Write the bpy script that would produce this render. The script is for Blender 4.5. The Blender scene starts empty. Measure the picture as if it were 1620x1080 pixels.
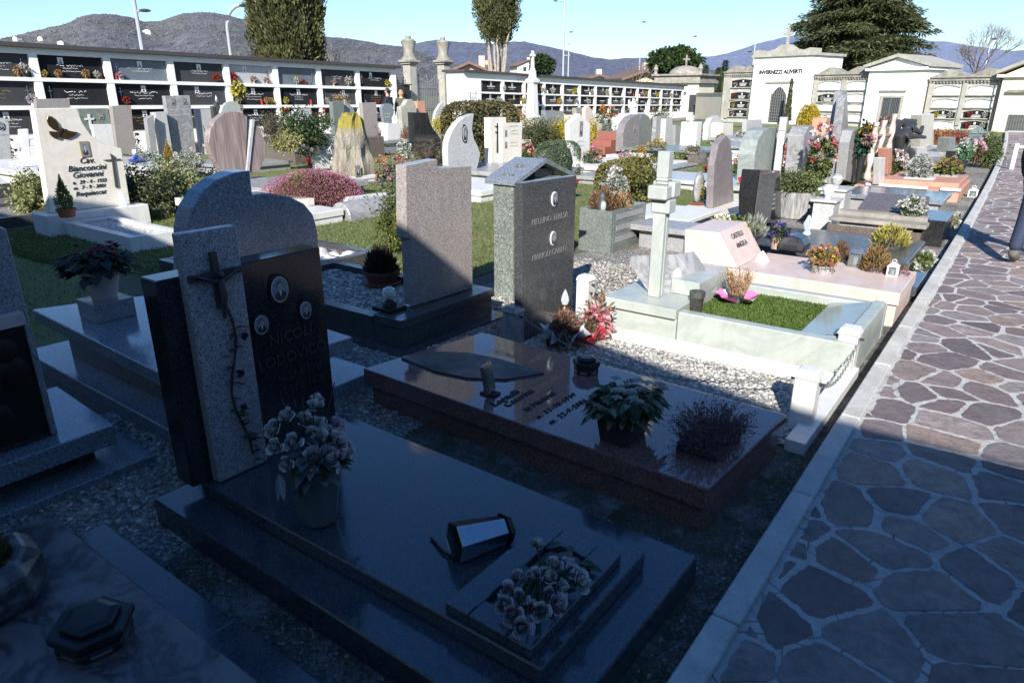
import bpy, bmesh, math, random
import numpy as np
from mathutils import Vector, Matrix
random.seed(7); rng = np.random.default_rng(7)
scn = bpy.context.scene
COL = scn.collection
R = math.radians
# ------------------------------------------------------------------ camera (a real 24 mm lens, eye height 1.85 m)
CAMH = 1.85; PITCH = R(19.8); HEAD = R(36.6); FPX = 1083.4
FW = np.array([-math.sin(HEAD)*math.cos(PITCH), math.cos(HEAD)*math.cos(PITCH), -math.sin(PITCH)])
RT = np.array([math.cos(HEAD), math.sin(HEAD), 0.0]); UP = np.cross(RT, FW); EYE = np.array([0, 0, CAMH])
cd = bpy.data.cameras.new('camera'); cam = bpy.data.objects.new('camera', cd); COL.objects.link(cam)
cd.sensor_width = 36; cd.lens = 36*FPX/1620; cd.clip_start = .05; cd.clip_end = 20000
cam.location = (0, 0, CAMH); cam.rotation_euler = (R(90)-PITCH, 0, HEAD); scn.camera = cam
def ray(x, y): return FW*FPX + RT*(x-810) - UP*(y-540)
def G(x, y, z=0.0):                       # survey: photo measurement -> point on the level z
    d = ray(x, y); return EYE + d*((z-CAMH)/d[2])
def onX(x, y, X):                         # -> point on the vertical plane x = X
    d = ray(x, y); return EYE + d*(X/d[0])
def onY(x, y, Y):
    d = ray(x, y); return EYE + d*(Y/d[1])
def mpp(p): return float((np.array(p)-EYE) @ FW)/FPX     # metres per photo pixel at p
def polyX(pts, X): return [(float(q[1]), float(q[2])) for q in (onX(a, b, X) for a, b in pts)]
def polyY(pts, Y): return [(float(q[0]), float(q[2])) for q in (onY(a, b, Y) for a, b in pts)]
# ------------------------------------------------------------------ materials
MATS = {}
class NT:
    def __init__(s, m):
        m.use_nodes = True; s.t = m.node_tree; s.t.nodes.clear()
        s.out = s.n('ShaderNodeOutputMaterial'); s.b = s.n('ShaderNodeBsdfPrincipled')
        s.l(s.b.outputs[0], s.out.inputs[0]); s.tc = s.n('ShaderNodeTexCoord')
        s.P = s.tc.outputs['Object']
    def n(s, ty, **kw):
        nd = s.t.nodes.new(ty)
        for k, v in kw.items(): setattr(nd, k, v)
        return nd
    def l(s, a, b): s.t.links.new(a, b)
    def noise(s, scale, detail=4, rough=.6, dist=0., P=None):
        nd = s.n('ShaderNodeTexNoise'); s.l(P or s.P, nd.inputs['Vector'])
        nd.inputs['Scale'].default_value = scale; nd.inputs['Detail'].default_value = detail
        nd.inputs['Roughness'].default_value = rough; nd.inputs['Distortion'].default_value = dist
        return nd.outputs[0]
    def vor(s, scale, feat='F1', out='Distance', P=None, rnd=1.):
        nd = s.n('ShaderNodeTexVoronoi'); nd.feature = feat; s.l(P or s.P, nd.inputs['Vector'])
        nd.inputs['Scale'].default_value = scale; nd.inputs['Randomness'].default_value = rnd
        return nd.outputs[out]
    def ramp(s, fac, stops, interp='LINEAR'):
        nd = s.n('ShaderNodeValToRGB'); cr = nd.color_ramp; cr.interpolation = interp
        while len(cr.elements) < len(stops): cr.elements.new(.5)
        for e, (p, c) in zip(cr.elements, stops):
            e.position = p; e.color = (c, c, c, 1) if isinstance(c, (int, float)) else (*c, 1)
        s.l(fac, nd.inputs[0]); return nd.outputs[0]
    def mix(s, fac, a, b, mode='MIX'):
        nd = s.n('ShaderNodeMix', data_type='RGBA', blend_type=mode)
        for i, v in ((0, fac), (6, a), (7, b)):
            if hasattr(v, 'links') or hasattr(v, 'is_output'): s.l(v, nd.inputs[i])
            elif i == 0: nd.inputs[0].default_value = v
            else: nd.inputs[i].default_value = (*v, 1)
        return nd.outputs[2]
    def math(s, op, a, b=0.):
        nd = s.n('ShaderNodeMath', operation=op)
        for i, v in ((0, a), (1, b)):
            if hasattr(v, 'is_output'): s.l(v, nd.inputs[i])
            else: nd.inputs[i].default_value = v
        return nd.outputs[0]
    def bump(s, h, strength=.3, dist=.01):
        nd = s.n('ShaderNodeBump'); nd.inputs['Strength'].default_value = strength; nd.inputs['Distance'].default_value = dist
        s.l(h, nd.inputs['Height']); s.l(nd.outputs[0], s.b.inputs['Normal'])
    def setc(s, c):
        if hasattr(c, 'is_output'): s.l(c, s.b.inputs['Base Color'])
        else: s.b.inputs['Base Color'].default_value = (*c, 1)
    def rough(s, v):
        if hasattr(v, 'is_output'): s.l(v, s.b.inputs['Roughness'])
        else: s.b.inputs['Roughness'].default_value = v
def newmat(name):
    m = bpy.data.materials.new(name); MATS[name] = m; return m, NT(m)
def lerp(a, b, t): return tuple(x+(y-x)*t for x, y in zip(a, b))
def granite(name, base, dark, light, scale=140, rough=.2, cloud=.25, spec=.5):
    m, t = newmat(name)
    n1 = t.noise(scale, 3, .7); n2 = t.vor(scale*1.6, out='Color'); n3 = t.noise(2.5, 5, .6, .4)
    c = t.ramp(n1, [(.34, dark), (.45, base), (.6, base), (.7, light)])
    sp = t.n('ShaderNodeSeparateColor'); t.l(n2, sp.inputs[0])
    c = t.mix(t.ramp(sp.outputs[0], [(.8, 0.), (.86, .75)]), c, light)
    c = t.mix(t.ramp(sp.outputs[1], [(.8, 0.), (.86, .8)]), c, dark)
    c = t.mix(t.ramp(n3, [(.3, cloud), (.7, 0.)]), c, lerp(base, dark, .6))
    mp = t.n('ShaderNodeMapping'); mp.inputs['Scale'].default_value = (5, 5, .9); t.l(t.P, mp.inputs[0]); st = t.noise(2.2, 7, .75, .3, mp.outputs[0])
    c = t.mix(t.ramp(st, [(.52, 0.), (.72, .35)]), c, lerp(dark, (.1, .1, .09), .5)); c = t.mix(t.ramp(t.noise(1.1, 6, .7), [(.55, 0.), (.75, .16)]), c, light)
    t.setc(c); t.rough(t.math('ADD', t.ramp(t.noise(9, 4), [(.3, rough*.75), (.75, rough*1.5)]), t.ramp(st, [(.5, 0.), (.75, .12)]))); t.b.inputs['Specular IOR Level'].default_value = spec
    return m
def marble(name, base, vein, scale=2.2, rough=.3, amt=.5, stain=(.28, .26, .2), stn=.25):
    m, t = newmat(name)
    n = t.noise(scale, 8, .62, 1.3); v = t.math('ABSOLUTE', t.math('SUBTRACT', n, .5))
    c = t.mix(t.ramp(v, [(0., amt), (.05, amt*.35), (.16, 0.)]), base, vein)
    c = t.mix(t.ramp(t.noise(scale*.7, 6, .7), [(.45, 0.), (.8, stn)]), c, stain)
    c = t.mix(t.ramp(t.noise(60, 3), [(.35, .12), (.6, 0.)]), c, vein)
    mp = t.n('ShaderNodeMapping'); mp.inputs['Scale'].default_value = (7, 7, .8); t.l(t.P, mp.inputs[0]); st = t.noise(1.6, 7, .75, .3, mp.outputs[0])
    c = t.mix(t.ramp(st, [(.5, 0.), (.74, .38)]), c, lerp(stain, vein, .3))
    t.setc(c); t.rough(t.ramp(t.noise(6, 4), [(.3, rough*.8), (.75, rough*1.5)]))
    t.bump(t.noise(90, 3), .06, .004); return m
def stone(name, base, c2, scale=6, rough=.8, bumpy=.35, spk=(.5, .5, .45)):
    m, t = newmat(name)
    c = t.ramp(t.noise(scale, 8, .65, .3), [(.3, c2), (.65, base)])
    c = t.mix(t.ramp(t.noise(scale*14, 4, .7), [(.3, .35), (.55, 0.)]), c, lerp(c2, (0, 0, 0), .4))
    c = t.mix(t.ramp(t.vor(scale*30), [(.05, .4), (.2, 0.)]), c, spk)
    t.setc(c); t.rough(rough); t.bump(t.noise(scale*10, 6, .7), bumpy, .012); return m
def plain(name, c, rough=.5, metal=0., var=.25, scale=14, spec=.5, bumpy=0.):
    m, t = newmat(name)
    d = lerp(c, (0, 0, 0), var)
    t.setc(t.ramp(t.noise(scale, 6, .65), [(.3, d), (.7, c)]))
    t.rough(t.ramp(t.noise(scale*1.7, 4), [(.3, max(.03, rough*.8)), (.7, min(1, rough*1.25))])); t.b.inputs['Metallic'].default_value = metal
    t.b.inputs['Specular IOR Level'].default_value = spec
    if bumpy: t.bump(t.noise(scale*8, 4), bumpy, .006)
    return m
def foliage(name, trans=.25, rough=.55):
    m, t = newmat(name)
    a = t.n('ShaderNodeAttribute'); a.attribute_name = 'Col'
    c = t.mix(t.ramp(t.noise(40, 3), [(.3, .45), (.7, 0.)]), a.outputs[0], (.012, .016, .008), 'MIX')
    t.setc(c); t.rough(rough); t.b.inputs['Specular IOR Level'].default_value = .3
    tr = t.n('ShaderNodeBsdfTranslucent'); t.l(c, tr.inputs[0]); mx = t.n('ShaderNodeMixShader'); mx.inputs[0].default_value = trans
    t.l(t.b.outputs[0], mx.inputs[1]); t.l(tr.outputs[0], mx.inputs[2]); t.l(mx.outputs[0], t.out.inputs[0])
    return m
LEAF = foliage('leaf_surface'); PETAL = foliage('petal_surface', .35, .6); DULL = foliage('coloured_matte', 0., .8)
def glassm(name, c=(.9, .95, .97), rough=.03):
    m, t = newmat(name); t.setc(c); t.b.inputs['Roughness'].default_value = rough; t.b.inputs['Specular IOR Level'].default_value = .8
    tr = t.n('ShaderNodeBsdfTransparent'); tr.inputs[0].default_value = (*c, 1); lw = t.n('ShaderNodeLayerWeight'); lw.inputs[0].default_value = .35
    mx = t.n('ShaderNodeMixShader'); t.l(t.math('ADD', t.math('MULTIPLY', lw.outputs[1], .75), .22), mx.inputs[0]); t.l(tr.outputs[0], mx.inputs[1]); t.l(t.b.outputs[0], mx.inputs[2]); t.l(mx.outputs[0], t.out.inputs[0])
    return m
# ------------------------------------------------------------------ mesh builder
OFF = {}
class MB:
    def __init__(s): s.v = []; s.f = []; s.m = []; s.c = []; s.col = None
    def add(s, vs, fs, m=0):
        b = len(s.v); s.v += [tuple(map(float, q)) for q in vs]; s.c += [s.col or (.5, .5, .5)]*len(vs)
        for q in fs: s.f.append(tuple(b+i for i in q)); s.m.append(m)
        return s
    def box(s, x0, x1, y0, y1, z0, z1, m=0):
        return s.add([(x0,y0,z0),(x1,y0,z0),(x1,y1,z0),(x0,y1,z0),(x0,y0,z1),(x1,y0,z1),(x1,y1,z1),(x0,y1,z1)],
              [(3,2,1,0),(4,5,6,7),(0,1,5,4),(1,2,6,5),(2,3,7,6),(3,0,4,7)], m)
    def prism(s, poly, ax, a, b, m=0):
        n = len(poly)
        ar = sum(poly[i][0]*poly[(i+1) % n][1]-poly[(i+1) % n][0]*poly[i][1] for i in range(n))
        if ar < 0: poly = poly[::-1]
        if ax == 'x': f = lambda u, v, w: (w, u, v)
        elif ax == 'y': f = lambda u, v, w: (u, w, v)
        else: f = lambda u, v, w: (u, v, w)
        vs = [f(u, v, a) for u, v in poly]+[f(u, v, b) for u, v in poly]
        fs = [tuple(range(n-1, -1, -1)), tuple(range(n, 2*n))]+[(i, (i+1) % n, n+(i+1) % n, n+i) for i in range(n)]
        if (ax == 'y') != (b < a): fs = [q[::-1] for q in fs]
        return s.add(vs, fs, m)
    def hexa(s, p, m=0):       # 8 corners, bottom ring then top ring
        return s.add(p, [(3,2,1,0),(4,5,6,7),(0,1,5,4),(1,2,6,5),(2,3,7,6),(3,0,4,7)], m)
    def lathe(s, prof, n=20, o=(0, 0, 0), m=0, sx=1, sy=1, rot=0, jit=0):
        vs = []; k = len(prof)
        for r, z in prof:
            for i in range(n):
                a = rot+2*math.pi*i/n; q = r*(1+jit*random.uniform(-1, 1)); vs.append((o[0]+q*sx*math.cos(a), o[1]+q*sy*math.sin(a), o[2]+z))
        fs = [(j*n+i, j*n+(i+1) % n, (j+1)*n+(i+1) % n, (j+1)*n+i) for j in range(k-1) for i in range(n)]
        if prof[0][0] > 1e-5: fs.append(tuple(range(n-1, -1, -1)))
        if prof[-1][0] > 1e-5: fs.append(tuple((k-1)*n+i for i in range(n)))
        return s.add(vs, fs, m)
    def tube(s, pts, r, n=6, m=0, caps=True):
        pts = [Vector(p) for p in pts]; k = len(pts); vs = []
        for i, p in enumerate(pts):
            d = (pts[min(i+1, k-1)]-pts[max(i-1, 0)]); d = d.normalized() if d.length > 1e-9 else Vector((0, 0, 1))
            u = d.cross(Vector((0, 0, 1)) if abs(d.z) < .9 else Vector((1, 0, 0))).normalized(); w = d.cross(u)
            rr = r[i] if isinstance(r, (list, tuple)) else r
            vs += [p+(u*math.cos(2*math.pi*j/n)+w*math.sin(2*math.pi*j/n))*rr for j in range(n)]
        fs = [(i*n+j, i*n+(j+1) % n, (i+1)*n+(j+1) % n, (i+1)*n+j) for i in range(k-1) for j in range(n)]
        if caps: fs += [tuple(range(n-1, -1, -1)), tuple((k-1)*n+j for j in range(n))]
        return s.add(vs, fs, m)
    def blob(s, c, r, nu=14, nv=9, jit=.1, m=0, seed=None):
        rr = random.Random(seed) if seed is not None else random
        ph = [rr.uniform(0, 6.28) for _ in range(6)]; vs = [(c[0], c[1], c[2]-r[2])]
        for j in range(1, nv):
            t = math.pi*j/nv
            for i in range(nu):
                a = 2*math.pi*i/nu
                k = 1+jit*(math.sin(2*a+ph[0]+t)+math.sin(3*a+ph[1]-2*t)+math.sin(5*a+3*t+ph[2]))/2
                vs.append((c[0]+r[0]*k*math.sin(t)*math.cos(a), c[1]+r[1]*k*math.sin(t)*math.sin(a), c[2]-r[2]*k*math.cos(t)))
        vs.append((c[0], c[1], c[2]+r[2])); L = len(vs)-1
        fs = [(0, 1+(i+1) % nu, 1+i) for i in range(nu)]+[(1+(j*nu)+i, 1+j*nu+(i+1) % nu, 1+(j+1)*nu+(i+1) % nu, 1+(j+1)*nu+i) for j in range(nv-2) for i in range(nu)]
        fs += [(L, 1+(nv-2)*nu+i, 1+(nv-2)*nu+(i+1) % nu) for i in range(nu)]
        return s.add(vs, fs, m)
    def ell(s, c, ry, rz, axis_x, n=20, m=0, t=0):        # disc on plane x
        return s.add([(axis_x, c[0]+ry*math.cos(2*math.pi*i/n), c[1]+rz*math.sin(2*math.pi*i/n)) for i in range(n)], [tuple(range(n))], m)
def build(name, mb, mats, parent=None, smooth=False, bevel=0., seg=1, sharp=40):
    if not isinstance(mats, (list, tuple)): mats = [mats]
    off = OFF.get(parent.name, (0, 0, 0)) if parent is not None else (0, 0, 0)
    me = bpy.data.meshes.new(name)
    vs = mb.v if not any(off) else [(x-off[0], y-off[1], z-off[2]) for x, y, z in mb.v]
    me.from_pydata(vs, [], mb.f)
    for q in mats: me.materials.append(q)
    if len(mats) > 1: me.polygons.foreach_set('material_index', mb.m)
    at = me.color_attributes.new('Col', 'FLOAT_COLOR', 'POINT')
    at.data.foreach_set('color', [k for c in mb.c for k in (c[0], c[1], c[2], 1.)])
    if len(mb.f) < 30000:
        bm = bmesh.new(); bm.from_mesh(me); bmesh.ops.recalc_face_normals(bm, faces=bm.faces); bm.to_mesh(me); bm.free()
    if bevel:
        bm = bmesh.new(); bm.from_mesh(me)
        es = [e for e in bm.edges if len(e.link_faces) == 2 and e.calc_face_angle(0) > R(30)]
        try: bmesh.ops.bevel(bm, geom=es, offset=bevel, segments=seg, affect='EDGES', clamp_overlap=True, profile=.6)
        except Exception: pass
        bm.to_mesh(me); bm.free()
    if smooth:
        me.shade_smooth()
        try: me.set_sharp_from_angle(angle=R(sharp))
        except Exception: pass
    me.update()
    o = bpy.data.objects.new(name, me); COL.objects.link(o)
    if parent is not None: o.parent = parent; OFF[o.name] = off
    return o
def quads(name, V, C, mat, parent=None, extra=None):
    """V (n,4,3) leaf quads, C (n,3) colours -> one mesh"""
    off = np.array(OFF.get(parent.name, (0, 0, 0)) if parent is not None else (0, 0, 0))
    n = len(V); me = bpy.data.meshes.new(name)
    vv = (np.asarray(V).reshape(-1, 3)-off).astype(np.float32); cc = np.repeat(np.asarray(C), 4, 0); cc = np.hstack([cc, np.ones((4*n, 1))]).astype(np.float32)
    nf = n; loops = np.arange(4*n); starts = np.arange(0, 4*n, 4)
    me.vertices.add(4*n); me.vertices.foreach_set('co', vv.ravel())
    me.loops.add(4*n); me.loops.foreach_set('vertex_index', loops.astype(np.int32))
    me.polygons.add(nf); me.polygons.foreach_set('loop_start', starts.astype(np.int32))
    me.update(calc_edges=True)
    at = me.color_attributes.new('Col', 'FLOAT_COLOR', 'POINT'); at.data.foreach_set('color', cc.ravel())
    me.materials.append(mat); me.validate()
    o = bpy.data.objects.new(name, me); COL.objects.link(o)
    if parent is not None: o.parent = parent; OFF[o.name] = tuple(off)
    return o
def T(name, label, cat, loc=(0, 0, 0), group=None):
    o = bpy.data.objects.new(name, None); COL.objects.link(o); o.location = tuple(map(float, loc)); o.empty_display_size = .1
    o['label'] = label; o['category'] = cat; o['kind'] = 'thing'; OFF[o.name] = tuple(map(float, loc))
    if group: o['group'] = group
    return o
def tag(o, label, cat, group=None):
    o['label'] = label; o['category'] = cat
    if group: o['group'] = group
    return o
def structure(o): o['kind'] = 'structure'; return o
def stuff(o, label=None, cat=None):
    o['kind'] = 'stuff'
    if label: o['label'] = label; o['category'] = cat
    return o
def copy_tree(o, loc, label=None, group=None):
    c = o.copy(); COL.objects.link(c); c.location = loc
    if label: c['label'] = label
    if group: c['group'] = group
    for ch in o.children:
        k = ch.copy(); COL.objects.link(k); k.parent = c
        for g2 in ch.children:
            j = g2.copy(); COL.objects.link(j); j.parent = k
    return c
# ------------------------------------------------------------------ leaves
def unit(a): return a/np.maximum(np.linalg.norm(a, axis=-1, keepdims=True), 1e-9)
def colmix(cols, n, jit=.12):
    cols = np.array(cols, float); k = rng.integers(0, len(cols), n); k2 = rng.integers(0, len(cols), n); t = rng.random((n, 1))*.5
    c = cols[k]*(1-t)+cols[k2]*t
    return np.clip(c*(1+rng.normal(0, jit, (n, 1))), 0, 1)
def leafq(P, D, L, W, droop=.2):
    n = len(P); L = L*rng.uniform(.65, 1.25, (n, 1)); W = W*rng.uniform(.7, 1.2, (n, 1))
    S = unit(np.cross(D, unit(rng.normal(size=(n, 3))))); N = np.cross(S, D)
    m = P+D*L*.5+N*L*.08
    tip = P+D*L; tip[:, 2] -= (L*droop)[:, 0]
    return np.stack([P, m+S*W*.5, tip, m-S*W*.5], 1)
def shell(c, r, n, inner=.55, lump=.12, lo=-1.):
    d = unit(rng.normal(size=(n*2, 3))); d = d[d[:, 2] >= lo][:n]; n = len(d)
    ph = rng.uniform(0, 6.28, 6)
    az = np.arctan2(d[:, 1], d[:, 0]); k = 1+lump*(np.sin(3*az+ph[0]+3*d[:, 2])+np.sin(5*az+ph[1]-4*d[:, 2])+np.sin(2*az+7*d[:, 2]+ph[2]))/1.6
    rad = (inner+(1-inner)*rng.random(n)**.5)*k
    return np.array(c)+d*rad[:, None]*np.array(r), d
def bushq(c, r, n, L, W, cols, inner=.6, out=.6, lump=.12, droop=.2, lo=-1., up=0.):
    P, d = shell(c, r, n, inner, lump, lo)
    if lump < .05: P = np.array(c)+np.sign(P-np.array(c))*np.abs((P-np.array(c))/np.array(r))**.5*np.array(r)
    D = unit(d*out+rng.normal(size=d.shape)*.6+np.array([0, 0, up]))
    return leafq(P, D, L, W, droop), colmix(cols, len(P))
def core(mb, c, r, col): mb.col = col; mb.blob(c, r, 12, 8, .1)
GREEN = [(.05, .09, .025), (.07, .12, .03), (.035, .07, .02), (.10, .14, .04)]
DKGREEN = [(.02, .045, .015), (.03, .06, .02), (.045, .08, .025)]
YGREEN = [(.16, .19, .04), (.22, .24, .06), (.10, .14, .03)]
YELLOW = [(.55, .42, .04), (.45, .36, .03), (.6, .5, .08), (.35, .30, .03)]
SILVER = [(.35, .38, .33), (.45, .47, .42), (.25, .29, .24)]
WHITEF = [(.75, .74, .7), (.68, .67, .6)]
PINKF = [(.6, .12, .2), (.7, .3, .36), (.5, .06, .12)]
REDF = [(.5, .03, .03), (.6, .06, .05), (.4, .02, .04)]
ORANGEF = [(.6, .18, .04), (.55, .25, .06), (.5, .1, .03)]
HEATH = [(.30, .08, .15), (.38, .12, .2), (.2, .07, .1), (.14, .1, .05)]
DRYH = [(.25, .14, .07), (.32, .19, .1), (.18, .1, .06)]
DUSK = [(.05, .035, .03), (.08, .045, .045), (.04, .05, .02)]
def plant(t, c, r, kind, cols=None, cols2=None, n=500, leaf=.05, name='foliage'):
    """foliage parts of thing t; c centre of the crown, r its radii"""
    c = np.array(c, float); r = np.array(r, float)*np.ones(3)
    cols = cols or GREEN
    if kind in ('leafy', 'box', 'egg'):
        V, C = bushq(c, r, n, leaf*(1.1 if kind == 'leafy' else 1), leaf*.62, cols, .5 if kind == 'leafy' else .86, .6, .26 if kind == 'leafy' else .06 if kind == 'egg' else .02)
        if kind == 'leafy':
            k = max(20, n//9); V2, C2 = bushq(c+np.array([0, 0, r[2]*.12]), r*1.08, k, leaf*1.3, leaf*.55, cols, .85, .8, .3, .2, -.3, .4); V = np.concatenate([V, V2]); C = np.concatenate([C, C2])
        mb = MB(); core(mb, c, r*(.6 if kind == 'leafy' else .8), lerp(cols[0], (0, 0, 0), .5)); build('branches', mb, DULL, t, True)  # solid core in a darkened leaf colour fills the inside
        quads(name, V, C, LEAF, t)
    elif kind == 'conifer':
        P, d = shell(c, r, n, .3, .1); h = (P[:, 2]-c[2])/r[2]; k = np.clip((1-h)/1.3, .06, 1)
        P[:, 0] = c[0]+(P[:, 0]-c[0])*k; P[:, 1] = c[1]+(P[:, 1]-c[1])*k
        D = unit(d*.5+np.array([0, 0, 1.1])+rng.normal(size=d.shape)*.3); quads(name, leafq(P, D, leaf, leaf*.3, 0), colmix(cols, len(P)), LEAF, t)
    elif kind in ('heather', 'grass', 'spikes'):
        P, d = shell(c-np.array([0, 0, r[2]]), r*np.array([.88, .88, 1.75]), n, .5, .05, 0)
        D = unit(d*.7+np.array([0, 0, .8])+rng.normal(size=d.shape)*.25); quads(name, leafq(P, D, leaf, leaf*(.16 if kind != 'heather' else .22), .15 if kind == 'grass' else 0), colmix(cols, len(P)), LEAF, t)
        if cols2:
            P2, d2 = shell(c-np.array([0, 0, r[2]]), r*np.array([1, 1, 1.95]), n, .85, .05, 0); quads('blooms', leafq(P2, unit(d2+rng.normal(size=d2.shape)*.5), leaf*.35, leaf*.25, 0), colmix(cols2, len(P2)), PETAL, t)
    elif kind == 'flowers':
        V, C = bushq(c-np.array([0, 0, r[2]*.25]), r*.9, n, leaf, leaf*.55, cols, .3, .6); quads(name, V, C, LEAF, t)
        k = max(7, int(n/28)); P, d = shell(c, r, k, .8, .05, -.25)
        Vs = []; Cs = []
        cc = colmix(cols2 or WHITEF, k, .08)
        for p, dd, q in zip(P, d, cc):
            m = 14; D = unit(dd*.5+rng.normal(size=(m, 3))*.75); Vs.append(leafq(np.repeat(p[None], m, 0), D, leaf*.95, leaf*.8, .1)); Cs.append(np.clip(q[None]*rng.uniform(.75, 1.15, (m, 1)), 0, 1))
        if np.linalg.norm(c[:2]) < 26 and k <= 40:
            for a_, b_ in zip(Vs, Cs): quads('bloom', a_, b_, PETAL, t)
        else: quads('blooms', np.concatenate(Vs), np.concatenate(Cs), PETAL, t)
POTS = {'terra': None}
def potmesh(c, r, h, flare=.78, n=20):
    mb = MB(); mb.lathe([(r*flare*.9, 0), (r*flare, .0), (r*.94, h*.8), (r*1.03, h*.8), (r*1.05, h), (r*.93, h), (r*.9, h*.88), (.0, h*.87)], n, c); return mb
def potted(name, label, cat, base, z, pr, ph, potmat, crown, kind, cols=None, cols2=None, n=500, leaf=.05, group=None, flare=.78):
    """base photo point on level z; pr pot radius, ph pot height (m), crown (rx, rz) in m"""
    p = G(base[0], base[1], z) if len(base) == 2 else np.array(base, float)
    t = T(name, label, cat, p, group)
    build('pot', potmesh(p, pr, ph, flare), potmat, t, True)
    plant(t, (p[0], p[1], p[2]+ph+crown[1]*.55), (crown[0], crown[0], crown[1]), kind, cols, cols2, n, leaf)
    return t
def text_mb(s, size, place, shear=0., ext=.003, align='CENTER', space=1., bold=0.):
    """place(u, v, w)->xyz maps text plane into the scene; returns MB"""
    cu = bpy.data.curves.new('txt', 'FONT'); cu.body = s; cu.size = size; cu.extrude = ext; cu.shear = shear; cu.align_x = align; cu.resolution_u = 3; cu.space_character = space; cu.offset = bold
    o = bpy.data.objects.new('txt', cu); COL.objects.link(o)
    dg = bpy.context.evaluated_depsgraph_get(); me = bpy.data.meshes.new_from_object(o.evaluated_get(dg))
    mb = MB(); mb.add([place(v.co.x, v.co.y, v.co.z) for v in me.vertices], [tuple(p.vertices) for p in me.polygons])
    bpy.data.objects.remove(o); bpy.data.curves.remove(cu); bpy.data.meshes.remove(me); return mb
def join(*ms):
    r = MB()
    for m in ms:
        b = len(r.v); r.v += m.v; r.c += m.c; r.f += [tuple(b+i for i in q) for q in m.f]; r.m += m.m
    return r
def faceX(X, y, z): return lambda u, v, w: (X+w, y+u, z+v)           # text on a +X face
def faceY(Y, x, z): return lambda u, v, w: (x+u, Y-w, z+v)           # text on a -Y face
def scribX(mb, X, y, z, w, h, m=0):
    """a line of carved script on a +X face"""
    n = max(6, int(w/h*3)); pts = [(y-w/2+w*i/n, z+random.uniform(-.45, .45)*h) for i in range(n+1)]; th = h*.13
    for (a, b), (c, d) in zip(pts, pts[1:]):
        if random.random() < .13: continue
        mb.add([(X, a, b-th), (X, c, d-th), (X, c, d+th), (X, a, b+th)], [(0, 1, 2, 3)], m)
    return mb
# ------------------------------------------------------------------ palette
WHITE = marble('white_marble', (.69, .68, .65), (.45, .45, .46), 1.8, .35, .25, stn=.12)
CREAM = marble('cream_marble', (.71, .675, .60), (.5, .42, .33), 1.6, .4, .3, stn=.15)
PLASTER = stone('white_plaster', (.86, .85, .82), (.75, .74, .70), 1.2, .85, .08, (.7, .69, .65))
YPLASTER = stone('cream_plaster', (.74, .69, .56), (.62, .57, .45), .8, .85, .08, (.7, .66, .55))
GREYST = stone('grey_limestone', (.42, .40, .35), (.27, .26, .22), 2.5, .85, .25)
WORNST = stone('worn_sandstone', (.36, .33, .28), (.16, .15, .13), 3, .9, .4)
CONC = stone('pale_concrete', (.5, .5, .47), (.33, .33, .31), 4, .85, .3)
KERBM = stone('kerb_granite', (.56, .55, .52), (.36, .35, .33), 5, .85, .7)
BLACKG = granite('black_granite', (.018, .018, .02), (.006, .006, .007), (.07, .07, .075), 160, .1, .2)
DKGREY = granite('dark_grey_granite', (.055, .057, .06), (.018, .019, .02), (.16, .16, .16), 150, .2, .2)
NIGHTG = granite('blue_black_granite', (.045, .056, .068), (.016, .019, .023), (.12, .13, .145), 170, .11, .2, .9)
GREYG = granite('grey_granite', (.30, .30, .30), (.06, .06, .065), (.55, .55, .54), 130, .35, .2)
PALEG = granite('pale_grey_granite', (.48, .48, .47), (.17, .17, .18), (.68, .68, .67), 95, .3, .15)
BLUEG = granite('blue_grey_granite', (.20, .23, .26), (.06, .07, .08), (.40, .43, .46), 100, .12, .3, .85)
PINKG = granite('pink_granite', (.20, .10, .085), (.05, .026, .022), (.38, .24, .21), 120, .05, .3, 1.1)
PINKST = granite('rose_granite', (.32, .285, .268), (.13, .11, .102), (.51, .48, .46), 110, .2, .3)
GREENG = granite('green_granite', (.16, .18, .165), (.05, .06, .055), (.36, .38, .35), 90, .22, .4)
BROWNG = granite('brown_granite', (.13, .105, .09), (.04, .032, .028), (.30, .26, .23), 110, .2, .3)
REDG = granite('red_granite', (.30, .10, .07), (.10, .035, .03), (.45, .24, .18), 110, .3, .3)
GREENM = marble('green_marble', (.42, .45, .415), (.25, .29, .26), 1.4, .25, .5, stn=.15)
DGREENM = marble('dark_green_marble', (.10, .13, .115), (.3, .34, .3), 2.5, .25, .35)
PINKM = marble('pink_marble', (.62, .51, .46), (.46, .34, .31), 1.4, .35, .4, (.4, .3, .25))
GREYGREEN = marble('grey_green_marble', (.30, .33, .31), (.14, .17, .16), 2.4, .35, .6)
ORANGEM = marble('orange_marble', (.56, .30, .21), (.4, .17, .12), 2., .4, .4, (.35, .2, .14))
VIOLETM = marble('violet_marble', (.24, .215, .22), (.12, .095, .10), 3, .35, .5)
GREYM = marble('grey_marble', (.35, .35, .355), (.12, .12, .135), 2.6, .3, .7)
MULTI = marble('veined_granite', (.18, .17, .17), (.03, .03, .035), 2.8, .3, .95, (.12, .06, .05), .5)
STRIPED = None
BRONZE = plain('bronze', (.16, .10, .045), .38, .85, .5, 20)
DKBRONZE = plain('dark_bronze', (.035, .032, .028), .45, .6, .4, 25, bumpy=.3)
GOLD = plain('gold_paint', (.5, .36, .12), .4, .5)
STEEL = plain('dull_steel', (.45, .45, .44), .3, .9)
IRON = plain('wrought_iron', (.03, .03, .032), .6, .4)
GREYIRON = plain('grey_iron', (.22, .22, .21), .6, .3)
CHROME = plain('polished_steel', (.62, .63, .65), .1, 1., .1)
TERRA = plain('terracotta', (.34, .13, .065), .8, 0, .3, 18, bumpy=.1)
TERRAD = plain('brown_clay', (.14, .05, .035), .7, 0, .3, 18)
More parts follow.
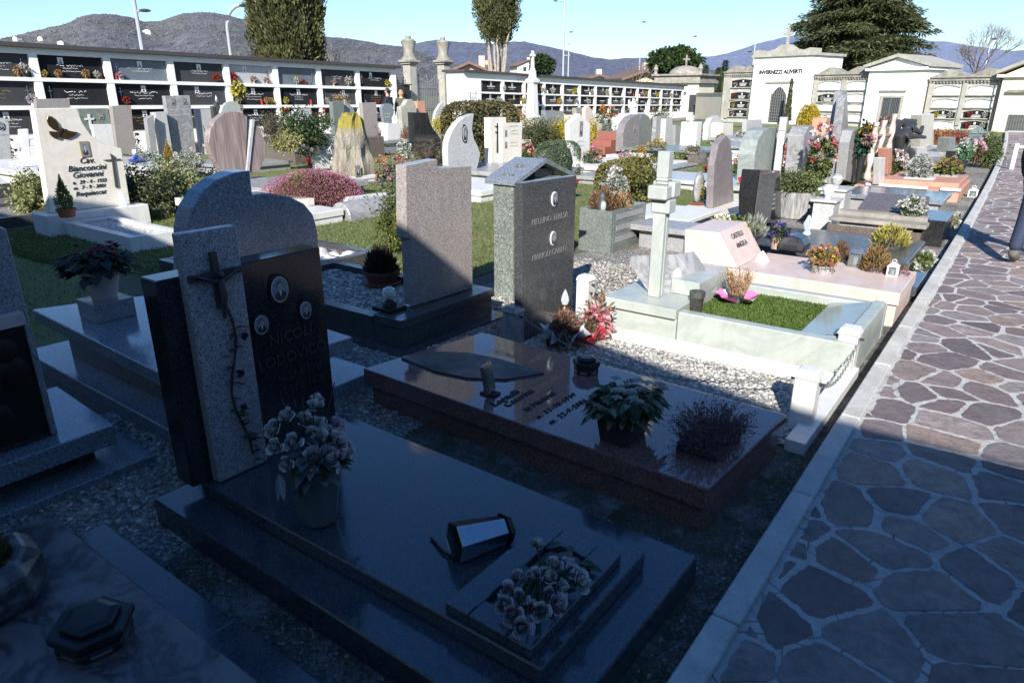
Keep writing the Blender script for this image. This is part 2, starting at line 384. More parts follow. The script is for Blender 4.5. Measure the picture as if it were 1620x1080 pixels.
CLAYW = plain('pale_clay', (.55, .5, .44), .75)
PLASTB = plain('dark_plastic', (.04, .042, .045), .5)
WHITEP = plain('white_ceramic', (.75, .75, .73), .3, var=.06)
ROOFD = plain('dark_roof_sheet', (.06, .055, .055), .7)
BLUEP = plain('blue_plastic', (.03, .08, .4), .4)
REDP = plain('red_lacquer', (.45, .03, .03), .4)
SOIL = stone('soil', (.07, .052, .036), (.03, .024, .018), 12, .95, .6, (.12, .1, .07))
SKIN = plain('skin', (.52, .32, .24), .55, var=.1)
PHOTO_BG = plain('photo_backdrop', (.2, .235, .28), .25, var=.15); PHOTO_SK = plain('photo_face', (.42, .34, .30), .3, var=.15)
PHOTO_DK = plain('photo_suit', (.03, .03, .035), .3); PHOTO_HR = plain('photo_hair', (.08, .07, .065), .35)
PLATEG = granite('niche_plate_granite', (.02, .02, .022), (.008, .008, .009), (.05, .05, .055), 120, .5, .2, .05)
PLATEB = granite('niche_plate_blue', (.13, .15, .18), (.05, .06, .07), (.25, .28, .31), 120, .3, .2, .3)
PLATED = granite('niche_plate_dark_grey', (.05, .052, .055), (.02, .02, .022), (.12, .12, .12), 120, .42, .2, .12)
CLEAR = glassm('clear_glass'); SMOKED = glassm('smoked_glass', (.5, .55, .55), .08)
# ------------------------------------------------------------------ world, sun
SUN_EL = R(30); sdx, sdy = .43, -.90                     # towards the sun
w = bpy.data.worlds.new('World'); scn.world = w; w.use_nodes = True; wt = w.node_tree
bg = wt.nodes['Background']; sky = wt.nodes.new('ShaderNodeTexSky'); sky.sky_type = 'NISHITA'; sky.sun_disc = False
sky.sun_elevation = SUN_EL; sky.sun_rotation = math.atan2(sdx, sdy); sky.altitude = 200; sky.air_density = 1.0; sky.dust_density = .6; sky.ozone_density = 2.0
mxw = wt.nodes.new('ShaderNodeMix'); mxw.data_type = 'RGBA'; mxw.blend_type = 'MULTIPLY'; mxw.inputs[0].default_value = 1.; 
wtc = wt.nodes.new('ShaderNodeTexCoord'); wsx = wt.nodes.new('ShaderNodeSeparateXYZ'); wt.links.new(wtc.outputs['Generated'], wsx.inputs[0]); wrp = wt.nodes.new('ShaderNodeValToRGB'); wt.links.new(wsx.outputs[2], wrp.inputs[0])
wrp.color_ramp.elements[0].position = .03; wrp.color_ramp.elements[0].color = (.88, 1.04, 1.22, 1); wrp.color_ramp.elements[0].position = .15; wrp.color_ramp.elements[1].position = .72; wrp.color_ramp.elements[1].color = (.38, .79, 1.26, 1); wt.links.new(wrp.outputs[0], mxw.inputs[7])
wt.links.new(sky.outputs[0], mxw.inputs[6]); wt.links.new(mxw.outputs[2], bg.inputs[0]); bg.inputs[1].default_value = .15
sl = bpy.data.lights.new('sun', 'SUN'); sl.energy = 9.0; sl.angle = R(.53); sl.color = (1, .955, .885)
so = bpy.data.objects.new('sun', sl); COL.objects.link(so); so.location = (20, -40, 30)
L = math.hypot(sdx, sdy); dvec = Vector((sdx/L*math.cos(SUN_EL), sdy/L*math.cos(SUN_EL), math.sin(SUN_EL)))
so.rotation_euler = dvec.to_track_quat('Z', 'Y').to_euler()
scn.view_settings.view_transform = 'Standard'; scn.view_settings.look = 'None'; scn.view_settings.exposure = 0
scn.cycles.use_denoising = True; scn.cycles.max_bounces = 7; scn.cycles.transparent_max_bounces = 6; scn.cycles.caustics_reflective = False; scn.cycles.caustics_refractive = False
scn.cycles.sample_clamp_indirect = 6
# ------------------------------------------------------------------ ground
m, t = newmat('ground_earth')
g1 = t.noise(.55, 6, .6, .4); g2 = t.noise(9, 6, .7); g3 = t.noise(70, 3, .7)
grass = t.ramp(g2, [(.25, (.035, .05, .014)), (.5, (.075, .10, .028)), (.75, (.13, .14, .05))])
dirt = t.ramp(g3, [(.3, (.035, .028, .02)), (.5, (.11, .093, .07)), (.72, (.24, .22, .185))])
c = t.mix(t.ramp(g1, [(.46, 0.), (.58, 1.)]), dirt, grass); t.setc(c); t.rough(.95); t.bump(t.noise(45, 6, .75), .6, .03)
mb = MB(); mb.add([(-9000, -9000, 0), (9000, -9000, 0), (9000, 9000, 0), (-9000, 9000, 0)], [(0, 1, 2, 3)]); structure(build('ground', mb, m))
m, t = newmat('lawn_grass')
c = t.ramp(t.noise(14, 6, .7), [(.25, (.075, .10, .022)), (.5, (.15, .19, .05)), (.78, (.26, .27, .10))])
c = t.mix(t.ramp(t.noise(.9, 6, .7), [(.45, 0.), (.68, .75)]), c, (.24, .20, .10)); c = t.mix(t.ramp(t.noise(2.7, 6, .75), [(.55, 0.), (.7, .6)]), c, (.06, .075, .02)); t.setc(c); t.rough(.9); t.bump(t.noise(60, 5, .8), .8, .04)
LAWN = m
m, t = newmat('gravel_bed')
v1 = t.vor(55, out='Color'); sp = t.n('ShaderNodeSeparateColor'); t.l(v1, sp.inputs[0]); vd = t.vor(55)
c = t.ramp(sp.outputs[0], [(0, (.12, .11, .1)), (.35, (.26, .245, .22)), (.7, (.42, .4, .36)), (1, (.62, .6, .56))])
c = t.mix(t.ramp(t.vor(55, 'DISTANCE_TO_EDGE'), [(0, .85), (.12, 0.)]), c, (.03, .027, .022))
c = t.mix(t.ramp(t.noise(1.3, 5, .7), [(.48, 0.), (.7, .8)]), c, (.075, .065, .045)); t.setc(c); t.rough(.9); t.bump(vd, 1., .02)
t.t.nodes[-1].invert = True
GRAVEL = m
def sheet(name, poly, z, mat, th=None):
    mb = MB(); mb.add([(x, y, z) for x, y in poly], [tuple(range(len(poly)))]); return structure(build(name, mb, mat))
sheet('gravel_path', [(-4.3, -3), (-2.6, -3), (-2.6, 30), (-4.3, 30)], .004, GRAVEL)
sheet('gravel_path', [(-13.2, -3), (-11.8, -3), (-11.8, 45), (-13.2, 45)], .004, GRAVEL)
sheet('gravel_path', [(-24.9, 0), (-22.2, 0), (-22.2, 58), (-24.9, 58)], .004, GRAVEL)
LAWNS = [[(-9.2, 3.0), (-4.6, 4.3), (-4.6, 30), (-11.7, 30), (-11.7, 3.0)], [(-22.1, 5), (-13.3, 5), (-13.3, 44), (-22.1, 44)], [(-4.6, 14), (-2.9, 14), (-2.9, 34), (-4.6, 34)], [(-11.7, -2), (-5.8, -2), (-5.8, 3), (-11.7, 3)]]
for q in LAWNS: sheet('lawn', q, .008, LAWN)
m, t = newmat('mossy_earth')
g3 = t.noise(60, 5, .75); c = t.ramp(g3, [(.3, (.04, .034, .026)), (.52, (.12, .108, .088)), (.75, (.26, .25, .23))]); c = t.mix(t.ramp(t.noise(3.5, 6, .7), [(.48, 0.), (.62, .85)]), c, (.05, .058, .022)); c = t.mix(t.ramp(t.noise(4, 7, .75), [(.52, 0.), (.62, .75)]), c, (.30, .295, .28)); t.setc(c); t.rough(.95); t.bump(t.noise(35, 7, .8), .9, .03); EARTH = m
sheet('ground', [(-2.6, -3), (-.58, -3), (-.58, 6.3), (-2.6, 6.3)], .006, EARTH)
sheet('gravel_path', [(-2.6, 6.3), (-.58, 6.3), (-1.1, 30), (-2.6, 30)], .005, GRAVEL)
sheet('lawn', [(-21, 44.5), (-1.6, 40), (-1.6, 46), (-21, 51)], .008, LAWN)
# grass blades and pebbles near the camera (real geometry)
def inpoly(P, poly):
    x, y = P[:, 0], P[:, 1]; r = np.zeros(len(P), bool)
    for (x0, y0), (x1, y1) in zip(poly, poly[1:]+poly[:1]):
        k = ((y0 > y) != (y1 > y)) & (x < (x1-x0)*(y-y0)/((y1-y0) or 1e-9)+x0); r ^= k
    return r
Q = []
for poly, n, hh in ((LAWNS[0], 95000, .055), (LAWNS[3], 26000, .045), (LAWNS[1], 12000, .07), (LAWNS[2], 6000, .06)):
    a = np.array(poly); lo, hi = a.min(0), a.max(0); P = lo+(hi-lo)*rng.random((n, 2))**np.array([1, 2.0]); P = P[inpoly(P, poly)]
    P3 = np.hstack([P, np.full((len(P), 1), .006)]); D = unit(rng.normal(size=P3.shape)*.55+np.array([0, 0, 1.])); Q.append(leafq(P3, D, hh, hh*.16, .1))
V = np.concatenate(Q); stuff(quads('grass', V, colmix([(.12, .16, .035), (.17, .21, .055), (.27, .27, .10), (.09, .12, .03)], len(V)), LEAF), 'short green grass growing between the graves', 'grass')
def pebbles(name, polys, n, s, cols, z=.0, hmax=0.):
    mb = MB(); base = [(1,0,0),(0,1,0),(-1,0,0),(0,-1,0),(0,0,.8),(.7,.7,.45),(-.7,.7,.45),(-.7,-.7,.45),(.7,-.7,.45)]
    F = [(0,1,5),(1,2,6),(2,3,7),(3,0,8),(5,4,8),(5,1,6),(6,2,7),(7,3,8),(8,0,5),(5,6,4),(6,7,4),(7,8,4)]
    for poly in polys:
        a = np.array(poly); lo, hi = a.min(0), a.max(0); P = lo+(hi-lo)*rng.random((n, 2)); P = P[inpoly(P, poly)]
        C = colmix(cols, len(P), .2)
        for (x, y), c in zip(P, C):
            k = s*random.uniform(.5, 1.25); e = random.uniform(.6, 1.1); a = random.uniform(0, 6.28); ca, sa = math.cos(a), math.sin(a); mb.col = tuple(c)
            zz = z+random.random()*hmax
            mb.add([(x+k*(u*ca-v*e*sa), y+k*(u*sa+v*e*ca), zz+k*w*.8) for u, v, w in base], F)
    return build(name, mb, DULL, None, True, sharp=180)
PEB = [(.3, .29, .26), (.45, .43, .4), (.2, .19, .17), (.58, .56, .52), (.36, .31, .25)]
stuff(pebbles('gravel', [[(-4.1, .5), (-2.85, .5), (-2.85, 7), (-4.1, 7)]], 9000, .016, PEB, .004), 'loose grey gravel on the walk behind the front graves', 'gravel')
stuff(pebbles('gravel', [[(-2.6, .98), (-.62, .98), (-.62, 1.17), (-2.6, 1.17)], [(-2.8, 2.28), (-.62, 2.28), (-.62, 2.44), (-2.8, 2.44)], [(-.74, .9), (-.61, .9), (-.61, 4.4), (-.74, 4.4)], [(-2.8, 3.3), (-.62, 3.3), (-.62, 3.6), (-2.8, 3.6)]], 1500, .007, [(.2, .19, .17), (.3, .28, .25), (.12, .11, .09)], .006), 'loose stones and grit between the front slabs', 'gravel')
# ------------------------------------------------------------------ paved path with kerb
PZ = .10
def kx(y): return -.60-.004*max(0, y-2)-.00055*max(0, y-6)**2
m, t = newmat('path_mortar')
c = t.ramp(t.noise(11, 8, .7), [(.3, (.54, .54, .53)), (.7, (.74, .74, .72))]); c = t.mix(t.ramp(t.noise(2, 5, .7), [(.5, 0.), (.75, .5)]), c, (.24, .23, .21))
c = t.mix(t.ramp(t.noise(26, 8, .8), [(.36, .45), (.46, 0.)]), c, (.25, .245, .235)); wv = t.n('ShaderNodeMapping'); t.l(t.P, wv.inputs[0]); c = t.mix(t.ramp(t.vor(4.2, 'DISTANCE_TO_EDGE'), [(.004, .8), (.014, 0.)]), c, (.08, .08, .08)); t.setc(c); t.rough(.9); t.bump(t.noise(30, 8, .8), 1., .03); MORTAR = m
m, t = newmat('porphyry')
a = t.n('ShaderNodeAttribute'); a.attribute_name = 'Col'
c = t.mix(t.ramp(t.noise(11, 10, .78, .6), [(.3, .8), (.62, 0.)]), a.outputs[0], (.09, .066, .07)); c = t.mix(t.ramp(t.noise(45, 6, .8), [(.36, .45), (.5, 0.)]), c, (.08, .06, .06))
c = t.mix(t.ramp(t.noise(3.1, 6, .7), [(.5, 0.), (.78, .5)]), c, (.24, .20, .19))
c = t.mix(t.ramp(t.vor(90), [(.06, .5), (.14, 0.)]), c, (.45, .42, .4)); t.setc(c); t.rough(t.ramp(t.noise(7, 4), [(.3, .55), (.7, .85)])); t.bump(t.noise(18, 10, .78), .9, .03)
PORPH = m
def clip(poly, nx, ny, d):
    out = []
    for i in range(len(poly)):
        p, q = poly[i], poly[(i+1) % len(poly)]; a = p[0]*nx+p[1]*ny-d; b = q[0]*nx+q[1]*ny-d
        if a <= 0: out.append(p)
        if (a < 0 < b) or (b < 0 < a): u = a/(a-b); out.append((p[0]+(q[0]-p[0])*u, p[1]+(q[1]-p[1])*u))
    return out
mb = MB(); pts = []
CW, CH = .285, .215
for j in range(-14, 215):
    for i in range(-1, 15):
        if random.random() < .13: continue
        pts.append((-.62+(i+.5*(j % 2))*CW*1.0+random.uniform(-.14, .14), j*CH+random.uniform(-.10, .10)))
grid = {}
for p in pts: grid.setdefault((int(p[0]//1), int(p[1]//1)), []).append(p)
SC = [(.31, .245, .235), (.26, .22, .225), (.38, .305, .275), (.20, .165, .17), (.44, .335, .28), (.33, .295, .29), (.36, .305, .285), (.24, .185, .18)]
for p in pts:
    if p[1] > 43: continue
    x0 = kx(p[1])+.115
    poly = [(max(p[0]-.8, x0+random.uniform(0, .02)), p[1]-.7), (p[0]+.8, p[1]-.7), (p[0]+.8, p[1]+.7), (max(p[0]-.8, x0+random.uniform(0, .02)), p[1]+.7)]
    if poly[0][0] > poly[1][0]: continue
    gap = random.uniform(.006, .018)
    for gx in (-1, 0, 1):
        for gy in (-1, 0, 1):
            for q in grid.get((int(p[0]//1)+gx, int(p[1]//1)+gy), []):
                if q is p: continue
                nx, ny = q[0]-p[0], (q[1]-p[1]); l = math.hypot(nx, ny); nx /= l; ny /= l
                poly = clip(poly, nx, ny, nx*(p[0]+q[0])/2+ny*(p[1]+q[1])/2-gap)
                if len(poly) < 3: break
            if len(poly) < 3: break
        if len(poly) < 3: break
    if len(poly) < 3 or p[0] > 3.4: continue
    near = p[1] < 16
    for _ in range(1):
        nn = []
        for i in range(len(poly)):
            a, b = poly[i], poly[(i+1) % len(poly)]; k = random.uniform(.06, .2)
            nn += [(a[0]+(b[0]-a[0])*k, a[1]+(b[1]-a[1])*k), (b[0]+(a[0]-b[0])*k, b[1]+(a[1]-b[1])*k)]
        poly = nn
    if near:
        pol2 = []
        for i in range(len(poly)):
            a, b = poly[i], poly[(i+1) % len(poly)]; pol2.append((a[0]+random.uniform(-.006, .006), a[1]+random.uniform(-.006, .006)))
            if math.hypot(b[0]-a[0], b[1]-a[1]) > .07:
                nk = int(math.hypot(b[0]-a[0], b[1]-a[1])/(.028 if p[1] < 7 else .06))
                for k in [(q_+1)/(nk+1) for q_ in range(nk)]: pol2.append((a[0]+(b[0]-a[0])*k+random.uniform(-.006, .006), a[1]+(b[1]-a[1])*k+random.uniform(-.006, .006)))
        poly = pol2
    mb.col = tuple(np.clip(np.array(random.choice(SC))*random.uniform(.75, 1.2), 0, 1)); n = len(poly); cx = sum(a for a, b in poly)/n; cy = sum(b for a, b in poly)/n
    h = PZ+random.uniform(.001, .0045)
    mb.add([(x, y, PZ-.004) for x, y in poly]+[(x+(cx-x)*.012, y+(cy-y)*.012, h) for x, y in poly], [tuple(range(n, 2*n))]+[(i, (i+1) % n, n+(i+1) % n, n+i) for i in range(n)], 1)
ys = [-3]+list(range(0, 46, 2))
vs = [(kx(y)+.098, y, PZ) for y in ys]+[(3.6, y, PZ) for y in ys]; n = len(ys); mb.col = None
mb.add(vs, [(i, n+i, n+i+1, i+1) for i in range(n-1)], 0); structure(build('path', mb, [MORTAR, PORPH]))
mb = MB(); yy = -3.
while yy < 43:
    l = 1.0 if yy < 20 else 2.; a, b = yy+.004, yy+l-.004; w_ = .10
    mb.hexa([(kx(a), a, -.02), (kx(a)+w_, a, -.02), (kx(b)+w_, b, -.02), (kx(b), b, -.02), (kx(a), a, PZ+.022), (kx(a)+w_, a, PZ+.02), (kx(b)+w_, b, PZ+.02), (kx(b), b, PZ+.022)]); yy += l
structure(build('kerb', mb, KERBM, None, bevel=.006))
sheet('cross_path', [(-1.5, 42.9), (3.6, 42.9), (3.6, 45.5), (-1.5, 45.5)], .09, CONC)
sheet('lawn', [(3.6, -3), (30, -3), (30, 45), (3.6, 45)], .06, LAWN)
# ------------------------------------------------------------------ hills, distance haze put into their colours
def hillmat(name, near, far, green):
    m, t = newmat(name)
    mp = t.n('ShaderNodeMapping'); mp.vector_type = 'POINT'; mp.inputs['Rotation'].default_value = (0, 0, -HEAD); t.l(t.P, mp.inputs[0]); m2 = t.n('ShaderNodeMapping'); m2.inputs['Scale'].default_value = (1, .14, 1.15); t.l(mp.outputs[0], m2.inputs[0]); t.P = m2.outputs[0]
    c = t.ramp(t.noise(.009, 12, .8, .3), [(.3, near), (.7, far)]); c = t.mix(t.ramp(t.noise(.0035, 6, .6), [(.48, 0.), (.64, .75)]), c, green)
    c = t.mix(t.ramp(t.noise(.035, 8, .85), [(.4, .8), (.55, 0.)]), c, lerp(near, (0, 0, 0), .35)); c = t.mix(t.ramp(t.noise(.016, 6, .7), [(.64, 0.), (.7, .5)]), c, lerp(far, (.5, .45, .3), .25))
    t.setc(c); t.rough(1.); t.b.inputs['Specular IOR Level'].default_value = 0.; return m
HILLV = []
def hill(name, dist, ridge, mat, depth, jag=0.):
    """ridge: photo points along the skyline, seen at dist metres"""
    pts = []
    for (xa, ya), (xb, yb) in zip(ridge, ridge[1:]):
        k = max(1, int((xb-xa)/7))
        for i in range(k): pts.append((xa+(xb-xa)*i/k, ya+(yb-ya)*i/k))
    pts.append(ridge[-1]); rows = 14; vs = []
    for i, (x, y) in enumerate(pts):
        d = ray(x, y+random.uniform(-jag, jag)); h = math.hypot(d[0], d[1]); top = EYE+d*(dist/h)
        for j in range(rows):
            f = j/(rows-1); r = (dist-depth*f)/h
            z = max(-5, top[2]*(1-f)**1.25+(0 if j in (0, rows-1) else top[2]*.03*math.sin(i*.8+j*1.9+math.sin(i*.31)*3)*f*(1-f)*4))
            vs.append((d[0]*r, d[1]*r, z))
    n = len(pts); HILLV.append((vs, n, rows)); mb = MB(); mb.add(vs, [(i*rows+j, (i+1)*rows+j, (i+1)*rows+j+1, i*rows+j+1) for i in range(n-1) for j in range(rows-1)])
    return structure(build(name, mb, mat, None, True, sharp=180))
H1 = hillmat('hill_woods', (.095, .098, .118), (.178, .172, .192), (.12, .14, .095)); H2 = hillmat('hill_haze', (.105, .12, .17), (.145, .16, .215), (.12, .145, .165)); H3 = hillmat('mountain_haze', (.165, .20, .295), (.20, .24, .345), (.19, .23, .31))  # bluish distance haze is part of these base colours
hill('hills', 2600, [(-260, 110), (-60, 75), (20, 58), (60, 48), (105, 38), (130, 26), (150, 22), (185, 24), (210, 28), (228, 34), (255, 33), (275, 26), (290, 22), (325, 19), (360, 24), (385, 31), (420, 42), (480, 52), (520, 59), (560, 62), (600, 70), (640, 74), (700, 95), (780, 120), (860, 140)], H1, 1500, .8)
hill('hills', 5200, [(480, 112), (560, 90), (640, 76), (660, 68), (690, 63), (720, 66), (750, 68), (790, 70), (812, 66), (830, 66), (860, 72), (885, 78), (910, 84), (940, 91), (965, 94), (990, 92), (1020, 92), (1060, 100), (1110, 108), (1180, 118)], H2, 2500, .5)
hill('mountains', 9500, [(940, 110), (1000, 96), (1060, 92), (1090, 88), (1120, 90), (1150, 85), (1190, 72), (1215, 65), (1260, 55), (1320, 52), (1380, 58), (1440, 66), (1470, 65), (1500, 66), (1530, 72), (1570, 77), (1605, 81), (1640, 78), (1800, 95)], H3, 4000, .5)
vs, n, rows = HILLV[0]; A = np.array(vs).reshape(n, rows, 3); N_ = 15000; ii = rng.random(N_)*(n-1.01); jj = rng.random(N_)**1.3*(rows-4); i0 = ii.astype(int); j0 = jj.astype(int); fi = (ii-i0)[:, None]; fj = (jj-j0)[:, None]
P = A[i0, j0]*(1-fi)*(1-fj)+A[i0+1, j0]*fi*(1-fj)+A[i0, j0+1]*(1-fi)*fj+A[i0+1, j0+1]*fi*fj; D = unit(rng.normal(size=(N_, 3))*.6+np.array([0, 0, .6])); patch = (np.sin(ii*.21+jj*1.1)+np.sin(ii*.07-jj*.6+1.3)+rng.normal(size=N_)*.5 > .35)[:, None]
C = np.where(patch, colmix([(.13, .145, .135), (.14, .155, .14)], N_), colmix([(.155, .15, .18), (.17, .165, .185), (.15, .145, .175)], N_)); V = leafq(P-D*2.5, D, 6., 3.2, 0)  # haze tint mixed into the tree colours
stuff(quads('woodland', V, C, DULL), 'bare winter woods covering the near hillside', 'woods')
# ------------------------------------------------------------------ small bouquets (copied along the niche walls)
PALEPINK = [(.62, .3, .36), (.7, .5, .52), (.6, .2, .3), (.7, .65, .6)]
def bouquet_proto(name, label, cols, fol, vase, r=.13, h=.14, n=150):
    t = T(name, label, 'flowers', (0, 0, -50), 'flower bouquets on the niche shelves')
    mb = MB(); mb.lathe([(.045, 0), (.05, .02), (.04, .08), (.06, h), (.045, h), (0, h-.02)], 10, (0, 0, -50)); build('vase', mb, vase, t, True)
    V, C = bushq((0, 0, -50+h+r*.5), (r*.9, r, r*.9), int(n*.6), .09, .045, fol, .3, .7); quads('foliage', V, C, LEAF, t)
    V, C = bushq((.02, 0, -50+h+r*.7), (r, r, r), n, .07, .06, cols, .75, .6); quads('blooms', V, C, PETAL, t)
    return t
BQ = [('pink', bouquet_proto('flower_bouquet', 'pink', PALEPINK, GREEN, WHITEP)), ('white', bouquet_proto('flower_bouquet', 'white', WHITEF, GREEN, STEEL)),
      ('red', bouquet_proto('flower_bouquet', 'red', REDF, GREEN, IRON)), ('yellow', bouquet_proto('flower_bouquet', 'yellow', YELLOW, YGREEN, STEEL)), ('orange', bouquet_proto('flower_bouquet', 'orange', [(.55, .3, .14), (.5, .36, .2), (.45, .2, .1)], YGREEN, TERRA)),
      ('pale lilac', bouquet_proto('flower_bouquet', 'lilac', [(.5, .4, .55), (.65, .55, .65)], SILVER, WHITEP))]
used_b = set()
ORD = ['first', 'second', 'third', 'fourth', 'fifth', 'sixth', 'seventh', 'eighth', 'ninth', 'tenth', 'eleventh', 'twelfth', 'thirteenth', 'fourteenth']
def put_bouquet(k, loc, label):
    cn, pr = BQ[k]
    if k in used_b: return copy_tree(pr, loc, label)
    used_b.add(k); pr.location = loc; pr['label'] = label; return pr
PLATES = [PLATEG, PLATEG, PLATED, PLATEG, PLATEG, PLATED]
def niche_wall(X0, y0, pitch, ncol, rows, roof_z, shear, name_lab, wnoun, detail, plates=None, y_start=None, y_end=None, skip=()):
    ya = y_start if y_start is not None else y0-.3; yb = y_end if y_end is not None else y0+pitch*ncol+.15
    sh = lambda y, z: z+shear(y)*min(1, z/2.)
    def S(mb): mb.v = [(x, y, sh(y, z)) for x, y, z in mb.v]; return mb
    t = T('niche_wall', name_lab, 'niche wall', (X0, (ya+yb)/2, 0))
    mb = MB(); mb.box(X0-1.2, X0-.16, ya, yb, 0, roof_z)
    top = rows[0][1]; mb.box(X0-.16, X0, ya, yb, top, roof_z); low = rows[-1][0]; mb.box(X0-.16, X0, ya, yb, 0, low-.06)
    g = .11
    for i in range(ncol+1):
        y = y0+i*pitch; mb.box(X0-.16, X0, max(ya, y-g), min(yb, y+g), low-.06, top)
    if ya < y0-g: mb.box(X0-.158, X0-.002, ya, y0-g, low-.06, top)
    if yb > y0+pitch*ncol+g: mb.box(X0-.158, X0-.002, y0+pitch*ncol+g, yb, low-.06, top)
    for (za, zb), nxt in zip(rows, list(rows[1:])+[None]):
        if nxt: mb.box(X0-.16, X0+.012, ya+.01, yb-.01, nxt[1], za)
    for y in np.arange(math.ceil(ya), yb, 1.0): pass
    build('wall_frame', S(mb), PLASTER, t)
    mb = MB()
    n = 8
    for i in range(n): mb.box(X0-1.4, X0+.22, ya-.15+(yb-ya+.3)*i/n, ya-.15+(yb-ya+.3)*(i+1)/n, roof_z+.003, roof_z+.12)
    build('roof_slab', S(mb), ROOFD, t)
    for r, (za, zb) in enumerate(rows):
        for i in range(ncol):
            if (r, i) in skip: continue
            a, b = y0+i*pitch+g, y0+(i+1)*pitch-g; mb = MB(); mb.box(X0-.155, X0-.13, a+.006, b-.006, za+.006, zb-.006)
            pm = plates(r, i) if plates else random.choice(PLATES)
            pl = build('niche_plate', S(mb), pm, t); yc = (a+b)/2+random.uniform(-.08, .12); zc = (za+zb)/2
            mb = MB(); xx = X0-.126
            if detail:
                for k in range(random.choice([2, 3, 3])): scribX(mb, xx, yc, zc+.06-k*.09, random.uniform(.6, 1.0)*(1 if k == 0 else .7), .07 if k == 0 else .045)
            else: mb.add([(xx, yc-.35, zc-.02), (xx, yc+.35, zc-.02), (xx, yc+.35, zc+.015), (xx, yc-.35, zc+.015)], [(0, 1, 2, 3)]); scribX(mb, xx, yc, zc-.1, .5, .05)
            build('inscription', S(mb), GOLD if (r+i*3) % 7 == 4 else WHITEP, pl)
            if random.random() < .85:
                mb = MB(); py = yc+random.choice([-.25, 0, .2, 0]); pz = zb-.15
                mb.add([(xx+.004, py-.08, pz-.1), (xx+.004, py+.08, pz-.1), (xx+.004, py+.08, pz+.1), (xx+.004, py-.08, pz+.1)], [(0, 1, 2, 3)], 0)
                mb.ell((py, pz-.0), .03, .04, xx+.008, 10, 1); mb.add([(xx+.007, py-.05, pz-.08), (xx+.007, py+.05, pz-.08), (xx+.007, py+.03, pz-.04), (xx+.007, py-.03, pz-.04)], [(0, 1, 2, 3)], 2)
                build('portrait', S(mb), [WHITEP, PHOTO_SK, PHOTO_DK], pl)
            for k in range(random.choice([0, 1, 1, 2])):       # little votive lamps and vases fixed to the shelf
                mb = MB(); py = random.choice([a+.12, a+.3, b-.15, b-.4, yc+.3]); mb.lathe([(.045, 0), (.055, .03), (.04, .11), (.05, .13), (.02, .18), (0, .2)], 7, (X0-.07, py, za+.014)); build('votive_lamp', S(mb), random.choice([WHITEP, STEEL, REDP, GOLD]), pl, True)
            if random.random() < .45:        # little metal cross on the plate
                mb = MB(); py = random.choice([a+.2, b-.2]); mb.box(xx, xx+.02, py-.012, py+.012, zc-.18, zc+.2); mb.box(xx, xx+.02, py-.06, py-.012, zc+.06, zc+.085); mb.box(xx, xx+.02, py+.012, py+.06, zc+.06, zc+.085)
                build('cross', S(mb), STEEL, pl)
    return t, sh
ROWN = ['top', 'middle', 'lower']
rows1 = [(2.14, 2.80), (1.39, 2.03), (.64, 1.28)]
sh1 = lambda y: .02+.012*(24.5-y)
def pl1(r, i):
    if (r, i) in ((0, 5),): return PALEG
    if (r, i) in ((0, 3), (0, 0), (0, 6)): return PLATEB
    return PLATES[(i*5+r*3) % 6]
wall1, f1 = niche_wall(-25., 5.08, 2.135, 9, rows1, 2.98, sh1, 'long white burial niche wall with dark plates on the left, before the gate', 'near', True, pl1, 3., 24.5)
# bouquets read off the photo: row, px x, colour index
K1 = [(0, 38, 4, 1), (0, 46, 1, 1.2), (0, 100, 4, .8), (0, 78, 3, .7), (0, 143, 4, .9), (0, 160, 1, .8), (0, 195, 0, .8), (0, 347, 2, 1.), (0, 373, 2, 1.2), (0, 405, 0, .9), (0, 425, 0, .8), (0, 472, 1, .9), (0, 483, 2, .7), (0, 530, 0, .8), (0, 553, 1, 1.3), (0, 615, 3, 1.),
      (1, 49, 5, 1.), (1, 199, 2, .9), (1, 376, 3, 1.), (1, 422, 4, .9), (1, 429, 3, .8), (1, 452, 3, .9), (1, 517, 1, .9), (1, 597, 2, .7), (2, 455, 2, .9), (2, 512, 2, .8), (2, 589, 1, .8), (2, 604, 2, .7)]
for r, px, k, s in K1:
    y = float(onX(px, 150, -25.02)[1]); i = int((y-5.08)/2.135); za = rows1[r][0]
    o = put_bouquet(k, (-25.06, y, f1(y, za)+.002), f'{BQ[k][0]} bouquet, left niche wall, {ROWN[r]} shelf, {ORD[max(0, i-1)]} niche, {"left" if (y-5.08)/2.135 % 1 < .5 else "right"} end')
    o.scale = (s*.85,)*3
rows2 = [(1.98, 2.56), (1.33, 1.89), (.66, 1.24)]
sh2 = lambda y: .03-.0165*(y-30.5)
wall2, f2 = niche_wall(-25., 30.75, 2.085, 13, rows2, 2.92, sh2, 'white burial niche wall with dark plates right of the gate', 'far', False, None, 29.4, 58.)
for r, px, k, s in [(0, 797, 1, 1), (0, 842, 1, 1), (0, 860, 1, 1), (0, 875, 1, .9), (0, 910, 3, 1), (0, 937, 1, .9), (0, 961, 1, 1), (0, 1020, 4, 1.1), (0, 1040, 3, .9), (0, 1062, 1, 1), (1, 790, 1, 1.1), (1, 828, 3, 1), (1, 886, 3, 1), (1, 913, 5, .9), (1, 932, 1, .9), (1, 985, 1, .9), (1, 1008, 1, .8), (1, 1030, 1, .9), (1, 1056, 5, 1), (2, 955, 4, .9), (2, 1003, 5, .8)]:
    y = float(onX(px, 150, -25.02)[1]); i = int((y-30.75)/2.085); za = rows2[r][0]
    o = put_bouquet(k, (-25.06, y, f2(y, za)+.002), f'{BQ[k][0]} bouquet, niche wall past the gate, {ROWN[r]} shelf, {ORD[max(0, i)]} niche'); o.scale = (s*1.05,)*3
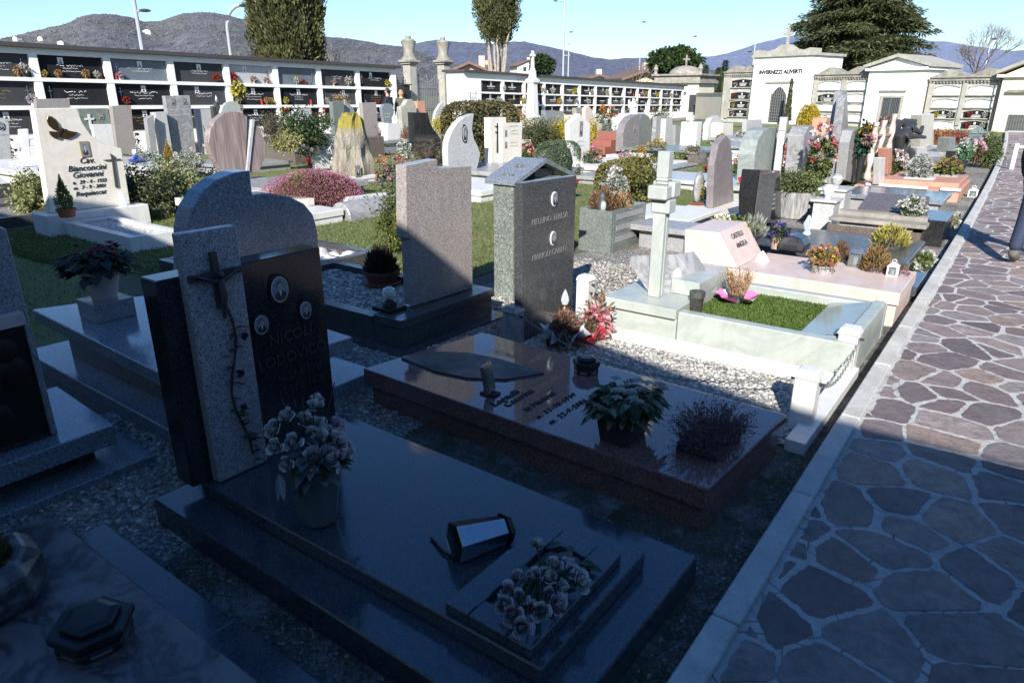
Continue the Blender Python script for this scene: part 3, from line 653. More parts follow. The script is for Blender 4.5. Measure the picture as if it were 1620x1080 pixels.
# ------------------------------------------------------------------ gate between the walls
def cyl_lathe(mb, prof, c, n=4, rot=math.pi/4): mb.lathe(prof, n, c, rot=rot)
for px, lab in ((650, 'left'), (703, 'right')):
    p = onX(px, 150, -27.2); s = mpp(p); zt = 1.85+(150-106)*s; c = (p[0], p[1], 0)
    t = T('gate_pillar', f'worn stone gate pillar with urn on top, {lab} of the two', 'gate pillar', c, 'stone pillars of the cemetery gate')
    mb = MB(); mb.box(c[0]-.3, c[0]+.3, c[1]-.3, c[1]+.3, 0, .5); mb.box(c[0]-.25, c[0]+.25, c[1]-.25, c[1]+.25, .5, zt); build('shaft', mb, GREYST, t, bevel=.02)
    mb = MB(); mb.box(c[0]-.34, c[0]+.34, c[1]-.34, c[1]+.34, zt+.003, zt+.1); mb.box(c[0]-.42, c[0]+.42, c[1]-.42, c[1]+.42, zt+.103, zt+.22); build('capital', mb, WORNST, t, bevel=.02)
    mb = MB(); cyl_lathe(mb, [(.42, .223), (.3, .42), (.27, .6), (.3, .8), (.4, 1.12), (.33, 1.13), (.3, 1.2), (.14, 1.22), (.14, 1.36), (0, 1.38)], (c[0], c[1], zt), 12, .2); build('urn', mb, WORNST, t, True, sharp=50)
def railing(name, lab, p, q, z0, z1, step, mat):
    n = max(3, int(math.hypot(q[0]-p[0], q[1]-p[1])/step)); t = T(name, lab, 'gate', ((p[0]+q[0])/2, (p[1]+q[1])/2, 0))
    mb = MB()
    for i in range(n+1):
        f = i/n; x, y = p[0]+(q[0]-p[0])*f, p[1]+(q[1]-p[1])*f; h = z1-.35*math.sin(math.pi*f)
        mb.tube([(x, y, z0), (x, y, h)], .02, 5); mb.lathe([(.0, 0), (.035, .06), (0, .18)], 5, (x, y, h))
    build('bars', mb, mat, t)
    mb = MB()
    for z in (z0+.1, z0+1.0, z0+1.08, z1-.6): mb.tube([(p[0], p[1], z), (q[0], q[1], z)], .028, 5)
    build('rails', mb, mat, t); return t
a = onX(663, 150, -27.2); b = onX(691, 150, -27.2); railing('iron_gate', 'tall grey iron gate leaf between the two stone pillars', a, b, .05, 2.75, .13, GREYIRON)
a = onX(716, 150, -27.2); b = onX(742, 150, -27.2); railing('iron_railing', 'tall grey iron railing right of the right gate pillar', a, b, .05, 2.8, .13, GREYIRON)
a = onX(744, 150, -25.0); b = onX(753, 150, -24.6); railing('iron_railing', 'small iron gate leaf folded against the white wall end', a, b, .05, 1.9, .16, GREYIRON)
a = onX(629, 150, -26.8); b = onX(640, 150, -27.2); railing('iron_railing', 'dark iron railing between the left niche wall and pillar', a, b, .05, 2.6, .13, IRON)
p = onX(645, 150, -26.6); t = T('notice_cabinet', 'dark closed cabinet standing before the left gate pillar', 'cabinet', (p[0], p[1], 0))
mb = MB(); mb.box(p[0]-.1, p[0]+.1, p[1]-.38, p[1]+.1, .2, 2.3); build('body', mb, IRON, t, bevel=.02); mb = MB(); mb.box(p[0]-.16, p[0]+.16, p[1]-.44, p[1]+.16, 2.303, 2.36); build('lid', mb, PLASTB, t)
# ------------------------------------------------------------------ end of the cemetery: chapels and arched niches
PL = G(1150, 193); PR = G(1600, 209); eu = (PR-PL)[:2]; eu = eu/np.linalg.norm(eu); en = np.array([eu[1], -eu[0]])
def onE(x, y, back=0.):
    d = ray(x, y); o = PL[:2]-en*back; t_ = ((o-EYE[:2]) @ en)/(d[:2] @ en); q = EYE+d*t_
    return float((q[:2]-PL[:2]) @ eu), float(q[2])
def Eb(mb, s0, s1, t0, t1, z0, z1, m=0):     # box in wall coordinates; t towards the viewer
    f = lambda s, t_, z: (PL[0]+eu[0]*s+en[0]*t_, PL[1]+eu[1]*s+en[1]*t_, z)
    return mb.hexa([f(s0, t0, z0), f(s1, t0, z0), f(s1, t1, z0), f(s0, t1, z0), f(s0, t0, z1), f(s1, t0, z1), f(s1, t1, z1), f(s0, t1, z1)], m)
def Ep(mb, poly, t0, t1, m=0):               # prism of an (s,z) outline
    n = len(poly); f = lambda s, z, t_: (PL[0]+eu[0]*s+en[0]*t_, PL[1]+eu[1]*s+en[1]*t_, z)
    return mb.add([f(s, z, t0) for s, z in poly]+[f(s, z, t1) for s, z in poly], [tuple(range(n)), tuple(range(n, 2*n))]+[(i, (i+1) % n, n+(i+1) % n, n+i) for i in range(n)], m)
def Eloc(s): return (PL[0]+eu[0]*s, PL[1]+eu[1]*s, 0)
def archpoly(s0, s1, z0, z1, rise, n=8):
    return [(s0, z0), (s1, z0)]+[(s1+(s0-s1)*i/n, z1+rise*math.sin(math.pi*i/n)) for i in range(n+1)]
def arcade(lab, x0, x1, ytop, cols, rws, dark, dentil=True):
    s0, zt = onE(x0, ytop); s1, _ = onE(x1, ytop); zt = (zt+onE(x1, ytop)[1])/2; t = T('niche_wall', lab, 'niche wall', Eloc((s0+s1)/2))
    mb = MB(); Eb(mb, s0, s1, -1.6, 0, 0, zt); build('wall_frame', mb, CONC, t)
    mb = MB(); Eb(mb, s0-.0, s1+.0, -1.7, .14, zt+.003, zt+.16); Eb(mb, s0, s1, -1.5, .22, zt+.163, zt+.24)
    if dentil:
        n = int((s1-s0)/.17)
        for i in range(n): a = s0+(s1-s0)*(i+.2)/n; Eb(mb, a, a+.09, .003, .11, zt-.1, zt)
        k = (s1-s0)/2
        for i in range(2): Ep(mb, [(s0+k*i+.1, zt+.243), (s0+k*(i+1)-.1, zt+.243), (s0+k*(i+.5), zt+.62)], -1.2, .05)
    build('cornice', mb, WORNST, t)
    mb = MB()
    for a, b in cols:
        pass
    sc = [(onE(a, 150)[0], onE(b, 150)[0]) for a, b in cols]
    edges = [s0]+[v for q in sc for v in q]+[s1]
    for i in range(0, len(edges), 2):
        if edges[i+1]-edges[i] > .05: Eb(mb, edges[i]+.01, edges[i+1]-.01, .003, .09, .25, zt-.12)
    build('piers', mb, GREYST, t)
    for r, (ya, yb) in enumerate(rws):
        for i, (a, b) in enumerate(sc):
            xm = (cols[i][0]+cols[i][1])/2; za, zb = onE(xm, yb)[1], onE(xm, ya)[1]; dk = (r, i) in dark
            mb = MB(); Ep(mb, archpoly(a+.1, b-.1, za, zb-.1, .1), .004, .03); pl = build('niche_plate', mb, PLATEG if dk else PLASTER, t)
            mb = MB(); P2 = archpoly(a+.1, b-.1, za, zb-.1, .1)[2:]
            for (u, v), (u2, v2) in zip(P2, P2[1:]): Ep(mb, [(u, v+.002), (u2, v2+.002), (u2, v2+.05), (u, v+.05)], .004, .085)
            Eb(mb, a+.05, b-.05, .004, .12, za-.06, za-.003); build('surround', mb, GREYST, pl)
            if dk:
                mb = MB(); sm = (a+b)/2
                for k in range(3): Eb(mb, sm-.3+.02*k, sm+.3-.05*k, .031, .034, zb-.27-k*.07, zb-.24-k*.07)
                Eb(mb, sm-.05, sm+.05, .031, .036, zb-.18, zb-.06); build('inscription', mb, WHITEP, pl)
                for j, (ss, cc) in enumerate(((a+.4, random.choice([0, 1, 2, 3])), (b-.35, 1))):
                    q = Eloc(ss); put_bouquet(cc, (q[0]+en[0]*.06, q[1]+en[1]*.06, za+.002), f'{BQ[cc][0]} flowers, {"right" if x0 > 1400 else "middle" if x0 > 1250 else "narrow"} arched bay, {ORD[r]} row, {["left","right"][i]} niche, {["left","right"][j]} end').scale = (.85,)*3
    return t
arcade('narrow grey tower of four arched black burial niches', 1147, 1197, 119, [(1155, 1194)], [(126, 138), (146, 157), (160, 171.5), (174, 184.5)], {(0, 0), (1, 0), (2, 0), (3, 0)}, True)
arcade('stone wall bay of arched niches between the cross chapel and the temple chapel', 1290, 1379, 123, [(1293, 1330), (1337, 1374)], [(129, 142), (149, 161), (165, 175), (181, 192)], {(1, 0)})
arcade('stone wall bay of arched niches right of the temple chapel', 1472, 1592, 128, [(1476, 1521), (1528, 1577)], [(136, 150), (157, 170), (175, 187), (192, 205)], {(2, 0), (2, 1), (3, 1)})
# cross chapel
s0, zt = onE(1199, 92); s1, _ = onE(1292, 92); t = T('family_chapel', 'white burial chapel with stone cross on its curved gable and arched grille door', 'chapel', Eloc((s0+s1)/2))
mb = MB(); Eb(mb, s0, s1, -3.2, .35, 0, zt); build('walls', mb, PLASTER, t); sc_ = (s0+s1)/2
mb = MB(); Eb(mb, s0-.15, s1+.15, -3.3, .5, zt+.003, zt+.16)
w2 = (s1-s0)/2+.1
pol = [(sc_-w2, zt+.163), (sc_+w2, zt+.163), (sc_+w2, zt+.42), (sc_+w2*.82, zt+.46), (sc_+w2*.62, zt+.33), (sc_+w2*.3, zt+.45), (sc_+w2*.1, zt+.72), (sc_-w2*.1, zt+.72), (sc_-w2*.3, zt+.45), (sc_-w2*.62, zt+.33), (sc_-w2*.82, zt+.46), (sc_-w2, zt+.42)]
Ep(mb, pol, -.3, .4); build('gable', mb, GREYST, t)
mb = MB(); z = zt+.723; Eb(mb, sc_-.07, sc_+.07, 0, .12, z, z+1.0); Eb(mb, sc_-.32, sc_-.07, 0, .12, z+.58, z+.74); Eb(mb, sc_+.07, sc_+.32, 0, .12, z+.58, z+.74); build('roof_cross', mb, GREYST, t)
tm = text_mb('INVERNIZZI ALIVERTI', .33, lambda u, v, w_: (PL[0]+eu[0]*(sc_-.1+u)+en[0]*(.355+w_), PL[1]+eu[1]*(sc_-.1+u)+en[1]*(.355+w_), onE(1240, 117)[1]+v), bold=.02); build('lettering', tm, IRON, t)
a, z1 = onE(1225, 152); b, _ = onE(1249, 152); mb = MB(); Ep(mb, archpoly(a, b, .1, z1, (b-a)/2, 14), .353, .37); dr = build('door', mb, PLASTB, t)
mb = MB()
for i in range(7): s = a+(b-a)*(i+.5)/7; Eb(mb, s-.025, s+.025, .373, .41, .1, z1+(b-a)/2*math.sin(math.pi*(i+.5)/7))
for i in range(10): z = .2+i*(z1-.1)/9; Eb(mb, a, b, .412, .43, z-.02, z+.02)
build('grille', mb, GREYIRON, dr)
mb = MB(); Eb(mb, a-.5, b+.5, .353, .45, z1+(b-a)/2+.25, z1+(b-a)/2+.36); build('lintel', mb, GREYST, t)
# temple chapel
s0, ze = onE(1381, 113); s1, ze2 = onE(1470, 114); za = onE(1431, 89)[1]; sc_ = (s0+s1)/2; t = T('family_chapel', 'bright white temple shaped burial chapel with plain triangular pediment', 'chapel', Eloc(sc_))
mb = MB(); Eb(mb, s0, s1, -3.5, .4, 0, ze); build('walls', mb, PLASTER, t)
mb = MB(); Eb(mb, s0-.18, s1+.18, -3.6, .6, ze+.003, ze+.15); Ep(mb, [(s0-.1, ze+.153), (s1+.1, ze+.153), (sc_, za-.1)], -3.4, .42); build('entablature', mb, PLASTER, t)
mb = MB()
for sg in (-1, 1):
    e = sc_+sg*((s1-s0)/2+.3); Ep(mb, [(e, ze+.16), (sc_, za-.06), (sc_, za+.12), (e, ze+.33)], -3.6, .66)
build('roof', mb, GREYST, t)
a, zd = onE(1403, 155); b, _ = onE(1431, 155); mb = MB(); Eb(mb, a, b, .403, .42, .05, zd); dr = build('door', mb, PLASTB, t); mb = MB()
for i in range(11): s = a+(b-a)*(i+.5)/11; Eb(mb, s-.022, s+.022, .423, .45, .05, zd-.03)
Eb(mb, (a+b)/2-.05, (a+b)/2+.05, .453, .48, .05, zd-.02); build('grille', mb, STEEL, dr); mb = MB(); Eb(mb, a-.25, b+.25, .403, .52, zd+.35, zd+.46); build('lintel', mb, GREYST, t)
mb = MB(); Eb(mb, a-.16, a-.01, .403, .47, .05, zd+.14); Eb(mb, b+.01, b+.16, .403, .47, .05, zd+.14); Eb(mb, a-.009, b+.009, .403, .47, zd+.01, zd+.14); build('door_frame', mb, GREYST, t)
# right-hand chapel at the end of the path
s0, ze = onE(1591, 123); s1 = s0+5.2; sc_ = (s0+s1)/2; t = T('family_chapel', 'cream burial chapel with a gabled roof behind the path, at the right edge', 'chapel', Eloc(sc_))
mb = MB(); Eb(mb, s0, s1, -4, .3, 0, ze); build('walls', mb, YPLASTER, t); mb = MB(); Ep(mb, [(s0+.05, ze+.153), (s1-.05, ze+.153), (sc_, ze+1.35)], -3.9, .2); Eb(mb, s0-.25, s1+.25, -4.1, .5, ze+.003, ze+.15); build('entablature', mb, YPLASTER, t)
mb = MB()
for sg in (-1, 1):
    e = sc_+sg*((s1-s0)/2+.3); Ep(mb, [(e, ze+.16), (sc_, ze+1.38), (sc_, ze+1.56), (e, ze+.33)], -4.1, .55)
build('roof', mb, GREYST, t); a, zd = onE(1600, 182); b = s0+4.3; mb = MB(); Eb(mb, a, b, .303, .32, .02, zd); dr = build('door', mb, PLASTB, t); mb = MB()
for i in range(30):
    s = a+(b-a)*(i+.5)/30; Eb(mb, s-.02, s+.02, .323, .345, .02, zd-.02)
for i in range(14): z = .1+i*zd/14.5; Eb(mb, a, b, .347, .36, z-.015, z+.015)
build('grille', mb, GREYIRON, dr); mb = MB(); Eb(mb, a-.3, b+.3, .303, .5, zd+1.1, zd+1.24); build('lintel', mb, WORNST, t)
mb = MB(); q = [Eloc(s0-.12)[i]+en[i]*.36 for i in (0, 1)]; mb.tube([(q[0], q[1], .05), (q[0], q[1], ze)], .04, 8); build('drainpipe', mb, IRON, t)
# domed chapel beside the far end of the niche wall
Yd = 59.; px = lambda x, y: onY(x, y, Yd)
a = px(1036, 150)[0]; b = px(1104, 150)[0]; zc_ = px(1070, 132)[2]; cx = (a+b)/2; t = T('domed_chapel', 'small sandstone chapel with dome and cross at the far end of the niche wall', 'chapel', (cx, Yd+1.8, 0))
mb = MB(); mb.box(a, b, Yd, Yd+3.6, 0, zc_); build('walls', mb, YPLASTER, t); mb = MB(); mb.box(a-.25, b+.25, Yd-.25, Yd+3.8, zc_+.003, zc_+.22); mb.box(a-.1, b+.1, Yd-.1, Yd+3.7, zc_+.223, zc_+.6); mb.box(a-.3, b+.3, Yd-.3, Yd+3.9, zc_+.603, zc_+.75)
for xx in (a-.05, b+.05): mb.lathe([(.2, 0), (.12, .2), (.22, .4), (.1, .7), (0, .8)], 8, (xx, Yd-.02, zc_+.753))
build('cornice', mb, WORNST, t); zd = px(1075, 103)[2]; mb = MB(); r = (b-a)*.36; mb.lathe([(r, 0)]+[(r*math.cos(i*.157), (zd-zc_-.75)*math.sin(i*.157)) for i in range(1, 10)]+[(0, zd-zc_-.75)], 18, (cx, Yd+1.7, zc_+.753)); build('dome', mb, WORNST, t, True)
mb = MB(); z = zd; mb.box(cx-.06, cx+.06, Yd+1.64, Yd+1.76, z-.05, z+.85); mb.box(cx-.3, cx-.06, Yd+1.64, Yd+1.76, z+.45, z+.57); mb.box(cx+.06, cx+.3, Yd+1.64, Yd+1.76, z+.45, z+.57); build('roof_cross', mb, WORNST, t)
d0 = px(1091, 150)[0]; mb = MB(); mb.box(d0, d0+.7, Yd-.02, Yd-.003, .1, px(1091, 150)[2]); build('door', mb, PLASTB, t)
mb = MB(); mb.box(px(1040, 150)[0], px(1084, 150)[0], Yd-.03, Yd-.003, .4, px(1060, 142)[2]); build('panel', mb, PLASTER, t)
q = onY(1104, 150, 57.5); q2 = onE(1148, 150); e = Eloc(q2[0]); t = T('boundary_wall', 'low stained cream wall between the domed chapel and the niche tower', 'wall', ((q[0]+e[0])/2, (q[1]+e[1])/2, 0))
dx, dy = e[0]-q[0], e[1]-q[1]; l = math.hypot(dx, dy); nx, ny = dy/l*.12, -dx/l*.12; h = onY(1120, 149, 57.)[2]
mb = MB(); mb.hexa([(q[0]-nx, q[1]-ny, 0), (q[0]+nx, q[1]+ny, 0), (e[0]+nx, e[1]+ny, 0), (e[0]-nx, e[1]-ny, 0), (q[0]-nx, q[1]-ny, h), (q[0]+nx, q[1]+ny, h), (e[0]+nx, e[1]+ny, h), (e[0]-nx, e[1]-ny, h)]); build('masonry', mb, YPLASTER, t)
mb = MB(); k = 1.6; mb.hexa([(q[0]-nx*k, q[1]-ny*k, h+.003), (q[0]+nx*k, q[1]+ny*k, h+.003), (e[0]+nx*k, e[1]+ny*k, h+.003), (e[0]-nx*k, e[1]-ny*k, h+.003), (q[0]-nx*k, q[1]-ny*k, h+.09), (q[0]+nx*k, q[1]+ny*k, h+.09), (e[0]+nx*k, e[1]+ny*k, h+.09), (e[0]-nx*k, e[1]-ny*k, h+.09)]); build('coping', mb, GREYST, t)
# ------------------------------------------------------------------ the building behind the photographer (it casts the big shadow)
t = T('cemetery_chapel', 'tall cream chapel with niche wings closing the near end of the path', 'chapel', (-1, -4.5, 0))
gx = -1.1; yb = -2.2
mb = MB(); mb.box(gx-5.6, 14, -6, yb, 0, 4.03); mb.box(-34, gx-5.603, -6, yb-.003, 0, 4.0); mb.prism([(gx-7.4, 4.003), (gx-5.6, 4.033), (gx+3.2, 4.033), (gx+1.4, 4.35), (gx, 4.72), (gx-1.9, 4.52), (gx-4.4, 4.25), (gx-5.7, 4.35), (gx-6.4, 4.75), (gx-7.0, 4.3)], 'y', yb-2.5, yb-.004); build('walls', mb, YPLASTER, t)
mb = MB()
for x in (-26, -20, -14, -8, 5, 10): mb.box(x, x+2.6, yb+.003, yb+.03, .4, 2.9)
build('niche_plate', mb, DKGREY, t)
t = T('niche_wall', 'unseen wall added along the right of the path to block sky light', 'niche wall', (5.2, 14, 0)); mb = MB(); mb.box(4.9, 6, -2, 30, 0, 3.3); build('walls', mb, YPLASTER, t); mb = MB(); mb.box(4.7, 6.2, -2.1, 30.1, 3.303, 3.42); build('roof_slab', mb, ROOFD, t); mb = MB()  # added out of view to cut the skylight falling on the path
for i in range(13): mb.box(4.86, 4.897, -1.2+i*2.35, .8+i*2.35, .5, 1.2); mb.box(4.86, 4.897, -1.2+i*2.35, .8+i*2.35, 1.4, 2.1); mb.box(4.86, 4.897, -1.2+i*2.35, .8+i*2.35, 2.3, 3.0)
build('niche_plate', mb, DKGREY, t)
# ------------------------------------------------------------------ trees, poles, houses beyond the walls
def trunk_limbs(mb, base, top, r0, r1, n=8, wob=.1):
    pts = []; rs = []
    for i in range(n+1):
        f = i/n; pts.append((base[0]+(top[0]-base[0])*f+random.uniform(-wob, wob)*f, base[1]+(top[1]-base[1])*f+random.uniform(-wob, wob)*f, base[2]+(top[2]-base[2])*f)); rs.append(r0+(r1-r0)*f)
    mb.tube(pts, rs, 8)
BARK = stone('bark', (.16, .12, .085), (.06, .045, .033), 5, .95, .7, (.2, .17, .13)); PALEBARK = stone('pale_bark', (.42, .37, .31), (.2, .17, .14), 4, .95, .6, (.4, .36, .3))
CYP = [(.13, .14, .055), (.17, .175, .07), (.085, .095, .04), (.22, .21, .09)]
def far_pt(px, X): return onX(px, 150, X)
# big cypress
p = far_pt(465, -31.); s = mpp(p); t = T('cypress_tree', 'broad dark cypress rising behind the long left niche wall', 'tree', (p[0], p[1], 0))
mb = MB(); trunk_limbs(mb, (p[0], p[1], 0), (p[0], p[1], 8), .4, .1); build('trunk', mb, BARK, t, True)
Q = []; C = []; Rr = 60*s; mb = MB()
for k in range(480):
    h = random.uniform(2.2, 10.); a = random.uniform(0, 6.283); rr = Rr*(.98 if h < 7.5 else .98-.1*(h-7.5))*(.72+.32*min(1, (h-2.2)/1.6))*random.uniform(.72, 1.0)
    c = (p[0]+rr*math.cos(a)*.85, p[1]+rr*math.sin(a)*.85, h); dd = random.uniform(.3, 1.3)
    P, d = shell(c, (.3, .3, .62), 80, .2, .1); D = unit(d*.35+np.array([math.cos(a)*.45, math.sin(a)*.45, 1.1])+rng.normal(size=d.shape)*.25)
    Q.append(leafq(P, D, .22, .1, 0)); C.append(colmix(CYP, len(P))*dd)
quads('crown', np.concatenate(Q), np.concatenate(C), LEAF, t); mb.col = (.02, .024, .01); mb.lathe([(Rr*.5, 2.6), (Rr*.7, 4), (Rr*.72, 7), (Rr*.5, 9.5), (0, 10.4)], 14, (p[0], p[1], 0), jit=.1); build('inner_core', mb, DULL, t, True)  # dark solid core closes the inside of the crown
# second cypress with bare multi-stem trunk
p = far_pt(787, -52.); s = mpp(p); t = T('cypress_tree', 'tall cypress with bare pale stems behind the niche wall right of the gate', 'tree', (p[0], p[1], 0))
zb = 1.85+(150-62)*s*.98; mb = MB()
for k in range(9): a = k*.7; trunk_limbs(mb, (p[0]+.35*math.cos(a), p[1]+.35*math.sin(a), 0), (p[0]+random.uniform(.5, 1.7)*math.cos(a), p[1]+random.uniform(.5, 1.7)*math.sin(a), zb+1.5), .2, .09, 8, .18)
build('trunk', mb, PALEBARK, t, True); Q = []; C = []; Rr = 33*s
for k in range(560):
    f = random.random(); h = zb-.4+f*8; a = random.uniform(0, 6.283); rr = Rr*(.5+.5*min(1, f*3.5))*random.uniform(.1, 1.0)**.6*(1 if f < .7 else 1-.5*(f-.7))
    P, d = shell((p[0]+rr*math.cos(a), p[1]+rr*math.sin(a), h), (.5, .5, .9), 45, .2, .1); D = unit(d*.4+np.array([math.cos(a)*.4, math.sin(a)*.4, 1.])+rng.normal(size=d.shape)*.3)
    Q.append(leafq(P, D, .34, .15, 0)); C.append(colmix(CYP, len(P))*random.uniform(.55, 1.2))
quads('crown', np.concatenate(Q), np.concatenate(C), LEAF, t)
# cedar
Yc = 78.; p = onY(1343, 150, Yc); s = mpp(p); t = T('cedar_tree', 'large spreading cedar with layered dark branches behind the chapels', 'tree', (p[0], p[1], 0))
mb = MB(); H = 1.85+(150+40)*s; trunk_limbs(mb, (p[0], p[1], 0), (p[0], p[1], H), .7, .12, 10, .2); Q = []; C = []
CED = [(.085, .11, .045), (.12, .145, .06), (.06, .08, .035), (.17, .18, .08)]
for k in range(185):
    f = random.random()**.85; h = 3.4+f*(H-3.4); a = random.uniform(0, 6.283); Lb = (112*s)*(1-.75*f**1.8)*random.uniform(.72, 1.05); rise = random.uniform(-.06, .18)
    pts = [(p[0]+Lb*u*math.cos(a), p[1]+Lb*u*math.sin(a), h+Lb*(rise*u-.16*u*u)) for u in (0, .35, .7, 1)]; mb.tube(pts, [.12, .08, .05, .02], 5)
    for j in range(15):
        u = .25+.75*(j+random.random())/15; side = random.uniform(-1, 1)*.28*Lb*(1.1-u*.7); q = (p[0]+Lb*u*math.cos(a)-side*math.sin(a), p[1]+Lb*u*math.sin(a)+side*math.cos(a), h+Lb*(rise*u-.16*u*u)+random.uniform(-.1, .12))
        P, d = shell(q, (.8, .8, .2), 28, .1, .1); D = unit(d*np.array([1, 1, .3])+np.array([math.cos(a)*.6, math.sin(a)*.6, .08])+rng.normal(size=d.shape)*.25)
        Q.append(leafq(P, D, .5, .13, .25)); C.append(colmix(CED, len(P))*random.uniform(.6, 1.25))
build('trunk', mb, BARK, t, True); quads('crown', np.concatenate(Q), np.concatenate(C), LEAF, t)
def round_tree(lab, px, Y, rx_px, y0, y1, cols, n=5000, leaf=.4, name='tree', on='y', X=None, squash=1.):
    p = onY(px, 150, Y) if X is None else onX(px, 150, X); s = mpp(p); zb, zt = 1.85+(150-y1)*s, 1.85+(150-y0)*s; t = T(name, lab, 'tree', (p[0], p[1], 0))
    mb = MB(); trunk_limbs(mb, (p[0], p[1], 0), (p[0], p[1], (zb+zt)/2), .25, .1); build('trunk', mb, BARK, t, True); Q = []; C = []; rz = (zt-zb)/2
    for k in range(max(20, n//90)):
        d = unit(rng.normal(size=3)); c = np.array([p[0], p[1], (zb+zt)/2])+d*np.array([rx_px*s*.8, rx_px*s*.8, rz*.8])*random.uniform(.6, 1)
        V, cc = bushq(c, (rx_px*s*.28, rx_px*s*.28, rz*.28), 90, leaf, leaf*.5, cols, .3, .7); Q.append(V); C.append(cc*random.uniform(.6, 1.2))
    quads('crown', np.concatenate(Q), np.concatenate(C), LEAF, t); return t
round_tree('dark round pine behind the domed chapel', 1064, 72., 44, 80, 122, DKGREEN+GREEN, 9000, .45, 'pine_tree')
round_tree('small dark round evergreen behind the obelisk cross, above the niche wall', 856, 66., 21, 90, 124, DKGREEN, 4000, .35, 'evergreen_tree')
def cone_tree(lab, px, Y, w_px, y0, cols, n=2500, leaf=.3, name='conifer_tree', group=None):
    p = onY(px, 150, Y); s = mpp(p); zt = 1.85+(150-y0)*s; t = T(name, lab, 'tree', (p[0], p[1], 0), group)
    mb = MB(); trunk_limbs(mb, (p[0], p[1], 0), (p[0], p[1], zt*.8), .16, .03); build('trunk', mb, BARK, t, True)
    f = rng.random(n)**1.5; a = rng.random(n)*6.283; r = w_px*s*(1-f)*rng.uniform(.5, 1., n); P = np.stack([p[0]+r*np.cos(a), p[1]+r*np.sin(a), .3+f*(zt-.4)], 1)
    D = unit(np.stack([np.cos(a), np.sin(a), rng.uniform(-.2, .5, n)], 1)); quads('crown', leafq(P, D, leaf, leaf*.4, .2), colmix(cols, n), LEAF, t)
cone_tree('blue green conifer between the domed chapel and niche tower', 1113, 66., 13, 104, [(.12, .17, .16), (.16, .21, .19), (.08, .12, .11)])
cone_tree('broad mid green conifer just left of the niche tower', 1133, 66., 15, 109, [(.07, .10, .04), (.11, .14, .05)]); cone_tree('grey green conifer beyond the niche tower, furthest of the three', 1143, 72., 16, 98, [(.1, .14, .11), (.07, .1, .08)])
cone_tree('dark conifer cut by the right edge above the cream chapel', 1632, 70., 36, 72, DKGREEN, 4000, .45); cone_tree('slim clipped green cone in front of the cross chapel', 1250, 47.2, 5.5, 124, [(.13, .16, .06), (.1, .13, .05)], 3000, .1, 'topiary_cone')
def bare_tree(lab, px, Y, y0, y1, w_px, depth, seed, mat, name='bare_tree', X=None, thick=.16):
    r_ = random.Random(seed); p = onY(px, 150, Y) if X is None else onX(px, 150, X); s = mpp(p); zt = 1.85+(150-y0)*s; t = T(name, lab, 'tree', (p[0], p[1], 0)); mb = MB(); mt = MB()
    def grow(a, d, l, r, k):
        b = a+d*l; (mb if k > depth-3 else mt).tube([a, a+d*l*.5+Vector((r_.uniform(-.04, .04)*l, r_.uniform(-.04, .04)*l, 0)), b], [r, r*.85, r*.7], 4 if k < depth-1 else 6, caps=False)
        if k == 0: return
        for i in range(3 if k > 1 else 3):
            nd = (d+Vector((r_.uniform(-.75, .75), r_.uniform(-.75, .75), r_.uniform(-.15, .55)))).normalized(); grow(b, nd, l*r_.uniform(.62, .86), r*.6, k-1)
    H = zt; grow(Vector((p[0], p[1], 0)), Vector((.03, 0, 1)), H*.3, thick, depth)
    sc = w_px*s*2/max(.1, max(v[0] for v in mt.v)-min(v[0] for v in mt.v)); zs = H/max(v[2] for v in mt.v)
    for q in (mb, mt): q.v = [(p[0]+(x-p[0])*sc, p[1]+(y-p[1])*sc, z*zs) for x, y, z in q.v]
    build('trunk', mb, mat, t, True); build('twigs', mt, mat, t)
TWIG = plain('twig_bark', (.2, .16, .14), .9)
bare_tree('large bare winter tree behind the right niche bay', 1540, 74., 42, 122, 50, 6, 3, TWIG); bare_tree('bare brownish shrub tree above the niche wall, left of the round pine', 1005, 68., 100, 130, 22, 5, 5, TWIG, thick=.1)
bare_tree('thin pale bare tree right of the broad cypress', 522, 0, 72, 110, 22, 5, 9, PALEBARK, X=-36., thick=.08)
# street lamps beyond the walls
POLE = plain('galvanised_pole', (.45, .46, .48), .5, .3)
def lamp(lab, px, X, ytop, arms, slope=0., r=.06, name='street_lamp'):
    p = onX(px, 150, X); s = mpp(p); z = 1.85+(150-ytop)*s; t = T(name, lab, 'street lamp', (p[0], p[1], 0), 'lamp posts beyond the cemetery walls')
    mb = MB(); mb.tube([(p[0], p[1], 0), (p[0]-slope*.6, p[1]+slope*.8, z)], [r*1.3, r*.8], 8); build('pole', mb, POLE, t, True)
    for ya, l in arms:
        za = 1.85+(150-ya)*s; k = z and slope*za/z; bx, by = p[0]-k*.6, p[1]+k*.8; q = (bx+RT[0]*l*s, by+RT[1]*l*s, za+.05)
        mb = MB(); mb.tube([(bx, by, za), q], r*.5, 6); build('arm', mb, POLE, t); mb = MB(); mb.blob(q, (.32, .32, .09), 12, 6, 0); build('lamp_head', mb, STEEL, t, True)
    return t
lamp('tall grey lamp post with side arm behind the left niche wall', 237, -42., -30, [(31, 14)], .0, .11)
lamp('pale lamp post with two short arms behind the niche wall right of the gate', 890, -58., -5, [(17, -14), (93, 14)], 0, .12); lamp('slim second pole beside the two armed lamp post', 898, -62., 58, [(60, 3)], 0, .11)
lamp('slender distant lamp post near the middle of the skyline', 1009, -50., 45, [(46, 3)], 0, .09); lamp('distant lamp post behind the domed chapel', 1101, -44., 66, [(66, -9)], 0, .09)
lamp('lamp post left of the cross chapel roof', 1186, -32., 76, [(88, -7)], 0, .1); lamp('lamp post beside the bare tree above the right niche bay', 1549, -5.5, 70, [(70, 4)], 0, .09)
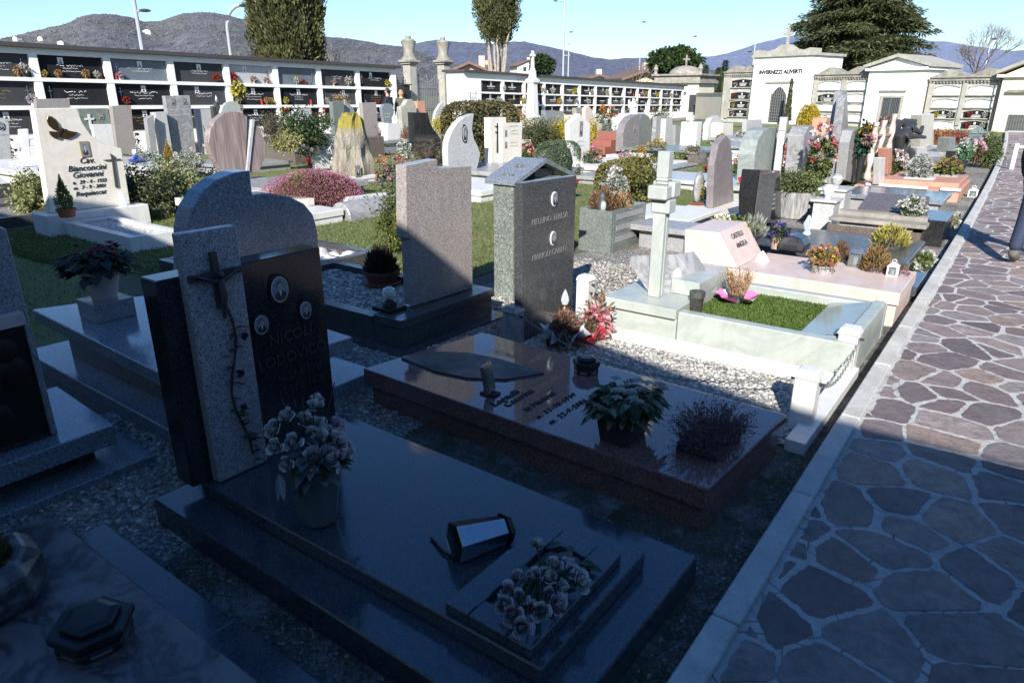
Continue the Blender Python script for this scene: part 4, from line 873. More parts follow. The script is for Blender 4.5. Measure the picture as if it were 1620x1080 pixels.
p = onX(373, 150, -42.); s = mpp(p); z = 1.85+(150-55)*s; t = T('street_lamp', 'curved swan neck lamp post left of the broad cypress', 'street lamp', (p[0], p[1], 0), 'lamp posts beyond the cemetery walls')
arc = [(p[0], p[1], 0), (p[0], p[1], z)]+[(p[0]+RT[0]*s*26*(1-math.cos(a)), p[1]+RT[1]*s*26*(1-math.cos(a)), z+s*33*math.sin(a)) for a in (.3, .6, .9, 1.2, 1.5)]
mb = MB(); mb.tube(arc, .1, 8); build('pole', mb, POLE, t, True); mb = MB(); mb.blob((arc[-1][0]+.3, arc[-1][1]+.1, arc[-1][2]-.04), (.45, .3, .1), 12, 6, 0); build('lamp_head', mb, STEEL, t, True)
# houses far beyond
ROOFT = plain('roof_tiles', (.2, .125, .1), .9, 0, .4, 3); PINKW = plain('pink_render', (.62, .42, .36), .9, 0, .15, 2); OCHRE = plain('ochre_render', (.6, .5, .36), .9, 0, .15, 2); WHITER = plain('white_render', (.7, .68, .63), .9, 0, .1, 2)
def house(lab, px, dist, w_px, y_eave, y_apex, wallm, rot=0., dep=9., zlow=0.):
    d = ray(px, 150); h = math.hypot(d[0], d[1]); c = d[:2]/h*dist; s = dist/FPX*1.03; zq = lambda yy: float(EYE[2]+ray(px, yy)[2]*dist/math.hypot(*ray(px, yy)[:2])); ze = zq(y_eave); za = zq(y_apex); w_ = w_px*s; a = HEAD+rot; ux, uy = math.cos(a), math.sin(a); vx, vy = -uy, ux
    t = T('house', lab, 'house', (c[0], c[1], 0)); f = lambda u, v, z: (c[0]+ux*u+vx*v, c[1]+uy*u+vy*v, z)
    mb = MB(); mb.hexa([f(-w_, 0, zlow), f(w_, 0, zlow), f(w_, dep, zlow), f(-w_, dep, zlow), f(-w_, 0, ze), f(w_, 0, ze), f(w_, dep, ze), f(-w_, dep, ze)]); mb.add([f(-w_, 0, ze), f(w_, 0, ze), f(0, 0, za), f(-w_, dep, ze), f(w_, dep, ze), f(0, dep, za)], [(0, 1, 2), (3, 4, 5)]); build('walls', mb, wallm, t)
    mb = MB(); o = .9
    for sg in (-1, 1): mb.hexa([f(sg*(w_+o), -o, ze-.3), f(0, -o, za+.02), f(0, dep+o, za+.02), f(sg*(w_+o), dep+o, ze-.3), f(sg*(w_+o), -o, ze), f(0, -o, za+.32), f(0, dep+o, za+.32), f(sg*(w_+o), dep+o, ze)])
    rf = build('roof', mb, ROOFT, t); mb = MB(); mb.hexa([f(1, dep*.4, za-.5), f(1.8, dep*.4, za-.5), f(1.8, dep*.4+.8, za-.5), f(1, dep*.4+.8, za-.5), f(1, dep*.4, za+1.2), f(1.8, dep*.4, za+1.2), f(1.8, dep*.4+.8, za+1.2), f(1, dep*.4+.8, za+1.2)]); build('chimney', mb, wallm, rf)
    for k in (-.45, .2):
        mb = MB(); mb.hexa([f(w_*k, -.06, ze-1.9), f(w_*k+1.2, -.06, ze-1.9), f(w_*k+1.2, -.01, ze-1.9), f(w_*k, -.01, ze-1.9), f(w_*k, -.06, ze-.4), f(w_*k+1.2, -.06, ze-.4), f(w_*k+1.2, -.01, ze-.4), f(w_*k, -.01, ze-.4)]); build('window', mb, PLASTB, t)
house('pink house with brown gabled roof behind the gate railing', 744, 95, 25, 114, 102, PINKW); house('ochre house with red roof beside the pink house, further back', 776, 140, 16, 111, 105, OCHRE, .5)
house('low house with wide tiled roof above the niche wall end', 945, 120, 34, 130, 121, WHITER, .2); house('ochre building with tiled roof left of the domed chapel', 1016, 85, 22, 124, 115, OCHRE, .1); house('pale distant house left of the second cypress', 835, 260, 16, 104, 96, WHITER, .3)
RIDGE = [(-60, 75), (20, 58), (60, 48), (105, 38), (130, 26), (150, 22), (185, 24), (228, 34), (275, 26), (290, 22), (325, 19), (385, 31), (420, 42), (480, 52), (560, 62), (640, 74), (700, 95), (780, 120)]
def hh(lab, px, w, y):
    ry = float(np.interp(px, [a for a, b in RIDGE], [b for a, b in RIDGE])); d = ray(px, ry); top = EYE[2]+d[2]*2600/math.hypot(d[0], d[1]); d = ray(px, y); k = d[2]/math.hypot(d[0], d[1])
    for r in range(1150, 2600, 10):
        if top*(1-(2600-r)/1500)**1.25 >= 1.85+k*r: break
    house(lab, px, r-15, w*1.1, y, y-2, WHITER, random.uniform(-.5, .5), 14, 1.85+k*r-14)
hh('small white house on the left hillside, left of the lamp post', 43, 3.5, 60); hh('pale farmhouse high on the left hill right of the lamp post', 248, 5, 49); hh('tiny white house low on the left hillside', 82, 3, 60); hh('small white house on the hill just left of the lamp post', 112, 3, 67)
# ------------------------------------------------------------------ helpers for graves
def oval_portrait(parent, X, y, z, ry, rz, ornate=False, rect=False):
    mb = MB()
    if rect: mb.box(X, X+.012, y-ry-.012, y+ry+.012, z-rz-.012, z+rz+.012)
    else:
        n = 26; ro = 1.32 if ornate else 1.15
        rad = [(ro+(.09*math.sin(i*2.4*3) if ornate else 0)) for i in range(n)]
        mb.prism([(y+ry*rad[i]*math.cos(2*math.pi*i/n), z+rz*rad[i]*math.sin(2*math.pi*i/n)) for i in range(n)], 'x', X, X+.01)
    fr = build('portrait', mb, GOLD if rect else (DKBRONZE if ornate else WHITEP), parent, bevel=.002)
    mb = MB(); x1 = X+.0125
    if not rect and ornate:
        mb.prism([(y+ry*1.05*math.cos(2*math.pi*i/26), z+rz*1.05*math.sin(2*math.pi*i/26)) for i in range(26)], 'x', X+.0102, X+.014, 4); x1 = X+.0145
    if rect: mb.add([(x1, y-ry, z-rz), (x1, y+ry, z-rz), (x1, y+ry, z+rz), (x1, y-ry, z+rz)], [(0, 1, 2, 3)], 0)
    else: mb.ell((y, z), ry, rz, x1, 26, 0)
    x2 = x1+.0008
    pts = [(y-ry*.72, z-rz*.62), (y-ry*.45, z-rz*.86), (y+ry*.45, z-rz*.86), (y+ry*.72, z-rz*.62), (y+ry*.6, z-rz*.28), (y+ry*.2, z-rz*.1), (y-ry*.2, z-rz*.1), (y-ry*.6, z-rz*.28)]
    mb.add([(x2, a, b) for a, b in pts], [tuple(range(8))], 2)
    mb.add([(x2+.0006, y-ry*.14, z-rz*.12), (x2+.0006, y, z-rz*.6), (x2+.0006, y+ry*.14, z-rz*.12)], [(0, 1, 2)], 4)
    mb.ell((y, z+rz*.33), ry*.36, rz*.38, x2+.0008, 16, 3); mb.ell((y, z+rz*.2), ry*.31, rz*.34, x2+.0016, 16, 1)
    for k in (-.12, .12): mb.ell((y+ry*k, z+rz*.26), ry*.05, rz*.03, x2+.0022, 8, 2)
    mb.add([(x2+.0022, y-ry*.1, z+rz*.06), (x2+.0022, y+ry*.1, z+rz*.06), (x2+.0022, y+ry*.1, z+rz*.08), (x2+.0022, y-ry*.1, z+rz*.08)], [(0, 1, 2, 3)], 3)
    build('photograph', mb, [PHOTO_BG, PHOTO_SK, PHOTO_DK, PHOTO_HR, WHITEP], fr); return fr
def rose(mb, c, r, ax, cols, inner=True):
    """one rose: cupped ruffled petals set in a loose spiral round the axis ax"""
    ax = (Vector(ax).normalized()+Vector((random.uniform(-.3, .3), random.uniform(-.3, .3), 0))).normalized(); u = ax.cross(Vector((.3, .2, .9)) if abs(ax.z) < .95 else Vector((1, 0, 0))).normalized(); v = ax.cross(u); c = Vector(c)
    n = 17; base = random.choice(cols); op = random.uniform(.7, 1.25)
    for k in range(n):
        f = k/(n-1); a = k*2.19+random.uniform(-.25, .25); w = 1.25-.55*f+random.uniform(-.1, .1); q = lerp(base, random.choice(cols), .5); rr = .10+.62*f**.85; h = .95-.55*f*f+random.uniform(-.06, .06); op_ = (-.12+.75*f*f)*op; tilt = random.uniform(-.12, .12); ruf = random.uniform(0, 6.28)
        vs = []; cs = []
        for jj, fz in enumerate((0, .3, .62, .86, 1.)):
            for ii in (-1, -.6, -.2, .2, .6, 1):
                aa = a+ii*w*(.6+.4*math.sin(math.pi*min(.95, fz*.75+.2))); pt = 1-.22*ii*ii*fz*fz+.07*fz*math.sin(ruf+ii*5); rad = r*(rr*(.45+.55*math.sin(min(1.57, fz*1.9+.25)))+op_*max(0, fz-.45)+.035*fz*math.sin(ruf*2+ii*4)); hh = r*(h*fz*pt-.55*max(0, fz-.72)*max(0, op_)*1.5+tilt*ii*fz*.5-.25*f*(1-fz))
                vs.append(c+(u*math.cos(aa)+v*math.sin(aa))*rad+ax*hh); kk = (.12, .3, .62, .95, 1.3)[jj]*random.uniform(.92, 1.08); cs.append(tuple(min(1, x*kk) for x in q))
        b0 = len(mb.c); mb.add(vs, [(j*6+i2, j*6+i2+1, (j+1)*6+i2+1, (j+1)*6+i2) for j in range(4) for i2 in range(5)])
        mb.c[b0:b0+30] = cs
def leafblade(mb, p, d, L_, W_, col, nseg=4):
    d = Vector(d).normalized(); s = d.cross(Vector((0, 0, 1)) if abs(d.z) < .9 else Vector((1, 0, 0))).normalized(); n = s.cross(d); p = Vector(p); mb.col = col; vs = []
    for i in range(nseg+1):
        f = i/nseg; wd = W_*.5*math.sin(math.pi*min(.97, f*.9+.08)); q = p+d*L_*f-Vector((0, 0, 1))*L_*.35*f*f
        vs += [q-s*wd+n*wd*.35, q, q+s*wd+n*wd*.35]
    mb.add(vs, [(i*3+j, i*3+j+1, (i+1)*3+j+1, (i+1)*3+j) for i in range(nseg) for j in range(2)])
ROSEC = [(.78, .69, .70), (.7, .58, .63), (.82, .76, .74), (.72, .62, .64)]; ROSEW = [(.78, .77, .72), (.72, .72, .68), (.8, .79, .74)]
# ------------------------------------------------------------------ grave A: black headstone with a granite pillar (nearest)
t = T('grave', 'blue black tomb slab with black headstone, grey granite pillar and bronze rose vine', 'grave', (-1.9, 1.75, 0))
mb = MB(); mb.prism([(-2.9, 1.18), (-.77, 1.18), (-.76, 2.26), (-2.9, 2.28)], 'z', -.02, .13); build('plinth', mb, NIGHTG, t, bevel=.006)
mb = MB(); mb.prism([(-2.74, 1.33), (-.9, 1.36), (-.9, 2.07), (-2.74, 2.14)], 'z', .133, .2); build('slab', mb, NIGHTG, t, bevel=.005)
mb = MB(); X = -2.72; mb.box(X-.13, X, 1.28, 2.09, .203, 1.15); hs = build('headstone', mb, BLACKG, t, bevel=.005)
mb = MB(); mb.box(X+.002, X+.06, 1.372, 1.625, .204, 1.33); pil = build('pillar', mb, GREYG, t, bevel=.005)
# crucifix and rose vine on the pillar
mb = MB(); xb = X+.063; yc = 1.495
mb.box(xb, xb+.018, yc-.014, yc+.014, 1.0, 1.24); mb.box(xb, xb+.018, yc-.12, yc-.0145, 1.135, 1.16); mb.box(xb, xb+.018, yc+.0145, yc+.12, 1.135, 1.16)
mb.tube([(xb+.03, yc-.1, 1.16), (xb+.032, yc-.04, 1.13), (xb+.034, yc, 1.115), (xb+.032, yc+.04, 1.13), (xb+.03, yc+.1, 1.16)], .009, 6); mb.tube([(xb+.036, yc, 1.13), (xb+.04, yc+.006, 1.06), (xb+.035, yc, 1.0), (xb+.03, yc, .96)], [.014, .018, .013, .008], 7); mb.blob((xb+.04, yc+.004, 1.15), (.014, .014, .018), 8, 6, 0)
st = [(xb+.01, yc+.02+.03*math.sin(i*.9), 1.02-.082*i) for i in range(10)]; mb.tube(st, .0065, 6)
for i in range(26):
    p = random.choice(st[1:]); s_ = random.choice((-1, 1)); q = (xb+.012, p[1], p[2]+random.uniform(-.04, .04)); leafblade(mb, q, (.5, s_*random.uniform(.4, 1), random.uniform(-.2, .9)), random.uniform(.035, .065), .026, (.03, .03, .03))
for k in (2, 4, 6): rose(mb, (xb+.025, st[k][1]+.025, st[k][2]), .022, (1, .2, .3), [(.03, .03, .03)])
build('bronze_vine', mb, plain('grey_bronze', (.075, .075, .072), .6, .4, .4, 25), pil, True, sharp=60)
y0, y1 = 1.65, 2.07; ym = 1.87
for sx, sz, yy, zz in ((.043, .058, *onX(440, 457, X)[1:]), (.034, .042, *onX(411, 513, X)[1:]), (.030, .04, *onX(481, 490, X)[1:])): oval_portrait(hs, X+.001, float(yy), float(zz), sx, sz, True)
BRT = plain('worn_bronze_letters', (.065, .062, .056), .55, .4)
for s_, sz, zz, yo in (('NICOLI', .075, .735, 0), ('LODOVICO', .075, .63, 0), ('N. 21-6-1907', .05, .545, .03), ('M. 27-8-1979', .05, .47, .03), ('R.I.P.', .05, .39, .06)):
    build('lettering', text_mb(s_, sz, faceX(X+.002, ym+yo, zz), 0, .004), BRT, hs)
# recessed flower tray at the foot
mb = MB(); a = (-1.30, -.925, 1.36, 1.96)
mb.box(-1.30, -1.20, 1.37, 1.955, .203, .243); mb.box(-1.04, -.945, 1.37, 1.955, .203, .243); mb.box(-1.197, -1.043, 1.37, 1.46, .203, .243); mb.box(-1.197, -1.043, 1.86, 1.955, .203, .243); mb.box(-1.197, -1.043, 1.463, 1.857, .203, .215); build('tray', mb, NIGHTG, t, bevel=.003)
# vase of roses
p = (-2.2, 1.75, .2); p = tuple(G(506, 822, .2)); t = T('flower_vase', 'dark fluted vase with faded lilac artificial roses before the black headstone', 'flower vase', p)
mb = MB(); n = 16
prof = [(.055, 0), (.072, .012), (.074, .03), (.098, .21), (.088, .22), (.075, .215), (0, .17)]; mb.lathe(prof, n, p)
for i, v in enumerate(mb.v):
    k = 1+.05*(1 if (i % n) % 2 else -1); mb.v[i] = (p[0]+(v[0]-p[0])*k, p[1]+(v[1]-p[1])*k, v[2])
build('vase', mb, plain('dark_green_ceramic', (.11, .135, .14), .35), t, True, sharp=25)
mb = MB(); hd = np.array(p)+np.array([.0, -.01, .31])
rs = [(.10, .05, .0, .052), (.13, .0, .02, .046), (.09, -.04, .02, .044), (.05, .1, .05, .045), (.02, .14, .08, .036), (.0, .06, .1, .042), (.05, .0, .09, .045), (.12, .07, .06, .04), (-.04, .02, .13, .036), (.09, .12, -.01, .042), (-.03, .12, .04, .036)]
for a, b, c_, r in rs:
    o = random.choice([ROSEC, ROSEC, ROSEW]); mb = MB(); rose(mb, hd+np.array([a*.8, b*.9, c_]), r*1.15, (a+.15, b+.02, c_+.2), o); build('rose', mb, PETAL, t, True, sharp=180)
for a, b, c_, r in [(-.02, -.13, .16, .04), (.0, -.08, .2, .034), (.02, -.16, .11, .036), (.03, -.09, .1, .04), (-.05, -.05, .17, .034), (.02, .03, .2, .04), (-.02, .07, .2, .036), (.03, -.13, .03, .032)]: mb = MB(); rose(mb, hd+np.array([a, b, c_]), r, (a+.1, b*2, c_+.1), ROSEW); build('rose', mb, PETAL, t, True, sharp=180)
mb = MB()
for i in range(46): a = random.uniform(0, 6.28); leafblade(mb, hd+np.array([.03*math.cos(a)+.04, .05*math.sin(a)+.01, random.uniform(-.09, .04)]), (math.cos(a)+.2, math.sin(a), random.uniform(-.2, .7)), random.uniform(.07, .12), .05, random.choice([(.12, .17, .16), (.18, .22, .2), (.05, .08, .05)]))
for k in range(6): a = random.uniform(-1, 1); mb.col = (.06, .07, .04); mb.tube([hd+np.array([0, 0, -.1]), hd+np.array([a*.03, a*.08, .1]), hd+np.array([a*.05, a*.16, .24+.05*abs(a)])], .0025, 5)
mb.col = (.12, .13, .1); mb.tube([hd+np.array([.0, -.03, .02]), hd+np.array([.02, -.12, .03]), hd+np.array([.03, -.17, .0])], .003, 5)
for k in range(4): leafblade(mb, hd+np.array([.03, -.17, .0]), (.2*math.sin(k*1.6), .2*math.cos(k*1.6), -1), .08, .03, (.5, .5, .5))
build('foliage', mb, LEAF, t, True, sharp=180)
# toppled hexagonal lantern
p = G(762, 868, .2); t = T('grave_lantern', 'polished hexagonal steel lantern lying on its side on the blue black slab', 'lantern', p)
M3 = Matrix.Translation(Vector(p)+Vector((0, 0, .063))) @ Matrix.Rotation(R(66), 4, 'Z') @ Matrix.Rotation(R(94), 4, 'Y') @ Matrix.Scale(1.1, 4)
def tf(mb, M): mb.v = [tuple(M @ Vector(v)) for v in mb.v]; return mb
mb = MB(); n = 6
ring = lambda r, z: [(r*math.cos(math.pi/3*i+.2), r*math.sin(math.pi/3*i+.2), z) for i in range(6)]
o_, i_ = ring(.072, -.105), ring(.067, -.105); o2, i2 = ring(.052, .085), ring(.048, .075)
mb.add(o_+o2+i_+i2, [(i, (i+1) % 6, 6+(i+1) % 6, 6+i) for i in range(6)]+[(12+i, 18+i, 18+(i+1) % 6, 12+(i+1) % 6) for i in range(6)]+[(i, 12+i, 12+(i+1) % 6, (i+1) % 6) for i in range(6)]+[(18, 19, 20, 21, 22, 23), tuple(range(6, 12))]); build('body', tf(mb, M3), plain('smoked_steel', (.5, .51, .52), .12, .95, .2), t, bevel=.002)
mb = MB(); q = ring(.062, .088)+ring(.05, .11); mb.add(q, [(i, (i+1) % 6, 6+(i+1) % 6, 6+i) for i in range(6)]+[tuple(range(6)), tuple(range(6, 12))]); build('base', tf(mb, M3), DKBRONZE, t)
mb = MB(); mb.tube([(p[0]-.2, p[1]-.07, .208), (p[0]-.1, p[1]-.11, .21), (p[0]-.03, p[1]-.12, .212)], .006, 6); build('hinge_rod', mb, DKBRONZE, t)
# lying roses on the tray
p0 = np.array([-1.08, 1.66, .243]); t = T('rose_bunch', 'bunch of faded lilac artificial roses lying in the tray of the blue black slab', 'flowers', p0); mb = MB(); mf = MB()
PX = [(849, 862), (875, 895), (905, 905), (917, 920), (820, 915), (843, 912), (865, 912), (805, 935), (797, 955), (823, 945), (845, 962), (870, 942), (886, 930), (810, 972), (826, 992), (855, 967), (880, 955), (900, 895)]
for i, (a, b) in enumerate(PX):
    q = G(a, b, .29+.02*math.sin(i)); mb = MB(); rose(mb, q, random.uniform(.031, .042), (q[0]-p0[0]+.1, (q[1]-p0[1]), .22), ROSEC if i % 3 else ROSEW); build('rose', mb, PETAL, t, True, sharp=180); mf.col = (.07, .09, .06); mf.tube([q, p0+np.array([-.04, .02, .02])], .003, 5)
for i in range(40): a = random.uniform(0, 6.28); leafblade(mf, p0+np.array([random.uniform(-.1, .08), random.uniform(-.16, .16), .01]), (math.cos(a), math.sin(a), random.uniform(.1, .6)), random.uniform(.05, .09), .035, random.choice([(.05, .08, .045), (.09, .13, .1), (.14, .17, .15)]))
build('foliage', mf, LEAF, t, True, sharp=180)
BZ = .25
# ------------------------------------------------------------------ grave B: pink granite slab
t = T('grave', 'low pink granite tomb slab with bronze script and a dark almond shaped inlay', 'grave', (-1.8, 2.9, 0))
mb = MB(); mb.prism([(-3.075, 2.66), (-.865, 2.59), (-.81, 3.49), (-2.92, 3.56)], 'z', -.01, .137); build('base', mb, PINKG, t, bevel=.005)
mb = MB(); mb.prism([(-3.10, 2.62), (-.85, 2.56), (-.79, 3.52), (-2.94, 3.60)], 'z', .142, .25); sb = build('slab', mb, PINKG, t, bevel=.008, seg=2)
ey = [G(x, y, BZ) for x, y in ((635, 568), (690, 558), (740, 560), (790, 570), (860, 592), (800, 602), (740, 600), (690, 590))]
mb = MB(); mb.prism([(q[0], q[1]) for q in ey], 'z', .2505, .262); build('inlay', mb, marble('dark_sea_marble', (.02, .028, .03), (.10, .13, .135), 6, .5, .5, (.03, .04, .04)), sb)
for s_, a, b, sz in (('Iannelli', 0, 1, .1), ('Caterina', 0, 0, .1), ('in Marchi', 0, 0, .1)): pass
def topX(x, y, z): return lambda u, v, w_: (x-v, y+u, z+w_)     # reads along +Y, tops towards -X
LT = plain('black_letters', (.02, .02, .022), .4)
for s_, px, py, sz in (('Leonelli', 783, 643, .062), ('Caterina', 803, 644, .062), ('in Mariotti', 834, 651, .056), ('n. 11-10-1919', 853, 662, .044), ('m. 22-9-2004', 873, 671, .044)):
    q = G(px, py, BZ+.0005); build('lettering', text_mb(s_, sz*1.15, topX(float(q[0]), float(q[1]), BZ+.0005), .25, .006, 'LEFT', 1.05 if sz > .05 else 1.3), LT, sb)
p = G(776, 624, BZ); t = T('photo_stand', 'thin dark photo tablet standing upright beside the almond shaped inlay', 'photo stand', p)
mb = MB(); mb.box(p[0]-.055, p[0]+.045, p[1]-.03, p[1]+.04, BZ+.0003, BZ+.013); build('foot', mb, IRON, t, bevel=.002)
mb = MB(); M3 = Matrix.Translation(Vector((p[0], p[1], BZ+.014))) @ Matrix.Rotation(R(14), 4, 'Z') @ Matrix.Rotation(R(-10), 4, 'Y'); mb.box(-.012, .012, -.055, .055, 0, .17); build('tablet', tf(mb, M3), BROWNG, t, bevel=.003)
mb = MB(); mb.box(.0125, .0145, -.042, .042, .02, .15); build('photograph', tf(mb, M3), DKGREY, t)
HEXM = plain('dark_slate_metal', (.03, .033, .036), .35, .5)
def hex_lamp(p, r, h, label):
    t = T('hexagonal_lamp', label, 'lamp', p); mb = MB(); mb.lathe([(r*.9, 0), (r*.92, h*.25), (r*.88, h*.3), (r*1.02, h*.55), (r*1.02, h*.75), (r*.98, h*.78)], 6, p, rot=.3); build('body', mb, HEXM, t, bevel=.003)
    mb = MB(); mb.lathe([(r*.72, h*.785), (r*.72, h*.95), (r*.5, h*1.02), (0, h*1.03)], 6, p, rot=.3); build('lid', mb, HEXM, t, bevel=.003)
    mb = MB()
    for i in range(6):
        a = .3+math.pi/3*(i+.5); mb.add([(p[0]+r*.795*math.cos(a)-r*.25*k*math.sin(a), p[1]+r*.795*math.sin(a)+r*.25*k*math.cos(a), p[2]+h*z) for k, z in ((-1, .08), (1, .08), (1, .2), (-1, .2))], [(0, 1, 2, 3)])
    build('slot', mb, STEEL, t); return t
hex_lamp(G(927, 588, BZ), .085, .1, 'dark hexagonal lamp at the far edge of the pink slab')
hex_lamp(G(152, 1012, .3), .115, .095, 'dark hexagonal lamp on the veined grey slab beside the rock planter')
p = G(985, 690, BZ); t = T('potted_hellebore', 'white flowering hellebore in a dark square planter on the pink slab', 'potted plant', p)
mb = MB(); mb.hexa([(p[0]-.075, p[1]-.1, BZ+.0003), (p[0]+.075, p[1]-.1, BZ+.0003), (p[0]+.075, p[1]+.1, BZ+.0003), (p[0]-.075, p[1]+.1, BZ+.0003), (p[0]-.09, p[1]-.115, BZ+.11), (p[0]+.09, p[1]-.115, BZ+.11), (p[0]+.09, p[1]+.115, BZ+.11), (p[0]-.09, p[1]+.115, BZ+.11)]); build('planter', mb, PLASTB, t, bevel=.006)
mb = MB(); ml = MB()
for i in range(110):
    a = random.uniform(0, 6.28); e = random.uniform(-.15, 1.2); b = np.array(p)+np.array([random.uniform(-.05, .05), random.uniform(-.07, .07), .1]); q = b+np.array([math.cos(a)*.1, math.sin(a)*.12, .04+.1*random.random()]); ml.col = (.05, .07, .03); ml.tube([b, q], .0022, 4)
    for k in (-.6, 0, .6): leafblade(ml, q, (math.cos(a+k), math.sin(a+k), random.uniform(-.4, .5)), random.uniform(.045, .085), .036, random.choice([(.045, .07, .03), (.055, .085, .04), (.16, .19, .11), (.03, .05, .025), (.24, .25, .16)]))
for i in range(26):
    q = np.array(p)+np.array([random.uniform(-.12, .12), random.uniform(-.1, .2), random.uniform(.17, .28)])
    for k in range(5): leafblade(mb, q, (math.cos(k*1.26), math.sin(k*1.26), .4), .035, .034, random.choice([(.55, .55, .45), (.6, .55, .5), (.4, .42, .3)]), 3)
build('foliage', ml, LEAF, t, True, sharp=180); build('blooms', mb, PETAL, t, True, sharp=180)
p = G(1122, 700, BZ); t = T('potted_heather', 'dark mauve heather filling a low tray at the foot of the pink slab', 'potted plant', p)
mb = MB(); mb.box(p[0]-.1, p[0]+.1, p[1]-.17, p[1]+.17, BZ+.0003, BZ+.05); build('tray', mb, PLASTB, t, bevel=.005); Q = []; C = []
for i in range(420):
    a = random.uniform(0, 6.28); rr = random.random()**.5; b = np.array(p)+np.array([.11*rr*math.cos(a), .19*rr*math.sin(a), .04]); d = unit(np.array([math.cos(a)*rr*.9, math.sin(a)*rr*.9, .75])+rng.normal(size=3)*.22); L_ = random.uniform(.07, .15)
    P = b+np.outer(np.linspace(.15, 1, 12), d)*L_; D = unit(d*.7+rng.normal(size=(12, 3))*.6); Q.append(leafq(P, D, .017, .006, 0)); C.append(colmix([(.2, .10, .12), (.15, .08, .09), (.26, .15, .16), (.10, .08, .055)], 12))
quads('foliage', np.concatenate(Q), np.concatenate(C), LEAF, t)
# ------------------------------------------------------------------ grave C: blue grey rounded headstone seen from behind
t = T('grave', 'blue grey polished slab with a two lobed rounded headstone turned away', 'grave', (-4.4, 2.2, 0)); X = -3.45
pts = [(295, 560), (296, 362), (303, 330), (320, 303), (345, 284), (372, 273), (396, 270), (400, 308), (428, 306), (460, 312), (482, 323), (496, 340), (502, 362), (519, 548)]
mb = MB(); mb.prism([(a, max(.423, b)) for a, b in polyX(pts, X)], 'x', X-.14, X); build('headstone', mb, BLUEG, t, bevel=.006)
mb = MB(); mb.prism([(-5.5, 1.70), (-3.27, 1.62), (-3.22, 2.66), (-5.0, 2.72), (-5.35, 2.1)], 'z', .33, .42); build('slab', mb, BLUEG, t, bevel=.006)
mb = MB(); mb.box(-5.2, -3.36, 1.78, 2.56, .1, .327); build('base', mb, DKGREY, t); mb = MB(); mb.prism([(-5.62, 1.62), (-3.28, 1.6), (-3.30, 2.9), (-5.62, 2.86)], 'z', -.01, .1); build('plinth', mb, BLUEG, t, bevel=.005)
p = G(172, 500, .42); t = T('stone_block', 'square grey granite block carrying the cyclamen pot', 'block', p); s = mpp(p)
mb = MB(); a = .13; c, s_ = math.cos(.1), math.sin(.1); mb.box(p[0]-a, p[0]+a, p[1]-a, p[1]+a, .4203, .55); build('block', mb, GREYG, t, bevel=.004)
pq = (p[0], p[1], .5503); t = T('potted_cyclamen', 'dark pink cyclamen in a ribbed pale pot on a granite block', 'potted plant', pq)
mb = MB(); mb.lathe([(.075, 0), (.078, .01), (.085, .05), (.089, .05), (.091, .058), (.1, .11), (.104, .11), (.106, .12), (.112, .17), (.12, .17), (.12, .19), (.1, .19), (0, .17)], 22, pq); build('pot', mb, CLAYW, t, True, sharp=30)
mb = MB()
for i in range(150):
    a = random.uniform(0, 6.28); rr = random.uniform(.02, .2); q = (pq[0]+rr*math.cos(a), pq[1]+rr*math.sin(a), .74+random.uniform(0, .13)-rr*.15); leafblade(mb, q, (math.cos(a), math.sin(a), random.uniform(-.3, .4)), random.uniform(.06, .09), .07, random.choice([(.035, .05, .035), (.05, .065, .05), (.03, .04, .03)]))
build('foliage', mb, LEAF, t, True, sharp=180); mb = MB()
for i in range(22):
    q = np.array([pq[0]+random.uniform(-.1, .14), pq[1]+random.uniform(-.13, .13), .86+random.uniform(-.02, .05)])
    for k in range(4): leafblade(mb, q, (math.cos(k*1.57+i), math.sin(k*1.57+i), .9), .045, .035, random.choice([(.2, .02, .06), (.28, .03, .08), (.15, .02, .05)]))
build('blooms', mb, PETAL, t, True, sharp=180)
# ------------------------------------------------------------------ grave D: left edge stele with bronze relief
t = T('grave', 'grey granite headstone with a dark bronze relief panel in a pinkish frame', 'grave', (-3.8, .9, 0)); X = -3.66
mb = MB(); mb.prism([(-4.3, .2), (-3.5, .25), (-3.52, 1.32), (-4.3, 1.36)], 'z', .155, .26); build('base', mb, BLUEG, t, bevel=.005); mb = MB(); mb.box(-4.2, -3.66, .3, 1.25, .05, .152); build('footing', mb, DKGREY, t); mb = MB(); mb.box(-4.35, -3.45, .1, 1.46, -.01, .05); build('plinth', mb, BLUEG, t, bevel=.004)
pts = polyX([(0, 352), (40, 357), (97, 690)], X); y1, z1 = pts[1]; mb = MB(); mb.prism([(.35, .263), (1.11, .263), (1.11, z1), (1.0, z1+.02), (.4, z1+.05)], 'x', X-.14, X); hs = build('headstone', mb, GREYG, t, bevel=.005)
q = polyX([(38, 520), (66, 705)], X+.05); ya, zt = q[0][0], polyX([(36, 498)], X+.05)[0][1]
mb = MB(); mb.box(X+.002, X+.045, .42, ya, .29, zt-.05); build('relief', mb, DKBRONZE, hs, bevel=.004); mb = MB(); mb.box(X+.002, X+.06, .4, ya+.012, zt-.047, zt+.012); build('relief_frame', mb, PINKM, hs, bevel=.003); mb = MB(); mb.box(X+.002, X+.058, ya+.003, ya+.028, .28, zt-.05); build('relief_frame', mb, GREYG, hs, bevel=.003)
for i in range(9): mb = MB(); yy = random.uniform(.5, ya-.06); zz = random.uniform(.35, zt-.12); mb.blob((X+.046, yy, zz), (.018, random.uniform(.03, .07), random.uniform(.05, .11)), 10, 7, .1); build('relief_figure', mb, DKBRONZE, hs, True)
t = T('wire', 'thin bent white wire lying on the ground below the left headstone', 'wire', G(45, 760)); mb = MB(); mb.tube([G(57, 742, .1), G(56, 760, .05), G(48, 775, .012), G(38, 790, .006), G(34, 797, .006)], .004, 6); build('wire_strand', mb, WHITEP, t)
